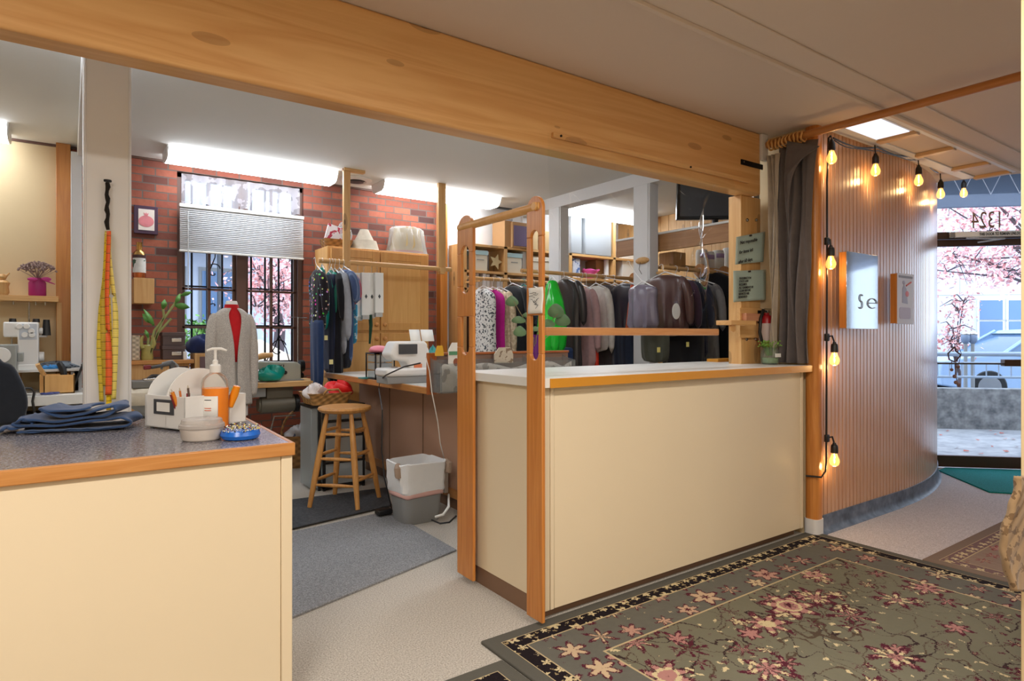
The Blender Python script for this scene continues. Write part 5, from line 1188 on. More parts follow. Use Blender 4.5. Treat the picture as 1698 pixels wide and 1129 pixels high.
# chair back
ch = PZ(-30, 760, .45); chx, chy = PY(-14, 700, 4.6).x, 4.6
cb = thing('office_chair', (chx, chy, 0), 'dark rounded office chair back cut by the left edge of the view', 'chair')
zc1, zc0 = PY(0, 592, chy).z, PY(0, 706, chy).z
prof = [(-.24, zc0), (.10, zc0), (.155, zc0 + .07), (.155, zc0 + .18), (.10, zc0 + .33), (.05, zc1 - .03), (-.0, zc1), (-.24, zc1)]
MB().prism([(chx + a_, b_) for a_, b_ in bez(prof, 4)], chy, chy + .07, 'xz').build('backrest', fabric('charcoal_cloth', (38, 42, 50)), cb, bevel=.02, seg=3)
MB().box(chx - .24, chx + .1, chy + .1, chy + .5, .46, .54).build('seat', fabric('charcoal_cloth', (38, 42, 50)), cb, bevel=.03, seg=3)
MB().cyl((chx - .07, chy + .3, .08), (chx - .07, chy + .3, .47), .03).box(chx - .1, chx - .04, chy + .04, chy + .14, .42, zc0 + .1).build('column', M['black'], cb)
for k_ in range(5): a_ = 2 * PI * k_ / 5; MB().tube([(chx - .07, chy + .3, .1), (chx - .07 + .26 * math.cos(a_), chy + .3 + .26 * math.sin(a_), .05), (chx - .07 + .27 * math.cos(a_), chy + .3 + .27 * math.sin(a_), .0)], .018, 8).build('leg', M['black'], cb)
# ================================================================== island
IT = .96; ia = PZ(697, 643, IT); ib = PZ(542, 617, IT); ix0 = (ia.x + ib.x) / 2; iy0, iy1 = ia.y, 5.98
isl = thing('work_island', (2.8, 5, 0), 'work island with pinkish tan panels and an overhanging oak edged white top', 'island')
MB().box(2.35, 3.55, iy0 + .10, iy1 - .04, .1, IT - .05).build('body', M['pinktan'], isl)
for y_ in (iy0 + .1, iy0 + .70, iy0 + 1.35): MB().box(2.343, 2.352, y_, y_ + .006, .1, IT - .05).build('panel_joint', M['brown_plinth'], isl)
MB().box(2.344, 2.352, iy0 + .10, iy1 - .04, .1, .17).build('kick_board', M['oaky'], isl)
MB().box(2.39, 3.5, iy0 + .14, iy1 - .1, 0, .1).build('plinth', M['brown_plinth'], isl)
itp = thing('island_top', (2.8, 5, IT - .045), 'white laminate top with oak edging on the tan work island', 'worktop')
MB().box(ix0 + .02, 3.6, iy0 + .02, iy1, IT - .045, IT).build('slab', M['offwhite'], itp)
MB().box(ix0, ix0 + .02, iy0, iy1 + .0, IT - .047, IT + .001).build('long_edge', M['oaky'], itp, bevel=.004)
MB().box(ix0 + .02, 3.6, iy0, iy0 + .02, IT - .047, IT + .001).build('end_edge', M['oak'], itp, bevel=.004)
rz_ = PY(712, 585, iy0 - .01).z; prx = PY(942, 580, iy0).x
pt = thing('island_partition', (2.6, iy0 + .03, IT), 'low stained wooden divider standing along the near end of the island', 'divider')
dkw = wood('reddish_board', (176, 100, 48), (146, 76, 32), 'z', .9, .35, False)
MB().box(ix0 + .0, ix0 + .075, iy0 - .012, iy0 + .0, IT - .05, rz_).build('end_board', dkw, pt, bevel=.002)
MB().box(ix0 + .06, prx, iy0 + .002, iy0 + .02, IT + .001, rz_ - .015).build('panel', plain('divider_panel', (158, 130, 118), .6), pt)
MB().box(ix0 + .06, prx, iy0 - .012, iy0 + .028, rz_ - .018, rz_).build('top_rail', wood('rail_reddish', (186, 112, 66), (160, 88, 46), 'x', .9, .35, False), pt, bevel=.003)
def acrylic(u0, u1, label, tilt=0):
    y_ = iy0 - .015; a = PY(u0, 590, y_ - .1).x; b = PY(u1, 590, y_ - .1).x
    z0_ = IT - .03; z1_ = rz_ - .05
    t = thing('acrylic_bin', ((a + b) / 2, y_ - .1, z0_), label, 'bin', 'clear bins hung on the island divider')
    mb = MB().box(a, b, y_ - .16, y_ - .157, z0_, z1_ - .02).box(a, b, y_ - .003, y_, z0_, z1_).box(a, b, y_ - .16, y_, z0_, z0_ + .003)
    mb.prism([(y_ - .16, z0_), (y_, z0_), (y_, z1_ + .02), (y_ - .05, z1_), (y_ - .16, z1_ - .02)], a, a + .003, 'yz').prism([(y_ - .16, z0_), (y_, z0_), (y_, z1_ + .02), (y_ - .05, z1_), (y_ - .16, z1_ - .02)], b - .003, b, 'yz')
    mb.build('walls', M['acryl'], t, smooth=False); return t, a, b, y_, z0_, z1_
for (u0, u1, lb_) in ((725, 768, 'clear acrylic bin with pattern packets, left of the rear upright board'), (775, 880, 'clear acrylic bin between the two upright boards'), (893, 946, 'clear acrylic bin right of the front upright board')):
    t, a, b, y_, z0_, z1_ = acrylic(u0, u1, lb_)
    MB().grid(lambda p, q, a=a, b=b, y_=y_, z0_=z0_, z1_=z1_: (a + .01 + (b - a - .02) * p, y_ - .13 + .09 * q * 0 + .015 * math.sin(p * 9), z0_ + .006 + (z1_ - z0_ - .05) * q * (1 + .12 * math.sin(p * 7))), 16, 4).build('paper_lining', fabric('mottled_paper', (206, 198, 188), (150, 142, 136), 'blot', 14), t, solid=.004)
def packet(u0, u1, v0, v1, y_, nm, mats, lb_, cat):
    a, b = PY(u0, v1, y_), PY(u1, v0, y_); zb = PY((u0 + u1) / 2, v1, y_).z; zt = PY((u0 + u1) / 2, v0, y_).z
    t = thing(nm, ((a.x + b.x) / 2, y_, zb), lb_, cat)
    w = b.x - a.x
    MB().prism([(a.x, zb), (b.x, zb), (b.x, zt - .05), (b.x - w * .15, zt), (a.x + w * .25, zt), (a.x, zt - .05)], y_, y_ + .008, 'xz').build('cover', mats[0], t)
    return t, a.x, b.x, zb, zt
t, a, b, z0_, z1_ = packet(744, 768, 568, 628, iy0 - .10, 'pattern_booklet', [M['paper']], 'small white booklet with green title band and portrait in the left acrylic bin', 'booklet')
MB().box(a + .002, b - .002, iy0 - .103, iy0 - .1, z0_ + (z1_ - z0_) * .66, z0_ + (z1_ - z0_) * .76).build('title_band', plain('green_print', (90, 150, 112), .6), t)
MB().ball(((a + b) / 2, iy0 - .101, z0_ + (z1_ - z0_) * .46), (.022, .002, .028)).build('portrait', plain('auburn_print', (150, 84, 60), .6), t)
t, a, b, z0_, z1_ = packet(722, 736, 573, 590, iy0 - .08, 'yellow_flower_clip', [plain('yellow_print', (226, 176, 50), .6)], 'little yellow flower clip on the left acrylic bin rim', 'clip')
t, a, b, z0_, z1_ = packet(820, 851, 576, 602, iy0 - .09, 'paper_bag', [fabric('craft_print', (214, 204, 186), (150, 130, 110), 'blot', 26)], 'crumpled beige paper packet sticking out of the middle acrylic bin', 'paper packet')

# sewing machine on the island
my0 = 4.25
def mp(u, v, y_=my0): p = PY(u, v, y_); return (p.x, p.z)
smx = PY(680, 630, my0).x
swm = thing('computer_sewing_machine', (smx, my0 + .1, IT), 'white and grey computerised sewing machine with a dark screen on the island', 'sewing machine')
x0, _ = mp(642, 600); x1, _ = mp(697, 600); x1b, _ = mp(711, 600)
zb0 = IT; zt0 = mp(680, 566)[1]; zmid = mp(680, 582)[1]; zarm = mp(660, 592)[1]; zbed = mp(660, 607)[1]
wpl = M['white_plastic']
MB().box(x0, x1b, my0, my0 + .20, zb0, zb0 + .055).build('base', M['grey_plastic'], swm, bevel=.006)
MB().box(x0 - .01, x1b, my0 - .01, my0 + .21, zb0 + .055, zb0 + .115).build('bed', wpl, swm, bevel=.02, seg=4)
MB().prism([(x1b - .14, zb0 + .1), (x1b, zb0 + .1), (x1b + .005, zt0 - .02), (x1b - .02, zt0), (x0 + .08, zt0), (x0 + .03, zt0 - .1), (x0 + .07, zt0 - .14), (x1b - .17, zt0 - .15)], my0 + .02, my0 + .19, 'xz').build('arm', wpl, swm, bevel=.018, seg=4)
MB().box(x0 + .10, x1b - .09, my0 + .008, my0 + .022, zt0 - .095, zt0 - .02).build('screen', plain('dark_screen', (78, 80, 84), .2), swm, bevel=.004)
MB().box(x1b - .115, x1b - .05, my0 + .012, my0 + .022, zt0 - .27, zt0 - .17).build('orange_sticker', plain('orange_note', (222, 130, 90), .6), swm, bevel=.002)
MB().cyl((x1b, my0 + .1, zt0 - .09), (x1b + .03, my0 + .1, zt0 - .09), .05, n=20).build('handwheel', wpl, swm, bevel=.006)
MB().cyl((x0 + .09, my0 + .1, zb0 + .12), (x0 + .09, my0 + .1, zt0 - .12), .008, n=8).box(x0 + .07, x0 + .12, my0 + .08, my0 + .12, zb0 + .118, zb0 + .126).build('needle_bar', M['steel'], swm)
for i, (u0, u1, v0, v1, r_, lb_) in enumerate(((679, 700, 548, 566, -.15, 'white paper slip lying upright on the computer sewing machine, left'), (698, 722, 549, 567, .35, 'white paper slip tilted on top of the computer sewing machine, right'))):
    a, b = PY(u0, v1, my0 + .12), PY(u1, v0, my0 + .12)
    o = MB().add([(a.x, a.y - .02, zt0), (b.x - .02, a.y - .02, zt0), (b.x, a.y + .05, zt0 + .09), (a.x + .02, a.y + .05, zt0 + .09)], [(0, 1, 2, 3)]).build('paper_slip', M['paper'], solid=.002); tag(o, lb_, 'paper')
blob('teal_pouch', (PY(717, 600, my0 + .3).x, my0 + .3, IT), (.05, .05, .16), plain('teal_print', (60, 150, 150), .6, var=.3, vs=20), 'teal printed pouch standing behind the computer sewing machine', 'pouch', 31, amp=.12)
# drawer organiser with pincushion
a, b = PY(622, 612, 4.75), PY(655, 612, 4.75); zt_ = PY(638, 585, 4.75).z
og = thing('mini_drawers', ((a.x + b.x) / 2, 4.85, IT), 'small black framed clear drawer set on the island, left of the computer sewing machine', 'drawer set')
MB().box(a.x, b.x, 4.75, 4.77, zt_ - .012, zt_).box(a.x, a.x + .01, 4.75, 4.76, IT, zt_).box(a.x, a.x + .01, 4.94, 4.95, IT, zt_).box(b.x - .01, b.x, 4.75, 4.76, IT, zt_).box(b.x - .01, b.x, 4.94, 4.95, IT, zt_).box(a.x, b.x, 4.75, 4.95, zt_ - .012, zt_).box((a.x + b.x) / 2 - .05, (a.x + b.x) / 2 - .04, 4.738, 4.742, IT, zt_).box(a.x, b.x, 4.75, 4.95, IT, IT + .008).build('frame', M['black'], og)
hh_ = (zt_ - IT - .03) / 3
for k_ in range(3): MB().box(a.x + .014, b.x - .014, 4.742, 4.94, IT + .012 + k_ * (hh_ + .003), IT + .01 + hh_ + k_ * (hh_ + .003) - .006).build('drawer', M['binplastic'], og, bevel=.003)
blob('pin_cushion', ((a.x + b.x) / 2 - .01, 4.85, zt_), (.085, .075, .035), plain('pink_satin', (236, 140, 160), .4), 'round pink pincushion on the small drawer set', 'pincushion', 33, amp=.06)
tag(MB().box(PY(600, 615, 4.9).x, PY(624, 615, 4.9).x, 4.9, 4.98, IT, IT + .012).build('teal_ruler', plain('teal_ruler', (70, 150, 150), .4)), 'flat teal ruler lying on the island near the clothes rack', 'ruler')
# cables on the island end and the power strip
tag(MB().tube([PD(697, 602, 3.95), PD(670, 608, 4.1), PD(640, 622, 4.35), Vector((ix0 - .012, 4.62, IT + .006)), Vector((ix0 - .02, 4.62, IT - .06)), PD(634, 680, 4.45), PD(633, 745, 4.4), PD(637, 790, 4.35), Vector((PZ(640, 850, .01).x + .05, PZ(640, 850, .01).y, .012))], .005, 7).build('black_cable', M['black']), 'black power cable running from the computer sewing machine over the island edge', 'cable')
tag(MB().tube([PD(706, 592, 3.92), PD(712, 615, 3.9), PD(716, 650, 3.9), PD(726, 700, 3.95), PD(730, 735, 4.0), PX(737, 762, 2.34)], .0032, 7).build('white_cable', M['offwhite']), 'thin white cable hanging from the acrylic bins down to the power strip', 'cable')
pA, pB = PX(738, 766, 2.335), PX(746, 819, 2.335)
ps = thing('power_strip', (2.335, pA.y - .02, pB.z), 'white metal power strip screwed to the tan island panel', 'power strip')
MB().box(2.31, 2.345, pA.y - .035, pA.y + .03, pB.z, pA.z).build('housing', M['offwhite'], ps, bevel=.004)
for k_ in range(5): zz = pB.z + (pA.z - pB.z) * (.12 + .18 * k_); MB().box(2.304, 2.311, pA.y - .02, pA.y + .015, zz - .012, zz + .012).build('socket', M['dgrey_plastic'] if k_ % 2 else M['grey_plastic'], ps)
MB().ball((2.29, pA.y - .01, pB.z + .09), (.02, .022, .02)).build('plug', M['white_plastic'], ps); MB().ball((2.29, pA.y - .01, pB.z + .14), (.02, .022, .02)).build('plug', M['black'], ps)
tag(MB().tube([PX(744, 820, 2.32), PD(744, 840, 3.95), PD(735, 853, 3.9), PD(722, 857, 3.92)], .008, 8).build('strip_cord', M['offwhite']), 'short white cord curving from the power strip to behind the bin', 'cable')
tag(MB().tube([PD(757, 855, 4.02), PD(745, 866, 4.02), PD(730, 868, 4.1), PD(716, 862, 4.2)], .006, 6).build('floor_cable', M['black']), 'black cable lying on the floor beside the waste bin', 'cable')
bt_ = PZ(636, 855, .012); tag(MB().box(bt_.x - .05, bt_.x + .06, bt_.y - .03, bt_.y + .05, .022, .06).build('foot_pedal', M['black'], bevel=.008), 'small black adapter block on the rubber mat edge left of the waste bin', 'adapter')

# waste bin
wc = PZ(683, 871, .0); wx, wy = wc.x + .09, wc.y + .115
wbn = thing('waste_bin', (wx, wy, 0), 'grey plastic waste bin lined with a white bag with a pink band', 'waste bin')
def rrz(z, hw, hd, r): return [Vector((x, y, z)) for x, y in rr(wx - hw, wx + hw, wy - hd, wy + hd, r, 5)]
MB().loft([rrz(.0, .135, .115, .05), rrz(.01, .14, .12, .055), rrz(.235, .158, .135, .06)]).build('body', M['grey_plastic'], wbn)
def lin_ring(z, hw, hd, f, ph):
    return [Vector((wx + (p.x - wx) * (1 + f * math.sin(i * 1.9 + ph)), wy + (p.y - wy) * (1 + f * math.sin(i * 2.3 + ph)), z + (.006 * math.sin(i * 1.1 + ph) if f else 0))) for i, p in enumerate(rrz(z, hw, hd, .06))]
wbag = plain('bag_white', (236, 238, 240), .4, var=.03, vs=20)
MB().loft([lin_ring(.205, .162, .139, .004, 0), lin_ring(.235, .176, .152, .022, .5), lin_ring(.27, .172, .148, .026, 1), lin_ring(.31, .178, .152, .03, 1.6), lin_ring(.35, .176, .154, .026, 2.4), lin_ring(.39, .181, .157, .02, 3), lin_ring(.425, .182, .158, .008, 3), lin_ring(.43, .172, .148, .005, 3), lin_ring(.36, .165, .14, .01, 4), lin_ring(.2, .14, .12, .01, 5)], caps=False).build('liner', wbag, wbn)
MB().loft([lin_ring(.19, .163, .14, .004, 0), lin_ring(.20, .166, .143, .004, .2), lin_ring(.222, .168, .145, .006, .6)], caps=False).build('pink_band', plain('pink_band', (222, 178, 172), .5), wbn, solid=.002)
for s_, yy in ((-1, -.05), (1, -.09)): MB().tube([(wx + s_ * .175, wy + yy - .02, .42), (wx + s_ * .19, wy + yy - .05, .40), (wx + s_ * .185, wy + yy - .05, .35), (wx + s_ * .175, wy + yy - .01, .34)], [.02, .025, .025, .015], 8).build('handle', plain('kraft', (168, 146, 128), .7), wbn)

# bar stool
scx, scy = 1.754, 4.73
stl = thing('wooden_stool', (scx, scy, 0), 'tall round seated wooden stool with turned legs beside the island', 'stool')
MB().lathe(scx, scy, [(.17, .725), (.195, .735), (.205, .752), (.198, .766), (.17, .772), (.05, .768)], 36).build('seat', M['stool'], stl)
lt_, lb_ = [], []
for k_, (fx_, fy_) in enumerate(((1.474, 4.73), (1.751, 4.455), (2.019, 4.703), (1.773, 5.039))):
    d_ = Vector((fx_ - scx, fy_ - scy, 0)); d_ = d_.normalized() * .275
    ft = Vector((scx + d_.x, scy + d_.y, .022 if k_ != 3 else .0)); tp__ = Vector((scx + d_.x * .5, scy + d_.y * .5, .73))
    pts = [ft + (tp__ - ft) * q_ for q_ in (0, .12, .3, .5, .75, .92, 1)]
    MB().tube(pts, [.017, .019, .023, .024, .022, .017, .014], 14).build('leg', M['stool'], stl); lt_.append(tp__); lb_.append(ft)
for k_ in range(4):
    n_ = (k_ + 1) % 4
    for zz in ((.17, .37, .56) if k_ % 2 == 0 else (.205, .40, .585)):
        f_ = zz / .73; a = lb_[k_] + (lt_[k_] - lb_[k_]) * f_; b = lb_[n_] + (lt_[n_] - lb_[n_]) * f_
        MB().tube([a, a * .75 + b * .25, (a + b) / 2, a * .25 + b * .75, b], [.008, .0125, .0145, .0125, .008], 10).build('rung', M['stool'], stl)
# drawer tower with tray basket
a = PZ(536, 815, 0); tx0, tyy = a.x, a.y; tx1_ = tx0 + .37
dt_ = thing('drawer_tower', ((tx0 + tx1_) / 2, tyy + .2, 0), 'black framed tower of clear plastic drawers behind the wooden stool', 'drawer tower')
zt_ = .725
for xx in (tx0, tx1_ - .02):
    for yy in (tyy, tyy + .34): MB().box(xx, xx + .02, yy, yy + .02, 0, zt_).build('upright', M['black'], dt_)
MB().box(tx0, tx1_, tyy, tyy + .36, zt_ - .02, zt_).box(tx0, tx1_, tyy, tyy + .36, .02, .04).build('shelf_frame', M['black'], dt_)
for zz0, zz1 in ((.05, .24), (.26, .46), (.48, .59), (.60, .70)):
    d_ = MB().box(tx0 + .022, tx1_ - .022, tyy - .005, tyy + .35, zz0, zz1 - .012).build('drawer', M['binplastic'], dt_, bevel=.004)
    MB().box(tx0, tx1_, tyy - .008, tyy + .004, zz1 - .014, zz1 + .004).build('cross_rail', M['black'], dt_)
dt2 = thing('drawer_tower', (tx0 - .05, tyy + .2, 0), 'narrow frosted plastic drawer tower pushed against the left side of the black framed one', 'drawer tower')
MB().box(tx0 - .085, tx0 - .012, tyy + .06, tyy + .36, .02, zt_ - .02).build('drawers', M['binplastic'], dt2, bevel=.006)
MB().box(tx0 - .03, tx0 - .008, tyy + .035, tyy + .055, 0, zt_).box(tx0 - .09, tx0 - .008, tyy + .035, tyy + .37, zt_ - .02, zt_).build('frame', M['black'], dt2)
bz = .73; bx0_, bx1_ = PY(512, 672, tyy).x + .01, PY(583, 672, tyy).x
tk_ = thing('tray_basket', ((bx0_ + bx1_) / 2, tyy + .15, bz), 'shallow wicker tray basket of cloth on top of the drawer towers', 'basket')
def bring(z, e): return [Vector((x, y, z)) for x, y in rr(bx0_ - e, bx1_ + e, tyy - .03 - e, tyy + .33 + e, .04, 4)]
MB().loft([bring(bz, -.03), bring(bz + .09, 0), bring(bz + .10, .008), bring(bz + .10, -.012), bring(bz + .02, -.04)]).build('tray', M['wicker'], tk_)
MB().tube([(bx0_ + .10, tyy - .035, bz + .09), (bx0_ + .13, tyy - .038, bz + .13), (bx1_ - .13, tyy - .038, bz + .13), (bx1_ - .10, tyy - .035, bz + .09)], .009, 8).build('handle', M['wicker'], tk_)
blob('red_fabric', ((bx0_ + bx1_) / 2 + .10, tyy + .14, bz + .05), (.14, .12, .075), plain('red_satin', (226, 28, 30), .5, var=.15), 'bright red gathered fabric heaped in the wicker tray basket', 'fabric', 41, amp=.2, n=40, m=22)
blob('green_fabric', ((bx0_ + bx1_) / 2 - .04, tyy + .22, bz + .05), (.07, .07, .06), fabric('deep_green', (40, 110, 80)), 'bit of green fabric beside the red heap in the tray basket', 'fabric', 42, amp=.3)
blob('white_fabric', ((bx0_ + bx1_) / 2 - .11, tyy + .10, bz + .05), (.09, .10, .07), fabric('mixed_white', (226, 218, 216), (190, 170, 170), 'blot', 12), 'white and pale pink fabric pieces at the left of the tray basket', 'fabric', 43, amp=.35)

# ================================================================== cabinet on the back wall
ca, cb_ = PY(544, 407, 6.27), PY(712, 421, 6.27); cz = ca.z
cab = thing('tall_cabinet', ((ca.x + cb_.x) / 2, 6.48, 0), 'tall maple cabinet with four panelled doors against the brick wall', 'cabinet')
MB().box(ca.x, cb_.x, 6.29, 6.69, 0, cz).build('body', M['maple'], cab, bevel=.003)
mx__ = PY(630, 500, 6.27).x; zs = PY(630, 550, 6.27).z
for (xx0, xx1, z0_, z1_, ks_) in ((ca.x + .03, mx__ - .006, zs + .015, cz - .02, 1), (mx__ + .006, cb_.x - .03, zs + .015, cz - .02, -1), (ca.x + .03, mx__ - .006, .1, zs - .015, 1), (mx__ + .006, cb_.x - .03, .1, zs - .015, -1)):
    d_ = MB().box(xx0, xx1, 6.268, 6.29, z0_, z1_).build('door', M['maple'], cab, bevel=.003)
    e_ = .085
    MB().box(xx0, xx0 + e_, 6.258, 6.269, z0_, z1_).box(xx1 - e_, xx1, 6.258, 6.269, z0_, z1_).box(xx0 + e_, xx1 - e_, 6.258, 6.269, z1_ - e_, z1_).box(xx0 + e_, xx1 - e_, 6.258, 6.269, z0_, z0_ + e_).build('door_frame', wood('maple_rail', (216, 164, 98), (200, 144, 78), 'z', .5, .4, False), d_, bevel=.003)
    kx = xx1 - .04 if ks_ == 1 else xx0 + .04; kzz = zs + .075 if z0_ > .5 else zs - .075
    MB().ball((kx, 6.24, kzz), (.022, .02, .022)).build('knob', M['oak'], d_)
# on top
c0_, c1_ = PY(537, 400, 6.4), PY(578, 400, 6.4)
mb_ = thing('magazine_basket', ((c0_.x + c1_.x) / 2, 6.48, cz), 'small wicker basket on the tall cabinet, behind the rack post', 'basket')
MB().loft([[Vector((x, y, z)) for x, y in rr(c0_.x + i0, c1_.x + .05 - i0, 6.36 + i0, 6.6 - i0, .04, 3)] for z, i0 in ((cz, .03), (cz + .09, 0), (cz + .09, .015), (cz + .02, .04))]).build('basket', M['wickerdk'], mb_)
o = MB().box(c0_.x + .02, c0_.x + .22, 6.42, 6.44, cz + .04, cz + .24).rot(.25, (c0_.x + .1, 6.4, cz + .1), 'Y').build('magazine', fabric('magazine_print', (226, 218, 220), (176, 60, 80), 'blot', 14)); tag(o, 'red and white printed magazine leaning in the basket on the cabinet', 'magazine')
blob('plastic_wrap', (c1_.x - .02, 6.46, cz + .08), (.08, .07, .10), clear('wrap', (245, 245, 245), .3, .1, .25), 'clear crinkled plastic wrap bunched in the basket on the cabinet', 'plastic', 51, amp=.3)
for (u, v0, w0_, w1_, rb, lb_) in ((604, 381, .045, .14, 0, 'cream cone lampshade nested over another on the tall cabinet'), (604, 400, .13, .165, 1, 'lower cream lampshade under the cone one on the tall cabinet')):
    c = PY(u, 409, 6.47); zt_ = PY(u, v0, 6.47).z; zb_l = cz + (.045 if rb == 0 else 0)
    t = thing('lampshade', (c.x, 6.47, zb_l), lb_, 'lampshade', 'cone lampshades on the cabinet')
    MB().lathe(c.x, 6.47, [(w1_ + (.0 if rb else .0), zb_l), (w1_ - .004, zb_l + .004), (w0_, zt_), (w0_ - .01, zt_)], 30).build('shade', fabric('linen_shade', (196, 186, 168)), t)
    MB().tube([(c.x + w1_ * math.cos(a_), 6.47 + w1_ * math.sin(a_), zb_l + .006) for a_ in [2 * PI * i / 28 for i in range(29)]], .004, 6, caps=False).build('rim', M['offwhite'], t)
c = PY(674, 414, 6.5); zt_ = PY(674, 379, 6.5).z
ds = thing('drum_lampshade', (c.x, 6.5, cz), 'large gold drum lampshade in clear wrap on the tall cabinet', 'lampshade')
MB().lathe(c.x, 6.5, [(.20, cz + .02), (.15, zt_), (.14, zt_)], 36, sy=.85).build('shade', plain('gold_shade', (190, 166, 112), .5), ds)
MB().lathe(c.x, 6.5, [(.205, cz + .012), (.2, cz + .035)], 36, sy=.85).build('rim', plain('pink_rim', (190, 120, 110), .5), ds)
rnd = random.Random(4)
MB().loft([[Vector((c.x + (r_ + .02 * math.sin(k_ * 2.3 + z_ * 40)) * math.cos(2 * PI * k_ / 30), 6.5 + .85 * (r_ + .02 * math.cos(k_ * 3.1 + z_ * 30)) * math.sin(2 * PI * k_ / 30) * .9, z_)) for k_ in range(30)] for r_, z_ in ((.25, cz + .002), (.235, cz + .03), (.215, cz + .1), (.185, zt_ - .02), (.15, zt_ + .01))], caps=False).build('wrap', clear('wrap', (245, 245, 245), .3, .1, .25), ds)

# ================================================================== hanging rack by the cabinet
RY = 5.98
def vz(u, v, y): return PY(u, v, y).z
rk = thing('hanging_rack', (PY(650, 440, RY).x, RY, vz(650, 440, RY)), 'pine rack of two ceiling posts and a long dowel in front of the cabinet', 'clothes rack')
zr = (vz(528, 434, RY) + vz(748, 445, RY)) / 2
for (u0, u1) in ((569, 580), (726, 738)):
    a, b = PY(u0, 400, RY), PY(u1, 400, RY); MB().box(a.x, b.x, RY - .02, RY + .02, zr - .03, ZW).build('post', M['pine'], rk, bevel=.003)
    MB().box((a.x + b.x) / 2 - .03, (a.x + b.x) / 2 + .03, RY - .035, RY + .03, zr - .055, zr + .01).build('dowel_bracket', M['pine'], rk, bevel=.004)
MB().box(PY(569, 316, RY).x, PY(604, 316, RY).x, RY - .03, RY + .03, ZW - .03, ZW).build('ceiling_cleat', M['pinex'], rk, bevel=.003)
MB().cyl((PY(528, 434, RY).x, RY, zr), (PY(748, 445, RY).x, RY, zr), .024, n=18).build('dowel', M['pinex'], rk, bevel=.004)

def garment(name, u, vt, vb, y, zrod, mat, label, cat, w=.40, t=.09, sleeves=True, kind='top', folds=.17, seed=0, flare=1.0, group=None, yaw=0.0, shoulder=.06, hanger=True, slen=.5, smat=None, hook=(235, 235, 235)):
    """a hung piece of clothing: the width runs across the rod"""
    ry = min((6.0, 5.02, 4.0, 5.98) if zrod == globals().get('ZR') else (RY,), key=lambda q_: abs(q_ - y))
    x = PY(u, vt, y).x; zt = PY(u, vt, y).z; zb = PY(u, vb, y).z; L = zt - zb; rnd = random.Random(seed * 7 + int(u))
    root = thing(name, (x, y, zb), label, cat, group); ph = rnd.uniform(0, 6); n = 36
    yaw = yaw + rnd.uniform(-.12, .12)
    def P3(a, b, z): return Vector((x + a * math.cos(yaw) - b * math.sin(yaw) * -1 * -1, y + a * math.sin(yaw) + b * math.cos(yaw), z))
    if kind == 'pants': prof = [(0, .48, .8), (.02, .5, 1), (.3, .5, 1), (.7, .48, .9), (1, .46, .9)]
    elif kind == 'bag': prof = [(0, .06, .5), (.06, .10, .8), (.14, .16, .9), (.25, .38, 1.3), (.6, .5, 1.7), (.9, .42, 1.5), (1, .2, .8)]
    else: prof = [(0, .11, .5), (.012, .15, .7), (shoulder * .55, .26, .8), (shoulder * .95, .37, .85), (shoulder + .03, .43, .9), (shoulder + .12, .45, .95), (.3, .42, 1.0), (.5, .42, 1.05), (.75, .45 * flare, 1.15), (1, .5 * flare, 1.25)]
    t *= .72
    rings = []
    for s_, hw, ht in prof:
        ring = []
        for k_ in range(n):
            a_ = 2 * PI * k_ / n; f_ = 1 + folds * (s_ + .15) * math.sin(a_ * 8 + ph + s_ * 2) + folds * .6 * s_ * math.sin(a_ * 13 + ph)
            ring.append(P3(t * .5 * ht * math.sin(a_) * f_, w * hw * math.cos(a_) * (1 + (f_ - 1) * .25), zt - L * s_ + (.006 * math.sin(a_ * 8 + ph) if s_ == 1 else 0)))
        rings.append(ring)
    MB().loft(rings).build('cloth', mat, root, sub=1)
    if sleeves:
        for sg__ in (-1, 1):
            yy = sg__ * w * .47
            MB().tube([P3(0, yy * .66, zt - .03), P3(.0, yy * .94, zt - .085), P3(.015, yy * 1.1, zt - slen * .5), P3(.02, yy * 1.08, zt - slen)], [.028, .046, .044, .036], 12).build('sleeve', smat or mat, root, sub=1)
    if hanger:
        hm = plain('hanger_%d_%d_%d' % hook, hook, .4)
        MB().tube([P3(0, -w * .36, zt - .03), P3(0, 0, zt + .03), P3(0, w * .36, zt - .03)], .006, 6).tube([P3(0, 0, zt + .02), (x, y * .5 + ry * .5, (zt + zrod) / 2 + .01), (x, ry - .024, zrod - .005), (x, ry - .02, zrod + .02), (x, ry, zrod + .026), (x, ry + .022, zrod + .014)], .0028, 5).build('hanger', hm, root)
    return root
G1 = 'clothes on the rack by the cabinet'
def card(root, u, v, y, rgb=(222, 214, 150), nm='paper_tag'):
    p = PY(u, v, y); MB().box(p.x - .018, p.x + .018, y - .004, y, p.z - .022, p.z + .022).build(nm, plain('tag_%d' % rgb[0], rgb, .7), root)
flor = fabric('butterfly_print', (30, 26, 34), None, 'flower', 28)
tie = fabric('blue_tie_dye', (70, 160, 200), (200, 226, 234), 'blot', 16); strp = fabric('denim_stripe', (60, 78, 116), (96, 112, 144), 'stripe', 150)
r_ = garment('jeans', 526, 530, 648, RY - .14, zr, fabric('indigo', (34, 56, 96)), 'long indigo jeans leg hanging lowest at the left end of the rack', 'trousers', w=.26, t=.13, sleeves=False, kind='pants', hanger=False, seed=1, group=G1)
garment('floral_blouse', 527, 447, 552, RY - .1, zr, flor, 'black blouse with butterflies and flowers, leftmost on the rack', 'blouse', w=.34, t=.14, seed=2, group=G1, slen=.45)
garment('teal_gown', 534, 443, 548, RY, zr, plain('teal_gown', (30, 158, 146), .35, var=.25, vs=10), 'shiny teal satin gown next to the butterfly blouse', 'dress', w=.24, t=.11, kind='bag', sleeves=False, folds=.25, seed=3, group=G1)
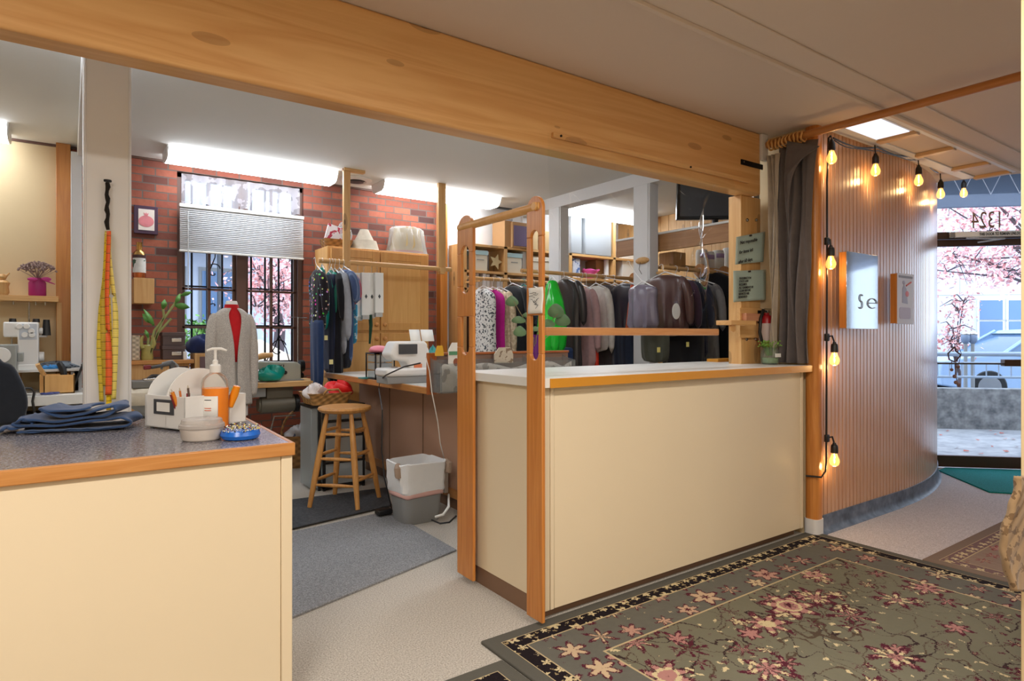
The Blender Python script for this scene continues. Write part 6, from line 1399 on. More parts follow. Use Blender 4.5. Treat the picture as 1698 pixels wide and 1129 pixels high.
r_ = garment('navy_trousers', 545, 455, 622, RY + .02, zr, fabric('navy', (38, 46, 72)), 'navy trousers hanging right of the teal gown', 'trousers', w=.34, t=.10, sleeves=False, kind='pants', seed=4, group=G1); card(r_, 540, 560, RY - .2)
garment('teal_blouse', 549, 448, 520, RY + .03, zr, plain('teal2', (30, 140, 120), .5), 'small teal green blouse top peeking between dark clothes', 'blouse', w=.3, t=.06, seed=5, group=G1)
r_ = garment('black_coat', 555, 450, 640, RY, zr, fabric('black_wool', (22, 22, 28)), 'long black coat in the middle of the rack', 'coat', w=.42, t=.14, seed=6, group=G1); card(r_, 549, 600, RY - .24)
garment('grey_cardigan', 563, 449, 592, RY - .02, zr, fabric('light_grey_jersey', (150, 154, 162)), 'light grey long cardigan hanging before the striped denim shirt', 'cardigan', w=.42, t=.09, seed=7, group=G1, slen=.7)
garment('striped_denim_shirt', 571, 447, 520, RY - .03, zr, strp, 'blue striped denim shirt with wide sleeves under the rack post', 'shirt', w=.46, t=.12, seed=8, group=G1, slen=.35)
garment('striped_denim_skirt', 573, 515, 605, RY - .02, zr, strp, 'blue striped denim skirt hanging below the denim shirt', 'skirt', w=.30, t=.12, sleeves=False, kind='pants', hanger=False, seed=9, group=G1)
garment('black_skirt', 568, 560, 612, RY + .03, zr, fabric('charcoal', (34, 36, 44)), 'charcoal skirt at the foot of the hanging clothes', 'skirt', w=.36, t=.2, sleeves=False, kind='pants', hanger=False, seed=10, group=G1)
garment('patterned_blouse', 579, 452, 545, RY, zr, fabric('multi_print', (160, 70, 80), (60, 80, 130), 'blot', 22), 'multicoloured patterned blouse right of the striped denim shirt', 'blouse', w=.34, t=.07, seed=11, group=G1, slen=.3)
garment('tie_dye_top', 583, 505, 572, RY - .05, zr, tie, 'pale blue tie dyed top at the right end of the clothes', 'top', w=.3, t=.08, sleeves=False, kind='pants', hanger=False, seed=12, group=G1)
# four printed dry cleaner covers
for i, (u, w_) in enumerate(((592, 15), (604, 12), (615, 11), (626, 12))):
    a, b = PY(u - w_ / 2, 452, RY - .03 * (i % 2)), PY(u + w_ / 2 + 2, 452, RY - .03 * (i % 2)); zb = vz(u, 525 - 2 * i, RY)
    t = thing('printed_cover', ((a.x + b.x) / 2, RY, zb), ('leftmost', 'second from the left', 'third from the left', 'rightmost')[i] + ' of the four white printed garment covers on the rack', 'garment cover', 'white covers on the rack')
    MB().box(a.x, b.x, RY - .012 - .05 * (i % 2), RY + .012, zb, a.z).build('cover', M['paper'], t, bevel=.004)
    c_ = ((a.x + b.x) / 2, vz(u, 492, RY)); yy = RY - .014 - .05 * (i % 2)
    MB().prism([(c_[0] - .014, c_[1]), (c_[0], c_[1] - .024), (c_[0] + .014, c_[1]), (c_[0], c_[1] + .024)], yy, yy + .003, 'xz').build('diamond_mark', M['dgrey_plastic'], t)
    MB().box(a.x + .01, b.x - .01, yy + .003, RY, zb - .04, zb).build('frayed_end', fabric('frayed', (190, 188, 184)), t)
    MB().tube([((a.x + b.x) / 2, RY, a.z - .01), ((a.x + b.x) / 2, RY - .006, zr + .02), ((a.x + b.x) / 2, RY + .02, zr + .03)], .0025, 5).build('hook', M['steel'], t)
tag(MB().tube([PY(614, 522, RY - .05), PY(615, 540, RY - .05), PY(613, 570, RY - .05)], [.02, .018, .010], 6).build('green_tassel', fabric('dark_green', (30, 64, 44))), 'dark green cord tassel hanging under the white printed covers', 'tassel')
tag(MB().box(PY(578, 460, RY - .1).x, PY(584, 460, RY - .1).x + .04, RY - .11, RY - .10, vz(580, 470, RY), vz(580, 455, RY)).rot(.5, tuple(PY(580, 462, RY)), 'Y').build('cream_card', plain('cream_card', (226, 208, 176), .7)), 'cream card tag hanging at the rack post', 'tag')
# ================================================================== storage: shelves at the back
SY = 6.34
def shelf(nm, u0, u1, v, y0, y1, th=.03, mat='pinex', parent=None):
    a, b = PY(u0, v, y0), PY(u1, v, y0); z_ = (a.z + b.z) / 2
    MB().box(a.x, b.x, y0, y1, z_ - th, z_).build(nm, M[mat], parent, bevel=.002); return z_, a.x, b.x
su = thing('storage_shelves', (PY(900, 450, SY).x, 6.5, 0), 'pine wall shelving behind the clothes, seen between the white columns', 'shelving')
sx = lambda u: PY(u, 450, SY).x
zA = vz(870, 412, SY); zB = vz(860, 453, SY); zC = vz(800, 478, SY)
for (u0, u1, v) in ((770, 1054, 412), (770, 1054, 452), (770, 834, 480)):
    z_ = vz((u0 + u1) / 2, v + (u0 + u1 - 1840) * .0 , SY); xx0, xx1 = sx(u0), sx(u1)
    z_ = {412: zA, 452: zB, 480: zC}[v]; MB().box(xx0, xx1, SY, 6.68, z_ - .03, z_).build('shelf_board', M['pinex'], su, bevel=.002)
for u in (768, 836, 878, 944, 1017): MB().box(sx(u), sx(u) + .05, SY, 6.68, 0, zA + (.5 if u == 1017 else 0)).build('shelf_upright', M['pine'], su, bevel=.002)
def sbox(u0, u1, vt, zb, y, lb_, body, lid=None, cat='box', name='storage_box', d=.28, group=None, band=None):
    a = PY(u0, vt, y).x; b = PY(u1, vt, y).x; zt = vz((u0 + u1) / 2, vt, y)
    t = thing(name, ((a + b) / 2, y + d / 2, zb), lb_, cat, group)
    lh_ = .055 if lid else 0
    MB().box(a, b, y, y + d, zb, zt - lh_ * .6).build('body', body, t, bevel=.004)
    if lid: MB().box(a - .008, b + .008, y - .008, y + d, zt - lh_, zt).build('lid', lid, t, bevel=.004)
    if band: MB().box((a + b) / 2 - .05, (a + b) / 2 + .05, y - .004, y, zb + (zt - zb) * .52, zb + (zt - zb) * .56).build('handle_slot', M['grey_plastic'], t)
    return t
wbx_ = plain('pale_box', (222, 214, 196), .7); bl_ = plain('pale_blue_lid', (170, 200, 206), .6); kr = plain('kraft_box', (176, 136, 92), .8)
G2 = 'white lidded storage boxes on the shelves'
sbox(785, 808, 415, zB, SY + .02, 'white storage box with pale blue lid, left of the far column', wbx_, bl_, group=G2, band=1)
sbox(841, 865, 420, zB, SY + .02, 'white storage box with pale blue lid, right of the far column', wbx_, bl_, group=G2, band=1)
sbox(881, 899, 427, zB, SY + .02, 'white storage box seen through the front upright slot', wbx_, wbx_, group=G2)
sbox(902, 914, 427, zB, SY + .02, 'narrow white storage box just right of the front upright', wbx_, wbx_, group=G2)
sbox(837, 849, 366, zA, SY + .02, 'brown cardboard box with a dark mark on the upper shelf', kr)
pp = sbox(850, 879, 369, zA, SY - .02, 'purple fronted cardboard box on the upper shelf behind the rail frame', kr, name='purple_box')
a, b = PY(852, 372, SY - .02), PY(877, 407, SY - .02); MB().box(a.x, b.x, SY - .026, SY - .02, zA + .02, a.z - .01).build('purple_front', plain('purple_print', (96, 78, 112), .6), pp)
sbox(880, 892, 375, zA, SY, 'beige carton on the upper shelf seen through the upright slot', plain('beige_carton', (214, 186, 140), .7)); sbox(894, 912, 383, zA, SY, 'tan carton on the upper shelf right of the front upright', plain('tan_carton', (196, 166, 120), .7))
for i in range(9):
    a = sx(785) + i * .052; hh_ = .17 + .03 * math.sin(i * 2.3)
    tag(MB().box(a, a + .044, SY + .03, SY + .25, zC, zC + hh_).build('binder', plain('binder_%d' % (i % 4), ((228, 224, 220), (206, 190, 176), (190, 170, 150), (232, 232, 236))[i % 4], .7), bevel=.003), ('first', 'second', 'third', 'fourth', 'fifth', 'sixth', 'seventh', 'eighth', 'ninth')[i] + ' binder from the left in the row on the low shelf, ' + ('white', 'beige', 'tan', 'pale grey')[i % 4], 'binder', 'binders on the left shelf')
tg_ = clear('tote_clear', (226, 230, 232), .25, .12, .45, (214, 218, 222))
for (u0, u1, vt, lb_) in ((946, 966, 356, 'clear plastic tote on the upper shelf next to the middle column'), (970, 1015, 358, 'large clear plastic tote on the upper shelf left of the wooden upright')):
    a = PY(u0, vt, SY).x; b = PY(u1, vt, SY).x; zt = vz((u0 + u1) / 2, vt, SY); t = thing('plastic_tote', ((a + b) / 2, 6.48, zA), lb_, 'tote')
    MB().box(a + .01, b - .01, SY, 6.64, zA, zt - .03).build('body', tg_, t, bevel=.012); MB().box(a, b, SY - .01, 6.65, zt - .03, zt).build('lid', tg_, t, bevel=.006)
    blob('packed_cloth', ((a + b) / 2, 6.49, zA + .01), ((b - a) * .4, .10, .16), fabric('packed_grey', (150, 156, 166), (200, 204, 210), 'blot', 12), 'grey cloth packed inside the ' + lb_.split(' on')[0] + (' by the column' if u0 < 950 else ' by the wooden upright'), 'cloth', int(u0))
c = PY(979, 452, SY + .1); pkm = plain('hot_pink', (232, 90, 170), .5, var=.2)
pk = thing('pink_hat', (c.x, SY + .12, zB), 'hot pink folded hat on the shelf under the large clear tote', 'hat')
MB().lathe(c.x, SY + .12, [(.05, zB), (.075, zB + .03), (.11, zB + .10), (.115, zB + .12), (.08, zB + .13), (.03, zB + .15)], 22).build('crown', pkm, pk); MB().tube([(c.x + .08, SY + .1, zB + .10), (c.x + .15, SY + .08, zB + .14)], [.03, .012], 8).tube([(c.x - .08, SY + .1, zB + .10), (c.x - .15, SY + .08, zB + .13)], [.03, .012], 8).build('brim', pkm, pk)
sbox(950, 962, 428, zB, SY + .04, 'blue and white patterned carton beside the hot pink hat', fabric('blue_white_print', (200, 206, 220), (80, 110, 170), 'blot', 16)); sbox(988, 1010, 432, zB, SY + .14, 'brown cardboard box behind the hot pink hat', kr)
sbox(1032, 1053, 416, zB, SY + .03, 'plain white carton on the shelf right of the wooden upright', M['paper'])
tag(MB().cyl((sx(1012), SY + .08, zB), (sx(1012), SY + .08, vz(1012, 427, SY)), .035, n=14).build('white_column_vase', M['white_plastic']), 'slim white cylinder next to the shelf upright', 'cylinder')
# folded stack on a lower shelf section, dark low cabinet
sbox(785, 829, 500, .9, SY + .05, 'brown carton under the binders behind the floral dress', plain('dim_carton', (150, 116, 100), .7), d=.25)
MB().box(sx(770), sx(1062), SY + .02, 6.68, .2, .9).build('base_cabinet', plain('dark_brown_cabinet', (66, 50, 44), .6), su)
# star ornament on the far column, knob on the front column
c = PY(822, 434, 5.36 * K - .01); st_ = []
for i in range(10): r_ = .10 if i % 2 == 0 else .045; st_.append((c.x + r_ * math.sin(PI * i / 5 + .3), c.z + r_ * math.cos(PI * i / 5 + .3)))
tag(MB().prism(st_, c.y - .01, c.y, 'xz').build('star_ornament', plain('pale_gold', (220, 204, 160), .5)), 'pale gold star ornament on the far white column', 'ornament')
c = PX(1065, 432, 3.93 * K); hb = thing('hook_block', tuple(c), 'small oval wooden hook block on the front white column', 'hook')
MB().ball(tuple(c), (.03, .09, .035)).build('block', M['pinex'], hb); MB().tube([c + Vector((-.03, 0, -.02)), c + Vector((-.035, .01, -.09)), c + Vector((-.03, -.02, -.14))], .003, 5).build('wire', M['black'], hb)
# rods
ZR = H + .54 * K
def rod(x0, x1, y, lb_, disc=None, m='pinex', arms=()):
    t = thing('hanging_rod', ((x0 + x1) / 2, y, ZR), lb_, 'clothes rod', 'storage clothes rods')
    MB().cyl((x0, y, ZR), (x1, y, ZR), .02, n=16).build('dowel', M[m], t)
    for bx_, by_ in arms: MB().box(bx_ - .012, bx_ + .012, min(y, by_), max(y, by_), ZR - .03, ZR - .008).build('support_arm', M['pine'], t)
    for d_ in disc or []: MB().cyl((d_, y, ZR + .0), (d_ + .03, y, ZR), .07, n=24).build('end_disc', M['oak'], t, bevel=.004)
    return t
y1_, y2_, y3_ = 6.0, 5.02, 4.0
rod(PY(775, 466, y1_).x, 3.92 * K - .01 + .7, y1_, 'pale wooden clothes rod in front of the left shelves', arms=((sx(769) + .03, SY), (sx(944) + .02, SY))); 
rod(3.95 * K - 1.05, PY(1050, 462, y2_).x, y2_, 'wooden clothes rod ending in a round disc left of the front column', [PY(1050, 462, y2_).x], arms=((3.99 * K, 4.73 * K),))
d1, d2 = PY(1160, 442, y3_).x, PY(1199, 447, y3_).x
rod(min(PY(1099, 440, y3_).x, 4.03 * K - .02), PY(1250, 450, y3_).x, y3_, 'wooden clothes rod with two round discs under the television shelf', [d1, d2], arms=((4.03 * K, 3.575 * K),))
# television on its shelf
tvx = 4.06 * K; tz2 = kz(2.19)
tsf = thing('television_shelf', (tvx + .2, 3.9, tz2 - .16), 'deep wooden shelf carrying the television above the storage clothes', 'shelf')
MB().box(tvx, tvx + .42, 3.2, 4.9, tz2 - .022, tz2).build('board', M['offwhite'], tsf, bevel=.003)
MB().box(tvx + .01, tvx + .04, 3.2, 4.9, tz2 - .19, tz2 - .022).build('fascia', wood('shelf_fascia', (178, 132, 88), (156, 110, 68), 'y', .8, .45, False), tsf, bevel=.003)
MB().box(tvx + .04, tvx + .42, 3.2, 3.24, tz2 - .19, tz2 - .022).build('end_board', M['pinex'], tsf)
c = PX(1186, 345, tvx + .2); ttv = thing('television', (c.x, c.y, tz2), 'black flat television standing angled on the high wooden shelf', 'television')
dxy = Vector((AX[0] * .25 + .0, 0, 0)); wv = Vector((.50, -.42, 0)).normalized(); nv = Vector((-wv.y, wv.x, 0)) * -1
z0_, z1_ = tz2 + .07, tz2 + .50; hw = .37
q = lambda s_, z_, o_: c * 1 + wv * s_ + nv * (o_ + (z_ - z0_) * .12) + Vector((0, 0, z_ - c.z))
def slab(h0, h1, za, zb, o0, o1): return MB().add([q(s_, z_, o_) for s_ in (h0, h1) for z_ in (za, zb) for o_ in (o0, o1)], [(0, 1, 3, 2), (4, 6, 7, 5), (0, 4, 5, 1), (2, 3, 7, 6), (0, 2, 6, 4), (1, 5, 7, 3)])
slab(-hw, hw, z0_, z1_, -.03, .03).build('casing', plain('glossy_black', (16, 16, 18), .15), ttv, bevel=.006)
slab(-hw + .03, hw - .03, z0_ + .03, z1_ - .03, .029, .033).build('screen', plain('tv_screen', (70, 72, 76), .12), ttv); slab(-hw + .03, hw - .03, z0_ + .03, z1_ - .03, -.033, -.029).build('screen', plain('tv_screen', (70, 72, 76), .12), ttv)
MB().lathe(c.x, c.y, [(.14, tz2), (.14, tz2 + .012), (.03, tz2 + .02), (.03, z0_ + .02)], 20, sx=1.2, sy=.8).build('stand', M['black'], ttv)
MB().tube([(c.x + .15, c.y - .2, tz2 + .008), (c.x + .05, c.y - .3, tz2 + .02), (c.x - .05, c.y - .4, tz2 + .01), (c.x + .1, c.y - .5, tz2 + .02)], .008, 6).build('cable', M['black'], ttv)
# white and lilac rolls on a rail shelf in front of the boards
cs = PY(1205, 446, 4.35); z_ = PY(1200, 446, 4.35).z
cs_ = thing('supply_shelf', (PY(1205, 446, 4.45).x, 4.45, z_ - .02), 'narrow shelf carrying white rolls and bottles above the right clothes rod', 'shelf')
MB().box(PY(1110, 446, 4.35).x, 6.69, 4.35, 4.65, z_ - .02, z_).build('board', M['pinex'], cs_, bevel=.002)
for i, (u, w_, v, kd) in enumerate(((1127, 22, 418, 'carton'), (1176, 10, 413, 'roll'), (1188, 9, 416, 'roll'), (1203, 10, 414, 'roll'), (1222, 12, 410, 'jug'))):
    p = PY(u, v, 4.4); d_ = p.x * AX[0] + 4.4 * AX[1]; r_ = w_ / F * d_
    t = thing('paper_roll' if kd == 'roll' else kd if kd != 'jug' else 'white_jug', (p.x, 4.5, z_), ('tan carton on the supply shelf, seen through the vinyl sheet', 'white roll with lilac print, leftmost on the supply shelf', 'white roll with lilac print, middle one on the supply shelf', 'white roll with lilac print, rightmost next to the plain white jug', 'plain white jug at the right end of the supply shelf')[i], 'roll' if kd == 'roll' else kd, 'printed rolls on the supply shelf' if kd == 'roll' else None)
    if kd == 'carton': MB().box(p.x - .1, p.x + .1, 4.4, 4.6, z_, p.z).build('box', M['pine'], t, bevel=.004)
    else:
        MB().lathe(p.x, 4.5, [(r_ * .9, z_), (r_, z_ + .01), (r_, p.z - .03), (r_ * .85, p.z), (r_ * .3, p.z)], 20).build('body', M['paper'], t)
        if kd == 'roll': MB().loft([[Vector((p.x + r_ * 1.01 * math.cos(a_), 4.5 + r_ * 1.01 * math.sin(a_), zz)) for a_ in [math.radians(200 + 100 * i_ / 8) for i_ in range(9)]] for zz in (p.z - .09, p.z - .04)], caps=False, closed=False).build('lilac_print', plain('lilac', (186, 160, 206), .6), t, solid=.0006)

# ================================================================== stored clothes
G3 = 'clothes on the storage rods'
def g3(*a, **k): return garment(*a, group=G3, **k)
g3('floral_dress', 801, 478, 640, y1_, ZR, fabric('white_floral', (222, 222, 220), (70, 76, 84), 'blot', 42), 'white dress with black floral print, leftmost of the storage clothes', 'dress', w=.5, t=.22, sleeves=False, seed=21)
g3('magenta_dress', 817, 480, 640, y1_, ZR, fabric('magenta_cloth', (190, 30, 140)), 'magenta dress beside the white floral one', 'dress', w=.48, t=.10, sleeves=False, seed=22)
g3('cream_lace_blouse', 828, 480, 640, y1_, ZR, fabric('cream_lace', (222, 204, 176), (196, 176, 146), 'knit', 30), 'cream lace blouse right of the magenta dress', 'blouse', w=.48, t=.13, seed=23, slen=.8)
g3('black_hooded_coat', 850, 474, 650, y1_ - .1, ZR, fabric('soft_black', (36, 38, 42)), 'black hooded coat hanging behind the eucalyptus leaves', 'coat', w=.52, t=.26, seed=24)
g3('grey_jacket', 868, 476, 640, y1_, ZR, fabric('slate', (70, 78, 88), (90, 98, 108), 'knit', 60), 'slate grey jacket on a teal hanger right of the black hooded coat', 'jacket', w=.5, t=.12, seed=25, hook=(60, 170, 170))
g3('dark_jacket', 884, 478, 640, y1_, ZR, fabric('dark_teal', (44, 60, 66)), 'dark teal jacket seen through the slots of the front upright', 'jacket', w=.5, t=.14, seed=26)
grn = plain('bright_green_plastic', (30, 190, 50), .2, var=.3, vs=14)
g3('green_plastic_cover', 916, 464, 590, y2_ - .25, ZR, grn, 'bright green plastic covered garment beside the front upright', 'garment bag', w=.27, t=.24, kind='bag', sleeves=False, folds=.25, seed=27)
g3('denim_skirt', 925, 575, 660, y2_, ZR, fabric('dark_denim', (34, 50, 84)), 'dark denim skirt under the bright green cover', 'skirt', w=.5, t=.25, sleeves=False, kind='pants', hanger=False, seed=28)
g3('black_leather_jacket', 938, 463, 640, y2_ - .05, ZR, plain('black_leather', (40, 36, 38), .35), 'black leather jacket right of the bright green cover', 'jacket', w=.56, t=.2, seed=29)
g3('mauve_coat', 964, 476, 615, y2_, ZR, fabric('mauve', (176, 142, 142)), 'mauve pink coat hanging left of the orange red dress', 'coat', w=.48, t=.14, seed=30, slen=.72)
g3('red_orange_dress', 975, 490, 628, y2_ - .05, ZR, plain('red_orange', (214, 54, 30), .5), 'long orange red dress behind the mauve coat', 'dress', w=.36, t=.12, sleeves=False, seed=31)
g3('white_shirt', 988, 474, 585, y2_, ZR, fabric('white_cotton', (206, 202, 194)), 'white shirt with long sleeves right of the orange red dress', 'shirt', w=.46, t=.10, seed=32, slen=.75)
g3('charcoal_coat', 1003, 472, 610, y2_, ZR, fabric('charcoal2', (70, 64, 64)), 'charcoal grey coat right of the white shirt', 'coat', w=.5, t=.16, seed=33)
g3('black_dress', 1019, 474, 640, y2_ - .02, ZR, fabric('inky', (24, 26, 36)), 'long inky black dress left of the dry cleaning bags', 'dress', w=.5, t=.16, sleeves=False, seed=34)
dcb = clear('dry_cleaning_film', (220, 220, 226), .35, .12, .12, (190, 190, 200))
suit_ = g3('bagged_suit', 1038, 470, 560, y2_ - .35, ZR, plain('navy_suit', (44, 42, 54), .3, var=.3), 'dark suit in a clear cleaner bag with an orange strip', 'suit', w=.5, t=.22, seed=35)
p0_, p1_ = PY(1048, 472, y2_ - .60), PY(1040, 545, y2_ - .60)
(MB().add([p0_ + Vector((-.02, 0, 0)), p0_ + Vector((.025, 0, 0)), p1_ + Vector((.025, -.0, 0)), p1_ + Vector((-.025, 0, 0))], [(0, 1, 2, 3)]).build('orange_strip', plain('orange_strip', (226, 100, 60), .4), suit_, solid=.003))
g3('navy_pleated_skirt', 1040, 548, 650, y2_ - .35, ZR, fabric('navy_pleats', (40, 48, 66), (30, 36, 52), 'stripe', 140), 'navy pleated long skirt below the bagged dark suit', 'skirt', w=.42, t=.26, sleeves=False, kind='pants', hanger=False, seed=36)
g3('bagged_blouse', 1066, 472, 548, y3_ - .18, ZR, plain('bag_lavender', (112, 106, 122), .2, var=.35, vs=8), 'pale lavender blouse in clear film hanging in front of the white column', 'blouse', w=.34, t=.22, sleeves=False, seed=37, folds=.2)
r_ = g3('olive_jacket', 1086, 545, 602, y3_ - .2, ZR, fabric('olive', (66, 68, 58)), 'olive jacket hem with a yellow tag below the lavender bag', 'jacket', w=.3, t=.16, sleeves=False, kind='pants', hanger=False, seed=38); card(r_, 1092, 580, y3_ - .36, (228, 220, 130))
r_ = g3('brown_leather_coat', 1103, 456, 560, y3_ - .05, ZR, plain('brown_leather', (78, 50, 46), .3, var=.25), 'glossy dark brown leather coat with a round white label', 'coat', w=.56, t=.26, seed=39)
c = PY(1121, 516, y3_ - .40); MB().prism([(c.x + .052 * math.cos(t_ * PI / 10), c.z + .07 * math.sin(t_ * PI / 10)) for t_ in range(20)], c.y - .003, c.y, 'xz').build('round_label', M['paper'], r_)
r_ = g3('black_trousers', 1132, 545, 660, y3_ - .05, ZR, fabric('jet', (26, 26, 30)), 'wide black trousers with a yellow tag under the brown coat', 'trousers', w=.5, t=.34, sleeves=False, kind='pants', hanger=False, seed=40); card(r_, 1140, 571, y3_ - .33, (228, 220, 130))
g3('plum_jacket', 1120, 462, 545, y3_, ZR, fabric('plum', (66, 44, 62)), 'plum coloured jacket just right of the brown leather coat', 'jacket', w=.5, t=.12, seed=41)
g3('navy_blazer', 1138, 464, 600, y3_, ZR, fabric('navy_blazer', (38, 42, 58)), 'navy blazer left of the long grey coat', 'blazer', w=.5, t=.14, seed=42)
g3('long_grey_coat', 1162, 468, 660, y3_ - .02, ZR, fabric('mid_grey', (118, 116, 114), (100, 98, 98), 'stripe', 120), 'long mid grey coat behind the vinyl sheet edge', 'coat', w=.5, t=.2, seed=43)
g3('black_overcoat', 1186, 452, 650, y3_, ZR, fabric('deep_black', (18, 18, 22)), 'big black overcoat right of the long grey coat', 'coat', w=.54, t=.22, seed=44)
g3('dark_brown_coat', 1206, 470, 650, y3_, ZR, fabric('umber', (52, 44, 42)), 'dark umber coat, rightmost beside the signed post', 'coat', w=.52, t=.18, seed=45)
g3('lime_hanger_scarf', 1212, 452, 470, y3_ - .02, ZR, plain('lime', (140, 196, 70), .5), 'lime green cloth over a hanger at the right end of the rod', 'scarf', w=.36, t=.08, sleeves=False, seed=46, kind='pants')

# ================================================================== string lights along the slat wall
wire = []; bulbs = []
SLIST = [(1370, 250, 232), (1443, 272, 247), (1515, 290, 262), (1552, 313, 285), (1591, 313, 292)]
def onwall(u):
    """point of the slat wall's face seen at column u"""
    best = None; r = ray(u, HY)
    for i in range(600):
        s = STOT * i / 599; (x, y), _ = spath(s, .03); e = abs(x * r[1] - y * r[0]) / math.hypot(*r[:2])
        if best is None or e < best[0]: best = (e, x, y)
    return Vector((best[1], best[2], 0))
sl = thing('string_lights', (4.1, 2.16, 2.4), 'black festoon cable with glowing warm bulbs along the top and end of the slatted wall', 'string lights')
bulbm = NT('bulb_glass'); bulbm.nt.nodes.remove(bulbm.p)
_e = bulbm.n('ShaderNodeEmission'); _e.inputs[0].default_value = (*lin(255, 176, 84), 1); _e.inputs[1].default_value = 4.5
_t = bulbm.n('ShaderNodeBsdfTransparent'); _g = bulbm.n('ShaderNodeBsdfGlossy'); _g.inputs['Roughness'].default_value = .05
_m = bulbm.n('ShaderNodeMixShader'); _m.inputs[0].default_value = .35; _m2 = bulbm.n('ShaderNodeMixShader'); _m2.inputs[0].default_value = .12
bulbm.l(_t.outputs[0], _m.inputs[1]); bulbm.l(_e.outputs[0], _m.inputs[2]); bulbm.l(_m.outputs[0], _m2.inputs[1]); bulbm.l(_g.outputs[0], _m2.inputs[2]); bulbm.l(_m2.outputs[0], bulbm.out.inputs[0])
fil = emis('filament', (255, 214, 150), 60.0)
def bulb(p, hang=.05):
    x, y, z = p                                   # z = top of the socket
    b = MB().lathe(x, y, [(.010, z + hang), (.012, z + hang - .01), (.019, z + .03), (.022, z + .02), (.024, z - .02), (.019, z - .025)], 16).build('socket', M['black'], sl)
    MB().lathe(x, y, [(.014, z - .022), (.018, z - .035), (.03, z - .065), (.032, z - .08), (.026, z - .10), (.01, z - .112)], 18).build('bulb_glass', bulbm.m, b)
    MB().tube([(x, y, z - .03), (x + .006, y, z - .05), (x - .006, y, z - .07), (x + .005, y, z - .085), (x, y, z - .05)], .0022, 5).build('filament', fil, b)
    l = bpy.data.lights.new('bulb_light', 'POINT'); l.energy = 1.1; l.color = (1, .62, .26); l.shadow_soft_size = .02
    o = bpy.data.objects.new('bulb_light', l); o.location = (x, y, z - .125); COL.objects.link(o)
pts = []
for (u, vb, vw) in SLIST:
    w_ = onwall(min(u, 1553)); d_ = w_.x * AX[0] + w_.y * AX[1]
    if u > 1560: w_ = Vector((7.05, 2.45, 0)); w_ = PD(u, vw, 6.0); d_ = 6.0; w_.z = 0
    zt = H + (HY - vb + 4) / F * d_; zw = H + (HY - vw) / F * d_
    n_ = Vector((-.0, -.035, 0)); bulb((w_.x, w_.y - .035, zt)); pts.append(Vector((w_.x, w_.y - .03, zw + .02)))
    MB().tube([(w_.x, w_.y - .03, zw + .02), (w_.x, w_.y - .035, zt + .045)], .0045, 6).build('drop_lead', M['black'], sl)
full = []
for i in range(len(pts) - 1):
    for k_ in range(8):
        t_ = k_ / 8; p = pts[i] * (1 - t_) + pts[i + 1] * t_; p.z -= .03 * math.sin(t_ * PI)
        if i < 3:
            uu = CX + F * (p.x * RT[0] + p.y * RT[1]) / (p.x * AX[0] + p.y * AX[1]); w_ = onwall(uu); p.x, p.y = w_.x, w_.y - .015
        full.append(p)
full.append(pts[-1])
MB().tube(full, .006, 7).build('cable', M['black'], sl)
MB().tube([p + Vector((0, -.008, -.018 - .008 * math.sin(i))) for i, p in enumerate(full[:26])], .004, 6).build('support_wire', M['black'], sl)
# the run down the wall's end
vx, vy = 4.075, 2.155
zs_ = lambda v: PX(1362, v, vx).z
MB().tube([pts[0], (vx + .02, vy, pts[0].z - .01), (vx, vy, zs_(300)), (vx, vy, zs_(420)), (vx - .005, vy, zs_(565)), (vx - .01, vy, zs_(740)), (vx - .01, vy, zs_(762)), (vx - .04, vy - .01, zs_(778)), (vx - .09, vy - .01, zs_(786)), (cx1 + .012, 2.235, zs_(787))], .0065, 7).build('cable', M['black'], sl)
for (u, v, dx_) in ((1360, 432, .0), (1369, 590, .045), (1368, 756, .045)):
    z_ = zs_(v - 12); MB().box(vx - .02, vx + .015, vy - .012, vy + .012, z_ + .05, z_ + .10).build('cable_joint', M['black'], sl, bevel=.006)
    MB().tube([(vx, vy - .005, z_ + .08), (vx + dx_ * .6, vy - .02, z_ + .085), (vx + dx_, vy - .025, z_ + .04)], .006, 6).build('drop_lead', M['black'], sl)
    bulb((vx + dx_, vy - .025, z_), .045)
# framed pieces on the slat wall
def wallsign(name, u0, u1, v0, v1, label, cat, front):
    """a thin board held off the slats by a wooden batten at its left side"""
    a = onwall(u0); b = onwall(u1); da = a.x * AX[0] + a.y * AX[1]
    y_ = a.y - .075; x0_ = PY(u0, 450, y_).x; x1_ = PY(u1, 450, y_).x; dd_ = x0_ * AX[0] + y_ * AX[1]
    z1_ = H + (HY - v0) / F * dd_; z0_ = H + (HY - v1) / F * dd_
    t = thing(name, ((x0_ + x1_) / 2, y_, z0_), label, cat)
    MB().box(x0_, x1_, y_, y_ + .012, z0_, z1_).build('panel', front, t, bevel=.002)
    MB().box(x0_ - .003, x0_ + .012, y_ + .002, a.y - .028, z0_ + .005, z1_ - .005).build('standoff_batten', M['orangewood'], t); MB().box(x1_ - .02, x1_ - .008, y_ + .012, a.y - .028, z0_ + .01, z1_ - .01).build('standoff_batten', M['orangewood'], t)
    return t, x0_, x1_, y_, z0_, z1_
gmx = plain('mirror_like_acrylic', (214, 224, 234), .06, 0, var=.03, spec=1.0)
_p = gmx.node_tree.nodes; [n.inputs['Metallic'].__setattr__('default_value', .75) for n in _p if n.type == 'BSDF_PRINCIPLED']
t, x0_, x1_, y_, z0_, z1_ = wallsign('mirror_sign', 1404, 1456, 416, 545, 'glossy mirror like sign panel with thin script letters on the slatted wall', 'sign', gmx)
cw_ = (x1_ - x0_); zc_ = z0_ + (z1_ - z0_) * .36; r_ = (z1_ - z0_) * .052
sc = []
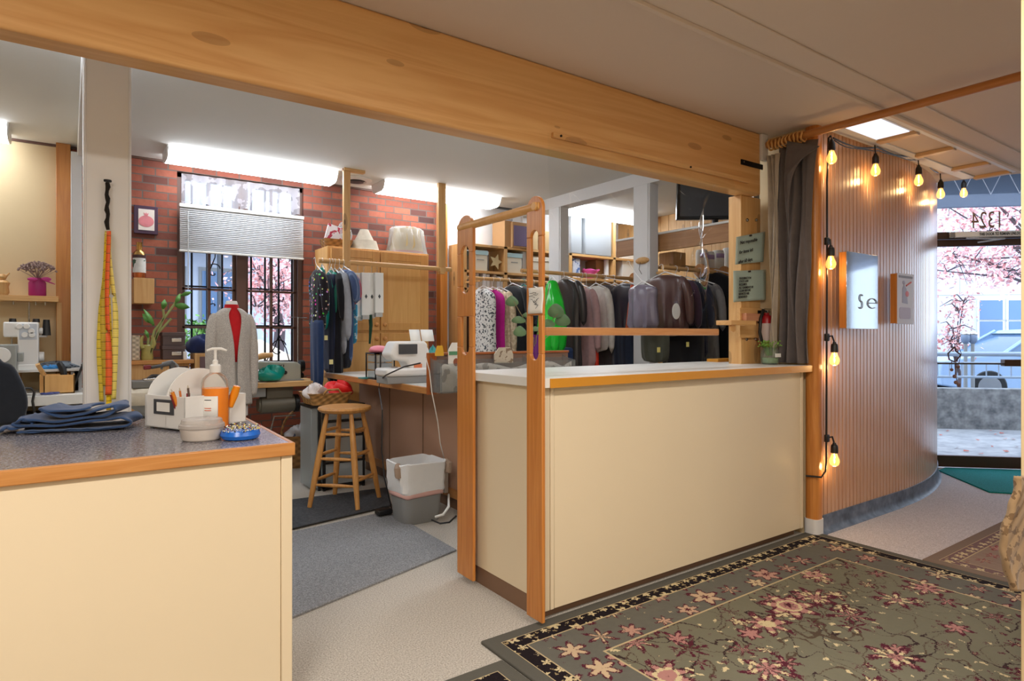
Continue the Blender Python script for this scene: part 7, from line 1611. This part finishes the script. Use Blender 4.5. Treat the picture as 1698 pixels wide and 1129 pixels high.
for i in range(22):
    a_ = math.radians(40 + 240 * i / 21) ; sc.append((x0_ + cw_ * .44 + r_ * .8 * math.cos(a_), y_ - .004, zc_ + r_ * .9 + r_ * .9 * math.sin(a_)))
for i in range(20):
    a_ = math.radians(90 - 230 * i / 19); sc.append((x0_ + cw_ * .42 + r_ * .9 * math.cos(a_), y_ - .004, zc_ - r_ * .8 + r_ * .95 * math.sin(a_)))
MB().tube(sc, .0032, 5).build('script_letter', M['grey_plastic'], t)
ce = (x0_ + cw_ * .80, zc_ - r_ * .3)
MB().tube([(ce[0] + cw_ * .15 * math.cos(a_), y_ - .004, ce[1] + r_ * 1.25 * math.sin(a_)) for a_ in [math.radians(320 - 300 * i / 24 - 20) for i in range(25)]] , .0032, 5).tube([(ce[0] - cw_ * .15, y_ - .004, ce[1]), (ce[0] + cw_ * .15, y_ - .004, ce[1] + .004)], .0032, 5).build('script_letter', M['grey_plastic'], t)
t, x0_, x1_, y_, z0_, z1_ = wallsign('small_poster', 1488, 1515, 452, 537, 'small pale poster of a figure with a pink bouquet, right of the mirror like sign', 'poster', plain('poster_paper', (206, 204, 216), .4))
cw_ = x1_ - x0_; hh_ = z1_ - z0_; fx = x0_ + cw_ * .42
MB().box(x0_ + cw_ * .08, x1_ - cw_ * .08, y_ - .002, y_, z0_ + hh_ * .91, z0_ + hh_ * .955).build('title_line', plain('poster_grey', (140, 140, 156), .5), t)
MB().ball((fx - .01, y_ - .001, z0_ + hh_ * .82), (cw_ * .09, .002, hh_ * .04)).prism([(fx - cw_ * .14, z0_ + hh_ * .42), (fx + cw_ * .2, z0_ + hh_ * .40), (fx + cw_ * .12, z0_ + hh_ * .7), (fx - cw_ * .03, z0_ + hh_ * .78), (fx - cw_ * .12, z0_ + hh_ * .7)], y_ - .002, y_, 'xz').build('figure', plain('poster_lilac', (168, 168, 196), .5), t)
MB().ball((fx + cw_ * .16, y_ - .001, z0_ + hh_ * .60), (cw_ * .12, .003, hh_ * .06)).tube([(fx + cw_ * .1, y_ - .002, z0_ + hh_ * .76), (fx + cw_ * .4, y_ - .002, z0_ + hh_ * .84)], .006, 4).build('bouquet', plain('poster_pink', (222, 130, 140), .5), t)
MB().prism(rr(fx - cw_ * .3, fx + cw_ * .38, z0_ + hh_ * .1, z0_ + hh_ * .33, .02, 4), y_ - .002, y_, 'xz').build('drum', plain('poster_mauve', (186, 180, 206), .5), t)
# ================================================================== outside the door: walkway, parapet, street
def out(t, o): p = FA + FD * t + FN * o; return (p.x, p.y)
M['asph'] = speckle('asphalt', (120, 124, 132), (100, 104, 112), (140, 144, 150), 20, .8)
struct(MB().prism([out(-7, .05), out(12, .05), out(12, 60), out(-30, 60), out(-30, 4.0), (7.6, 6.9), (8.2, 3.9)], -.12, -.02).build('ground_outside', M['walk']))
struct(MB().prism([out(-6, 3.25), out(12, 3.25), out(12, 26), out(-16, 26), out(-16, 3.25)], -.02, -.012).build('ground_street', M['asph']))
struct(MB().prism([out(-1.2, 3.0), out(12, 3.0), out(12, 3.2), out(-1.2, 3.2)], -.05, .56).build('wall_parapet', M['concrete'], bevel=.01))
# loose leaves on the walkway
lv = MB(); rnd = random.Random(6)
for i in range(150):
    t_, o_ = rnd.uniform(-2, 4), rnd.uniform(.2, 2.9); x, y = out(t_, o_); a_ = rnd.random() * 6; r_ = rnd.uniform(.015, .035)
    lv.add([(x + r_ * math.cos(a_ + k_ * 1.57), y + r_ * math.sin(a_ + k_ * 1.57), -.012 + .004 * k_) for k_ in range(4)], [(0, 1, 2, 3)])
tag(lv.build('fallen_leaves', plain('fallen_leaf', (190, 110, 96), .8)), 'fallen reddish leaves scattered on the concrete walkway', 'leaves', kind='stuff')
# railing
RO = 3.1; ra2 = thing('railing', (*out(1, RO), .56), 'pale blue grey metal railing on the concrete parapet outside the door', 'railing')
rm = plain('painted_rail', (166, 184, 206), .4)
MB().tube([(*out(-1.2, RO), 1.05), (*out(12, RO), 1.05)], .035, 10).build('top_rail', rm, ra2)
MB().tube([(*out(-1.2, RO), .92), (*out(12, RO), .92)], .018, 8).build('middle_rail', rm, ra2); MB().tube([(*out(-1.2, RO), .72), (*out(12, RO), .72)], .018, 8).build('lower_rail', rm, ra2)
k_ = -1.1
while k_ < 9:
    if int(round((k_ + 3.9) / .16)) % 12 == 5: MB().tube([(*out(k_, RO), .56), (*out(k_, RO), 1.05)], .03, 10).build('post', rm, ra2)
    else: MB().tube([(*out(k_, RO), .72), (*out(k_, RO), .92)], .009, 6).build('baluster', rm, ra2)
    k_ += .16
# charm hanging from the push bar
hx = PD(1581, 575, 6.0); wm = plain('charm_wire', (96, 72, 70), .6)
chm = thing('wind_charm', (hx.x, hx.y, hx.z - .3), 'small star shaped wire charm with shells hanging on the glass door', 'charm')
pz = lambda u, v: PD(u, v, 6.0)
star = [(1583, 575), (1572, 586), (1574, 596), (1583, 600), (1589, 594), (1593, 588), (1585, 582), (1583, 575)]
MB().tube([pz(*q_) for q_ in star], .007, 6, caps=False).build('star', wm, chm)
MB().tube([pz(1585, 600), pz(1584, 620), pz(1588, 636)], .004, 5).tube([pz(1578, 598), pz(1578, 612)], .003, 5).tube([pz(1590, 576), pz(1594, 586), pz(1589, 606)], .003, 5).build('string', wm, chm)
for (u, v, r_) in ((1578, 613, .02), (1589, 608, .022), (1583, 624, .024), (1585, 634, .024), (1590, 638, .026)): p = pz(u, v); MB().ball(tuple(p), (r_, r_ * .7, r_ * .8), 10, 7).build('shell', plain('shell', (150, 120, 116), .6), chm)
# canopy with open web joist over the walkway
cn = thing('canopy', (*out(2, 1.6), 2.9), 'blue grey walkway canopy with a white zigzag joist above the entry', 'canopy')
MB().prism([out(-1, 1.0), out(12, 1.0), out(12, 1.9), out(-1, 1.9)], 3.42, 3.5).build('roof', M['soffit'], cn)
def vline(t_, o_, v): x, y = out(t_, o_); return H + (HY - v) / F * (x * AX[0] + y * AX[1])
MB().prism([out(-1, 1.8), out(12, 1.8), out(12, 1.9), out(-1, 1.9)], 2.98, 3.42).build('fascia', M['soffit'], cn)
MB().prism([out(-1, 1.72), out(12, 1.72), out(12, 1.8), out(-1, 1.8)], 2.92, 3.07).build('edge_beam', plain('edge_beam', (132, 146, 170), .6), cn)
zz = [(*out(-1 + .16 * i, 1.70), 3.06 if i % 2 else 3.40) for i in range(60)]
MB().tube(zz, .009, 6).build('zigzag_web', plain('joist_white', (206, 214, 226), .5), cn)
# office building across the street
BO = 17; bd = thing('office_building', (*out(0, BO), 0), 'pale panelled office building with large windows across the street', 'building')
wl = NT('pale_panels'); x, y, z = wl.xyz(); ln = ((z / 1.35).fr().lt(.016)).mx((((x * FD.x + y * FD.y) / 2.9).fr()).lt(.006)); wl.col(wl.mix(ln, lin(206, 208, 222), lin(150, 154, 172))); wl.set(.7)
MB().prism([out(-7, BO), out(14, BO), out(14, BO + 6), out(-7, BO + 6)], -.02, 14).build('wall', wl.m, bd)
wg = plain('office_glass', (96, 128, 166), .12, var=.25, vs=.6)
def tfor(u, o_):
    r = ray(u, HY); # solve out(t,o_) x r = 0
    bx_, by_ = FA.x + FN.x * o_, FA.y + FN.y * o_
    return (by_ * r[0] - bx_ * r[1]) / (FD.x * r[1] - FD.y * r[0])
for (u0, u1, v0, v1) in ((1620, 1664, 498, 530), (1668, 1712, 498, 530), (1620, 1664, 533, 575), (1668, 1712, 533, 575), (1716, 1760, 498, 530), (1716, 1760, 533, 575)):
    t0_, t1_ = tfor(u0, BO), tfor(u1, BO); z1_ = vline(t0_, BO, v0); z0_ = vline(t0_, BO, v1)
    w_ = MB().prism([out(t0_, BO - .05), out(t1_, BO - .05), out(t1_, BO), out(t0_, BO)], z0_ - .06, z1_ + .06).build('window', M['paper'], bd); MB().prism([out(t0_ + .06, BO - .07), out(t1_ - .06, BO - .07), out(t1_ - .06, BO - .04), out(t0_ + .06, BO - .04)], z0_, z1_).build('pane', wg, w_)
# tree with pink red leaves
def tree(name, base, h, crown, n, leafmat, label, seed=1, lr=.07, ts_=1.0):
    rnd = random.Random(seed); t = thing(name, tuple(base), label, 'tree'); lf = MB(); tr2 = MB(); bk_ = plain('bark', (96, 84, 86), .9)
    b = Vector(base)
    tr2.tube([b, b + Vector((.1, 0, h * .4)), b + Vector((-.05, .1, h * .75))], [.13 * ts_, .10 * ts_, .05 * ts_], 8)
    for c, r in crown:
        c = Vector(c); st0 = b + Vector((.03, .03, h * rnd.uniform(.35, .6))); tr2.tube([st0, (st0 + c) / 2 + Vector((0, 0, .2)), c], [.05 * ts_, .03 * ts_, .012], 6)
        for j in range(4): e = c + Vector([rnd.gauss(0, r[k] * .5) for k in range(3)]); tr2.tube([c, (c + e) / 2 + Vector((0, 0, .08)), e], [.014, .01, .004], 5)
        for j in range(n):
            v_ = Vector([rnd.gauss(0, .45) for _ in range(3)]); p = c + Vector((v_.x * r[0], v_.y * r[1], v_.z * r[2])); a1, a2 = Vector([rnd.gauss(0, 1) for _ in range(3)]).normalized(), Vector([rnd.gauss(0, 1) for _ in range(3)]).normalized()
            s_ = lr * rnd.uniform(.5, 1.2); lf.add([p - a1 * s_, p + a2 * s_ * .6, p + a1 * s_, p - a2 * s_ * .6], [(0, 1, 2, 3)])
    tr2.build('trunk', bk_, t); lf.build('leaves', leafmat, t, smooth=False)
pkl = NT('pink_red_leaves'); pkl.col(pkl.ramp(pkl.noise(6, 2), [(.3, lin(222, 140, 138)), (.5, lin(244, 186, 182)), (.7, lin(252, 220, 214))])); pkl.p.inputs['Transmission Weight'].default_value = 0; pkl.set(.7)
def outz(u, v, o_): t_ = tfor(u, o_); x, y = out(t_, o_); return Vector((x, y, H + (HY - v) / F * (x * AX[0] + y * AX[1])))
crown = []
for (u, v) in ((1575, 345), (1610, 350), (1650, 335), (1690, 350), (1740, 360), (1600, 395), (1640, 385), (1680, 400), (1580, 420), (1615, 430), (1650, 440), (1665, 460), (1700, 430), (1570, 450), (1720, 300), (1620, 300)): crown.append((outz(u, v, 9 + (u % 5) * .4), (.75, .75, .45)))
bp = outz(1790, 600, 9); tree('red_tree', (bp.x, bp.y, -.02), 5.0, crown, 190, pkl.m, 'street tree with pink red autumn leaves before the office building', 3, .06)
crown = [(outz(u, v, 5.7), (.3, .3, .26)) for (u, v) in ((1590, 515), (1580, 545), (1575, 565), (1590, 570), (1598, 500))]
bp = outz(1588, 610, 5.7); tree('young_tree', (bp.x, bp.y, -.02), 1.6, crown, 110, pkl.m, 'slender young tree with pink leaves beside the parking meters', 5, .04, .3)
for i, u in enumerate((1601, 1613)):
    p = outz(u, 560, 4.8); t = thing('parking_meter', (p.x, p.y, -.02), ('left', 'right')[i] + ' one of the two grey parking meters behind the railing', 'parking meter', 'parking meters')
    MB().cyl((p.x, p.y, -.02), (p.x, p.y, p.z - .1), .03, n=10).build('pole', M['grey_plastic'], t); MB().ball((p.x, p.y, p.z), (.07, .07, .11), 14, 9).build('head', plain('meter_blue_grey', (126, 142, 166), .4), t); MB().ball((p.x, p.y - .0, p.z + .06), (.065, .072, .05), 12, 7).build('dome', M['steel'], t)
# parked cars
def car(name, c, ang, body, label, L=4.5, Wd=1.8):
    t = thing(name, tuple(c), label, 'car'); x, y, z = c
    pr_ = [(-L / 2, .35), (-L / 2, .75), (-L / 2 + .15, .85), (-L / 2 + 1.15, .98), (L / 2 - .8, 1.0), (L / 2 - .1, .9), (L / 2, .7), (L / 2, .35), (L / 2 - .5, .28), (-L / 2 + .4, .28)]
    MB().prism([(x + a_, z + b_) for a_, b_ in bez(pr_, 3)], y - Wd / 2, y + Wd / 2, 'xz').build('body', body, t, bevel=.08, seg=3)
    cb2 = MB(); n0 = [(-L / 2 + 1.1, .96), (-L / 2 + 1.85, 1.42), (L / 2 - 1.6, 1.47), (L / 2 - .7, .98)]
    cb2.loft([[Vector((x + a_, y + s_ * (Wd / 2 - .06 - (b_ - .96) * .35), z + b_)) for a_, b_ in n0] for s_ in (-1, 1)]).build('cabin_glass', plain('car_glass', (92, 120, 150), .08), t)
    rf = [(-L / 2 + 1.75, 1.38), (-L / 2 + 1.9, 1.45), (L / 2 - 1.65, 1.5), (L / 2 - 1.45, 1.42)]
    MB().loft([[Vector((x + a_, y + s_ * (Wd / 2 - .2), z + b_)) for a_, b_ in rf] for s_ in (-1, 1)]).build('roof', body, t)
    for a_ in (-L / 2 + 1.1, -L / 2 + 2.35, L / 2 - .75):
        for s_ in (-1, 1): MB().tube([(x + a_, y + s_ * (Wd / 2 - .05), z + .96), (x + a_ + (.72 if a_ < -L / 2 + 2 else 0 if a_ < 0.5 else -.85), y + s_ * (Wd / 2 - .21), z + 1.44)], .035, 6).build('pillar', body, t)
    for a_ in (-L / 2 + .85, L / 2 - .85):
        for s_ in (-1, 1):
            w_ = MB().cyl((x + a_, y + s_ * (Wd / 2 - .2), z + .33), (x + a_, y + s_ * (Wd / 2 + .01), z + .33), .33, n=26).build('wheel', M['black'], t, bevel=.03)
            MB().cyl((x + a_, y + s_ * (Wd / 2 + .005), z + .33), (x + a_, y + s_ * (Wd / 2 + .02), z + .33), .21, n=20).build('hub_cap', M['steel'], w_)
    for s_ in (-1, 1): MB().ball((x - L / 2 + 1.5, y + s_ * (Wd / 2 + .08), z + 1.02), (.09, .09, .07), 10, 7).build('side_mirror', plain('mirror_blue', (50, 100, 170), .3), t); MB().ball((x - L / 2 + .12, y + s_ * (Wd / 2 - .25), z + .7), (.1, .2, .08), 10, 7).build('headlight', M['offwhite'], t)
    t.rotation_euler.z = ang
cpos = outz(1722, 600, 7.6); car('parked_car', (cpos.x, cpos.y, -.02), math.atan2(FD.y, FD.x), plain('pearl_blue_paint', (158, 184, 216), .2), 'light blue parked car behind the railing, seen through the glass door')

# ================================================================== outside the back window
struct(MB().box(-6, 7.5, 7.1, 40, .0, .05).build('ground_back_street', M['asph']))
b2 = thing('street_building', (2, 20, 0), 'pale grey building with a concrete canopy seen through the left window half', 'building')
MB().box(-4, 5.2, 19, 24, .05, 9).build('wall', plain('pale_grey_render', (206, 212, 224), .8), b2)
MB().box(-4, 4.6, 17.6, 19.0, 3.7, 4.4).build('canopy_slab', plain('grey_canopy', (140, 144, 150), .8), b2)
for i in range(7): MB().box(-2.5 + i * .95, -2.5 + i * .95 + .12, 17.9, 18.05, .05, 3.7).build('post', M['dgrey_plastic'], b2)
for i in range(5): w_ = MB().box(-2.3 + i * 1.3, -1.3 + i * 1.3, 18.96, 19.0, .9, 3.2).build('window', M['grey_plastic'], b2); MB().box(-2.22 + i * 1.3, -1.38 + i * 1.3, 18.94, 18.97, 1.0, 3.1).build('pane', wg, w_)
b3 = thing('street_building', (8, 31, 0), 'distant cream building behind the pink tree, seen through the right window half', 'building'); MB().box(5.5, 10, 30, 33, .05, 3.4).build('wall', plain('cream_far', (216, 210, 206), .8), b3); MB().box(5.3, 10.2, 29.8, 33.2, 3.4, 3.6).build('roof', M['grey_plastic'], b3)
def bwz(u, v, y): return PY(u, v, y)
crown = [(bwz(u, v, 11.5 + (i % 3) * .5), (.55, .55, .5)) for i, (u, v) in enumerate(((425, 450), (445, 440), (465, 455), (480, 440), (430, 475), (470, 480), (445, 495), (470, 505), (485, 490), (425, 510)))]
bp = bwz(455, 620, 12); tree('red_tree', (bp.x, 12, .05), 3.4, crown, 220, pkl.m, 'pink red leaved tree across the street, in the right half of the back window', 11, .055)
gl2 = NT('green_leaves'); gl2.col(gl2.ramp(gl2.noise(6, 2), [(.3, lin(70, 130, 60)), (.7, lin(140, 190, 90))])); gl2.set(.7)
crown = [(bwz(u, v, 9.0), (.3, .3, .22)) for (u, v) in ((338, 552), (348, 556), (330, 560))]; bp = bwz(340, 640, 9); tree('green_shrub', (bp.x, 9, .05), .7, crown, 220, gl2.m, 'green shrub outside the left half of the back window', 12, .04)
car('parked_car', (6.4, 11.5, .05), 0.05, plain('white_paint_car', (226, 228, 232), .2), 'white parked car seen low in the right half of the back window')
tent = thing('street_umbrella', (bwz(430, 600, 8.6).x, 8.6, .05), 'peach coloured cafe umbrella outside, low in the right window half', 'umbrella')
c = bwz(430, 563, 8.6); MB().lathe(c.x, 8.6, [(.55, c.z - .30), (.02, c.z)], 8).build('canopy', plain('peach_canvas', (240, 214, 184), .7), tent); MB().cyl((c.x, 8.6, .05), (c.x, 8.6, c.z - .02), .02, n=10).build('pole', M['steel'], tent)
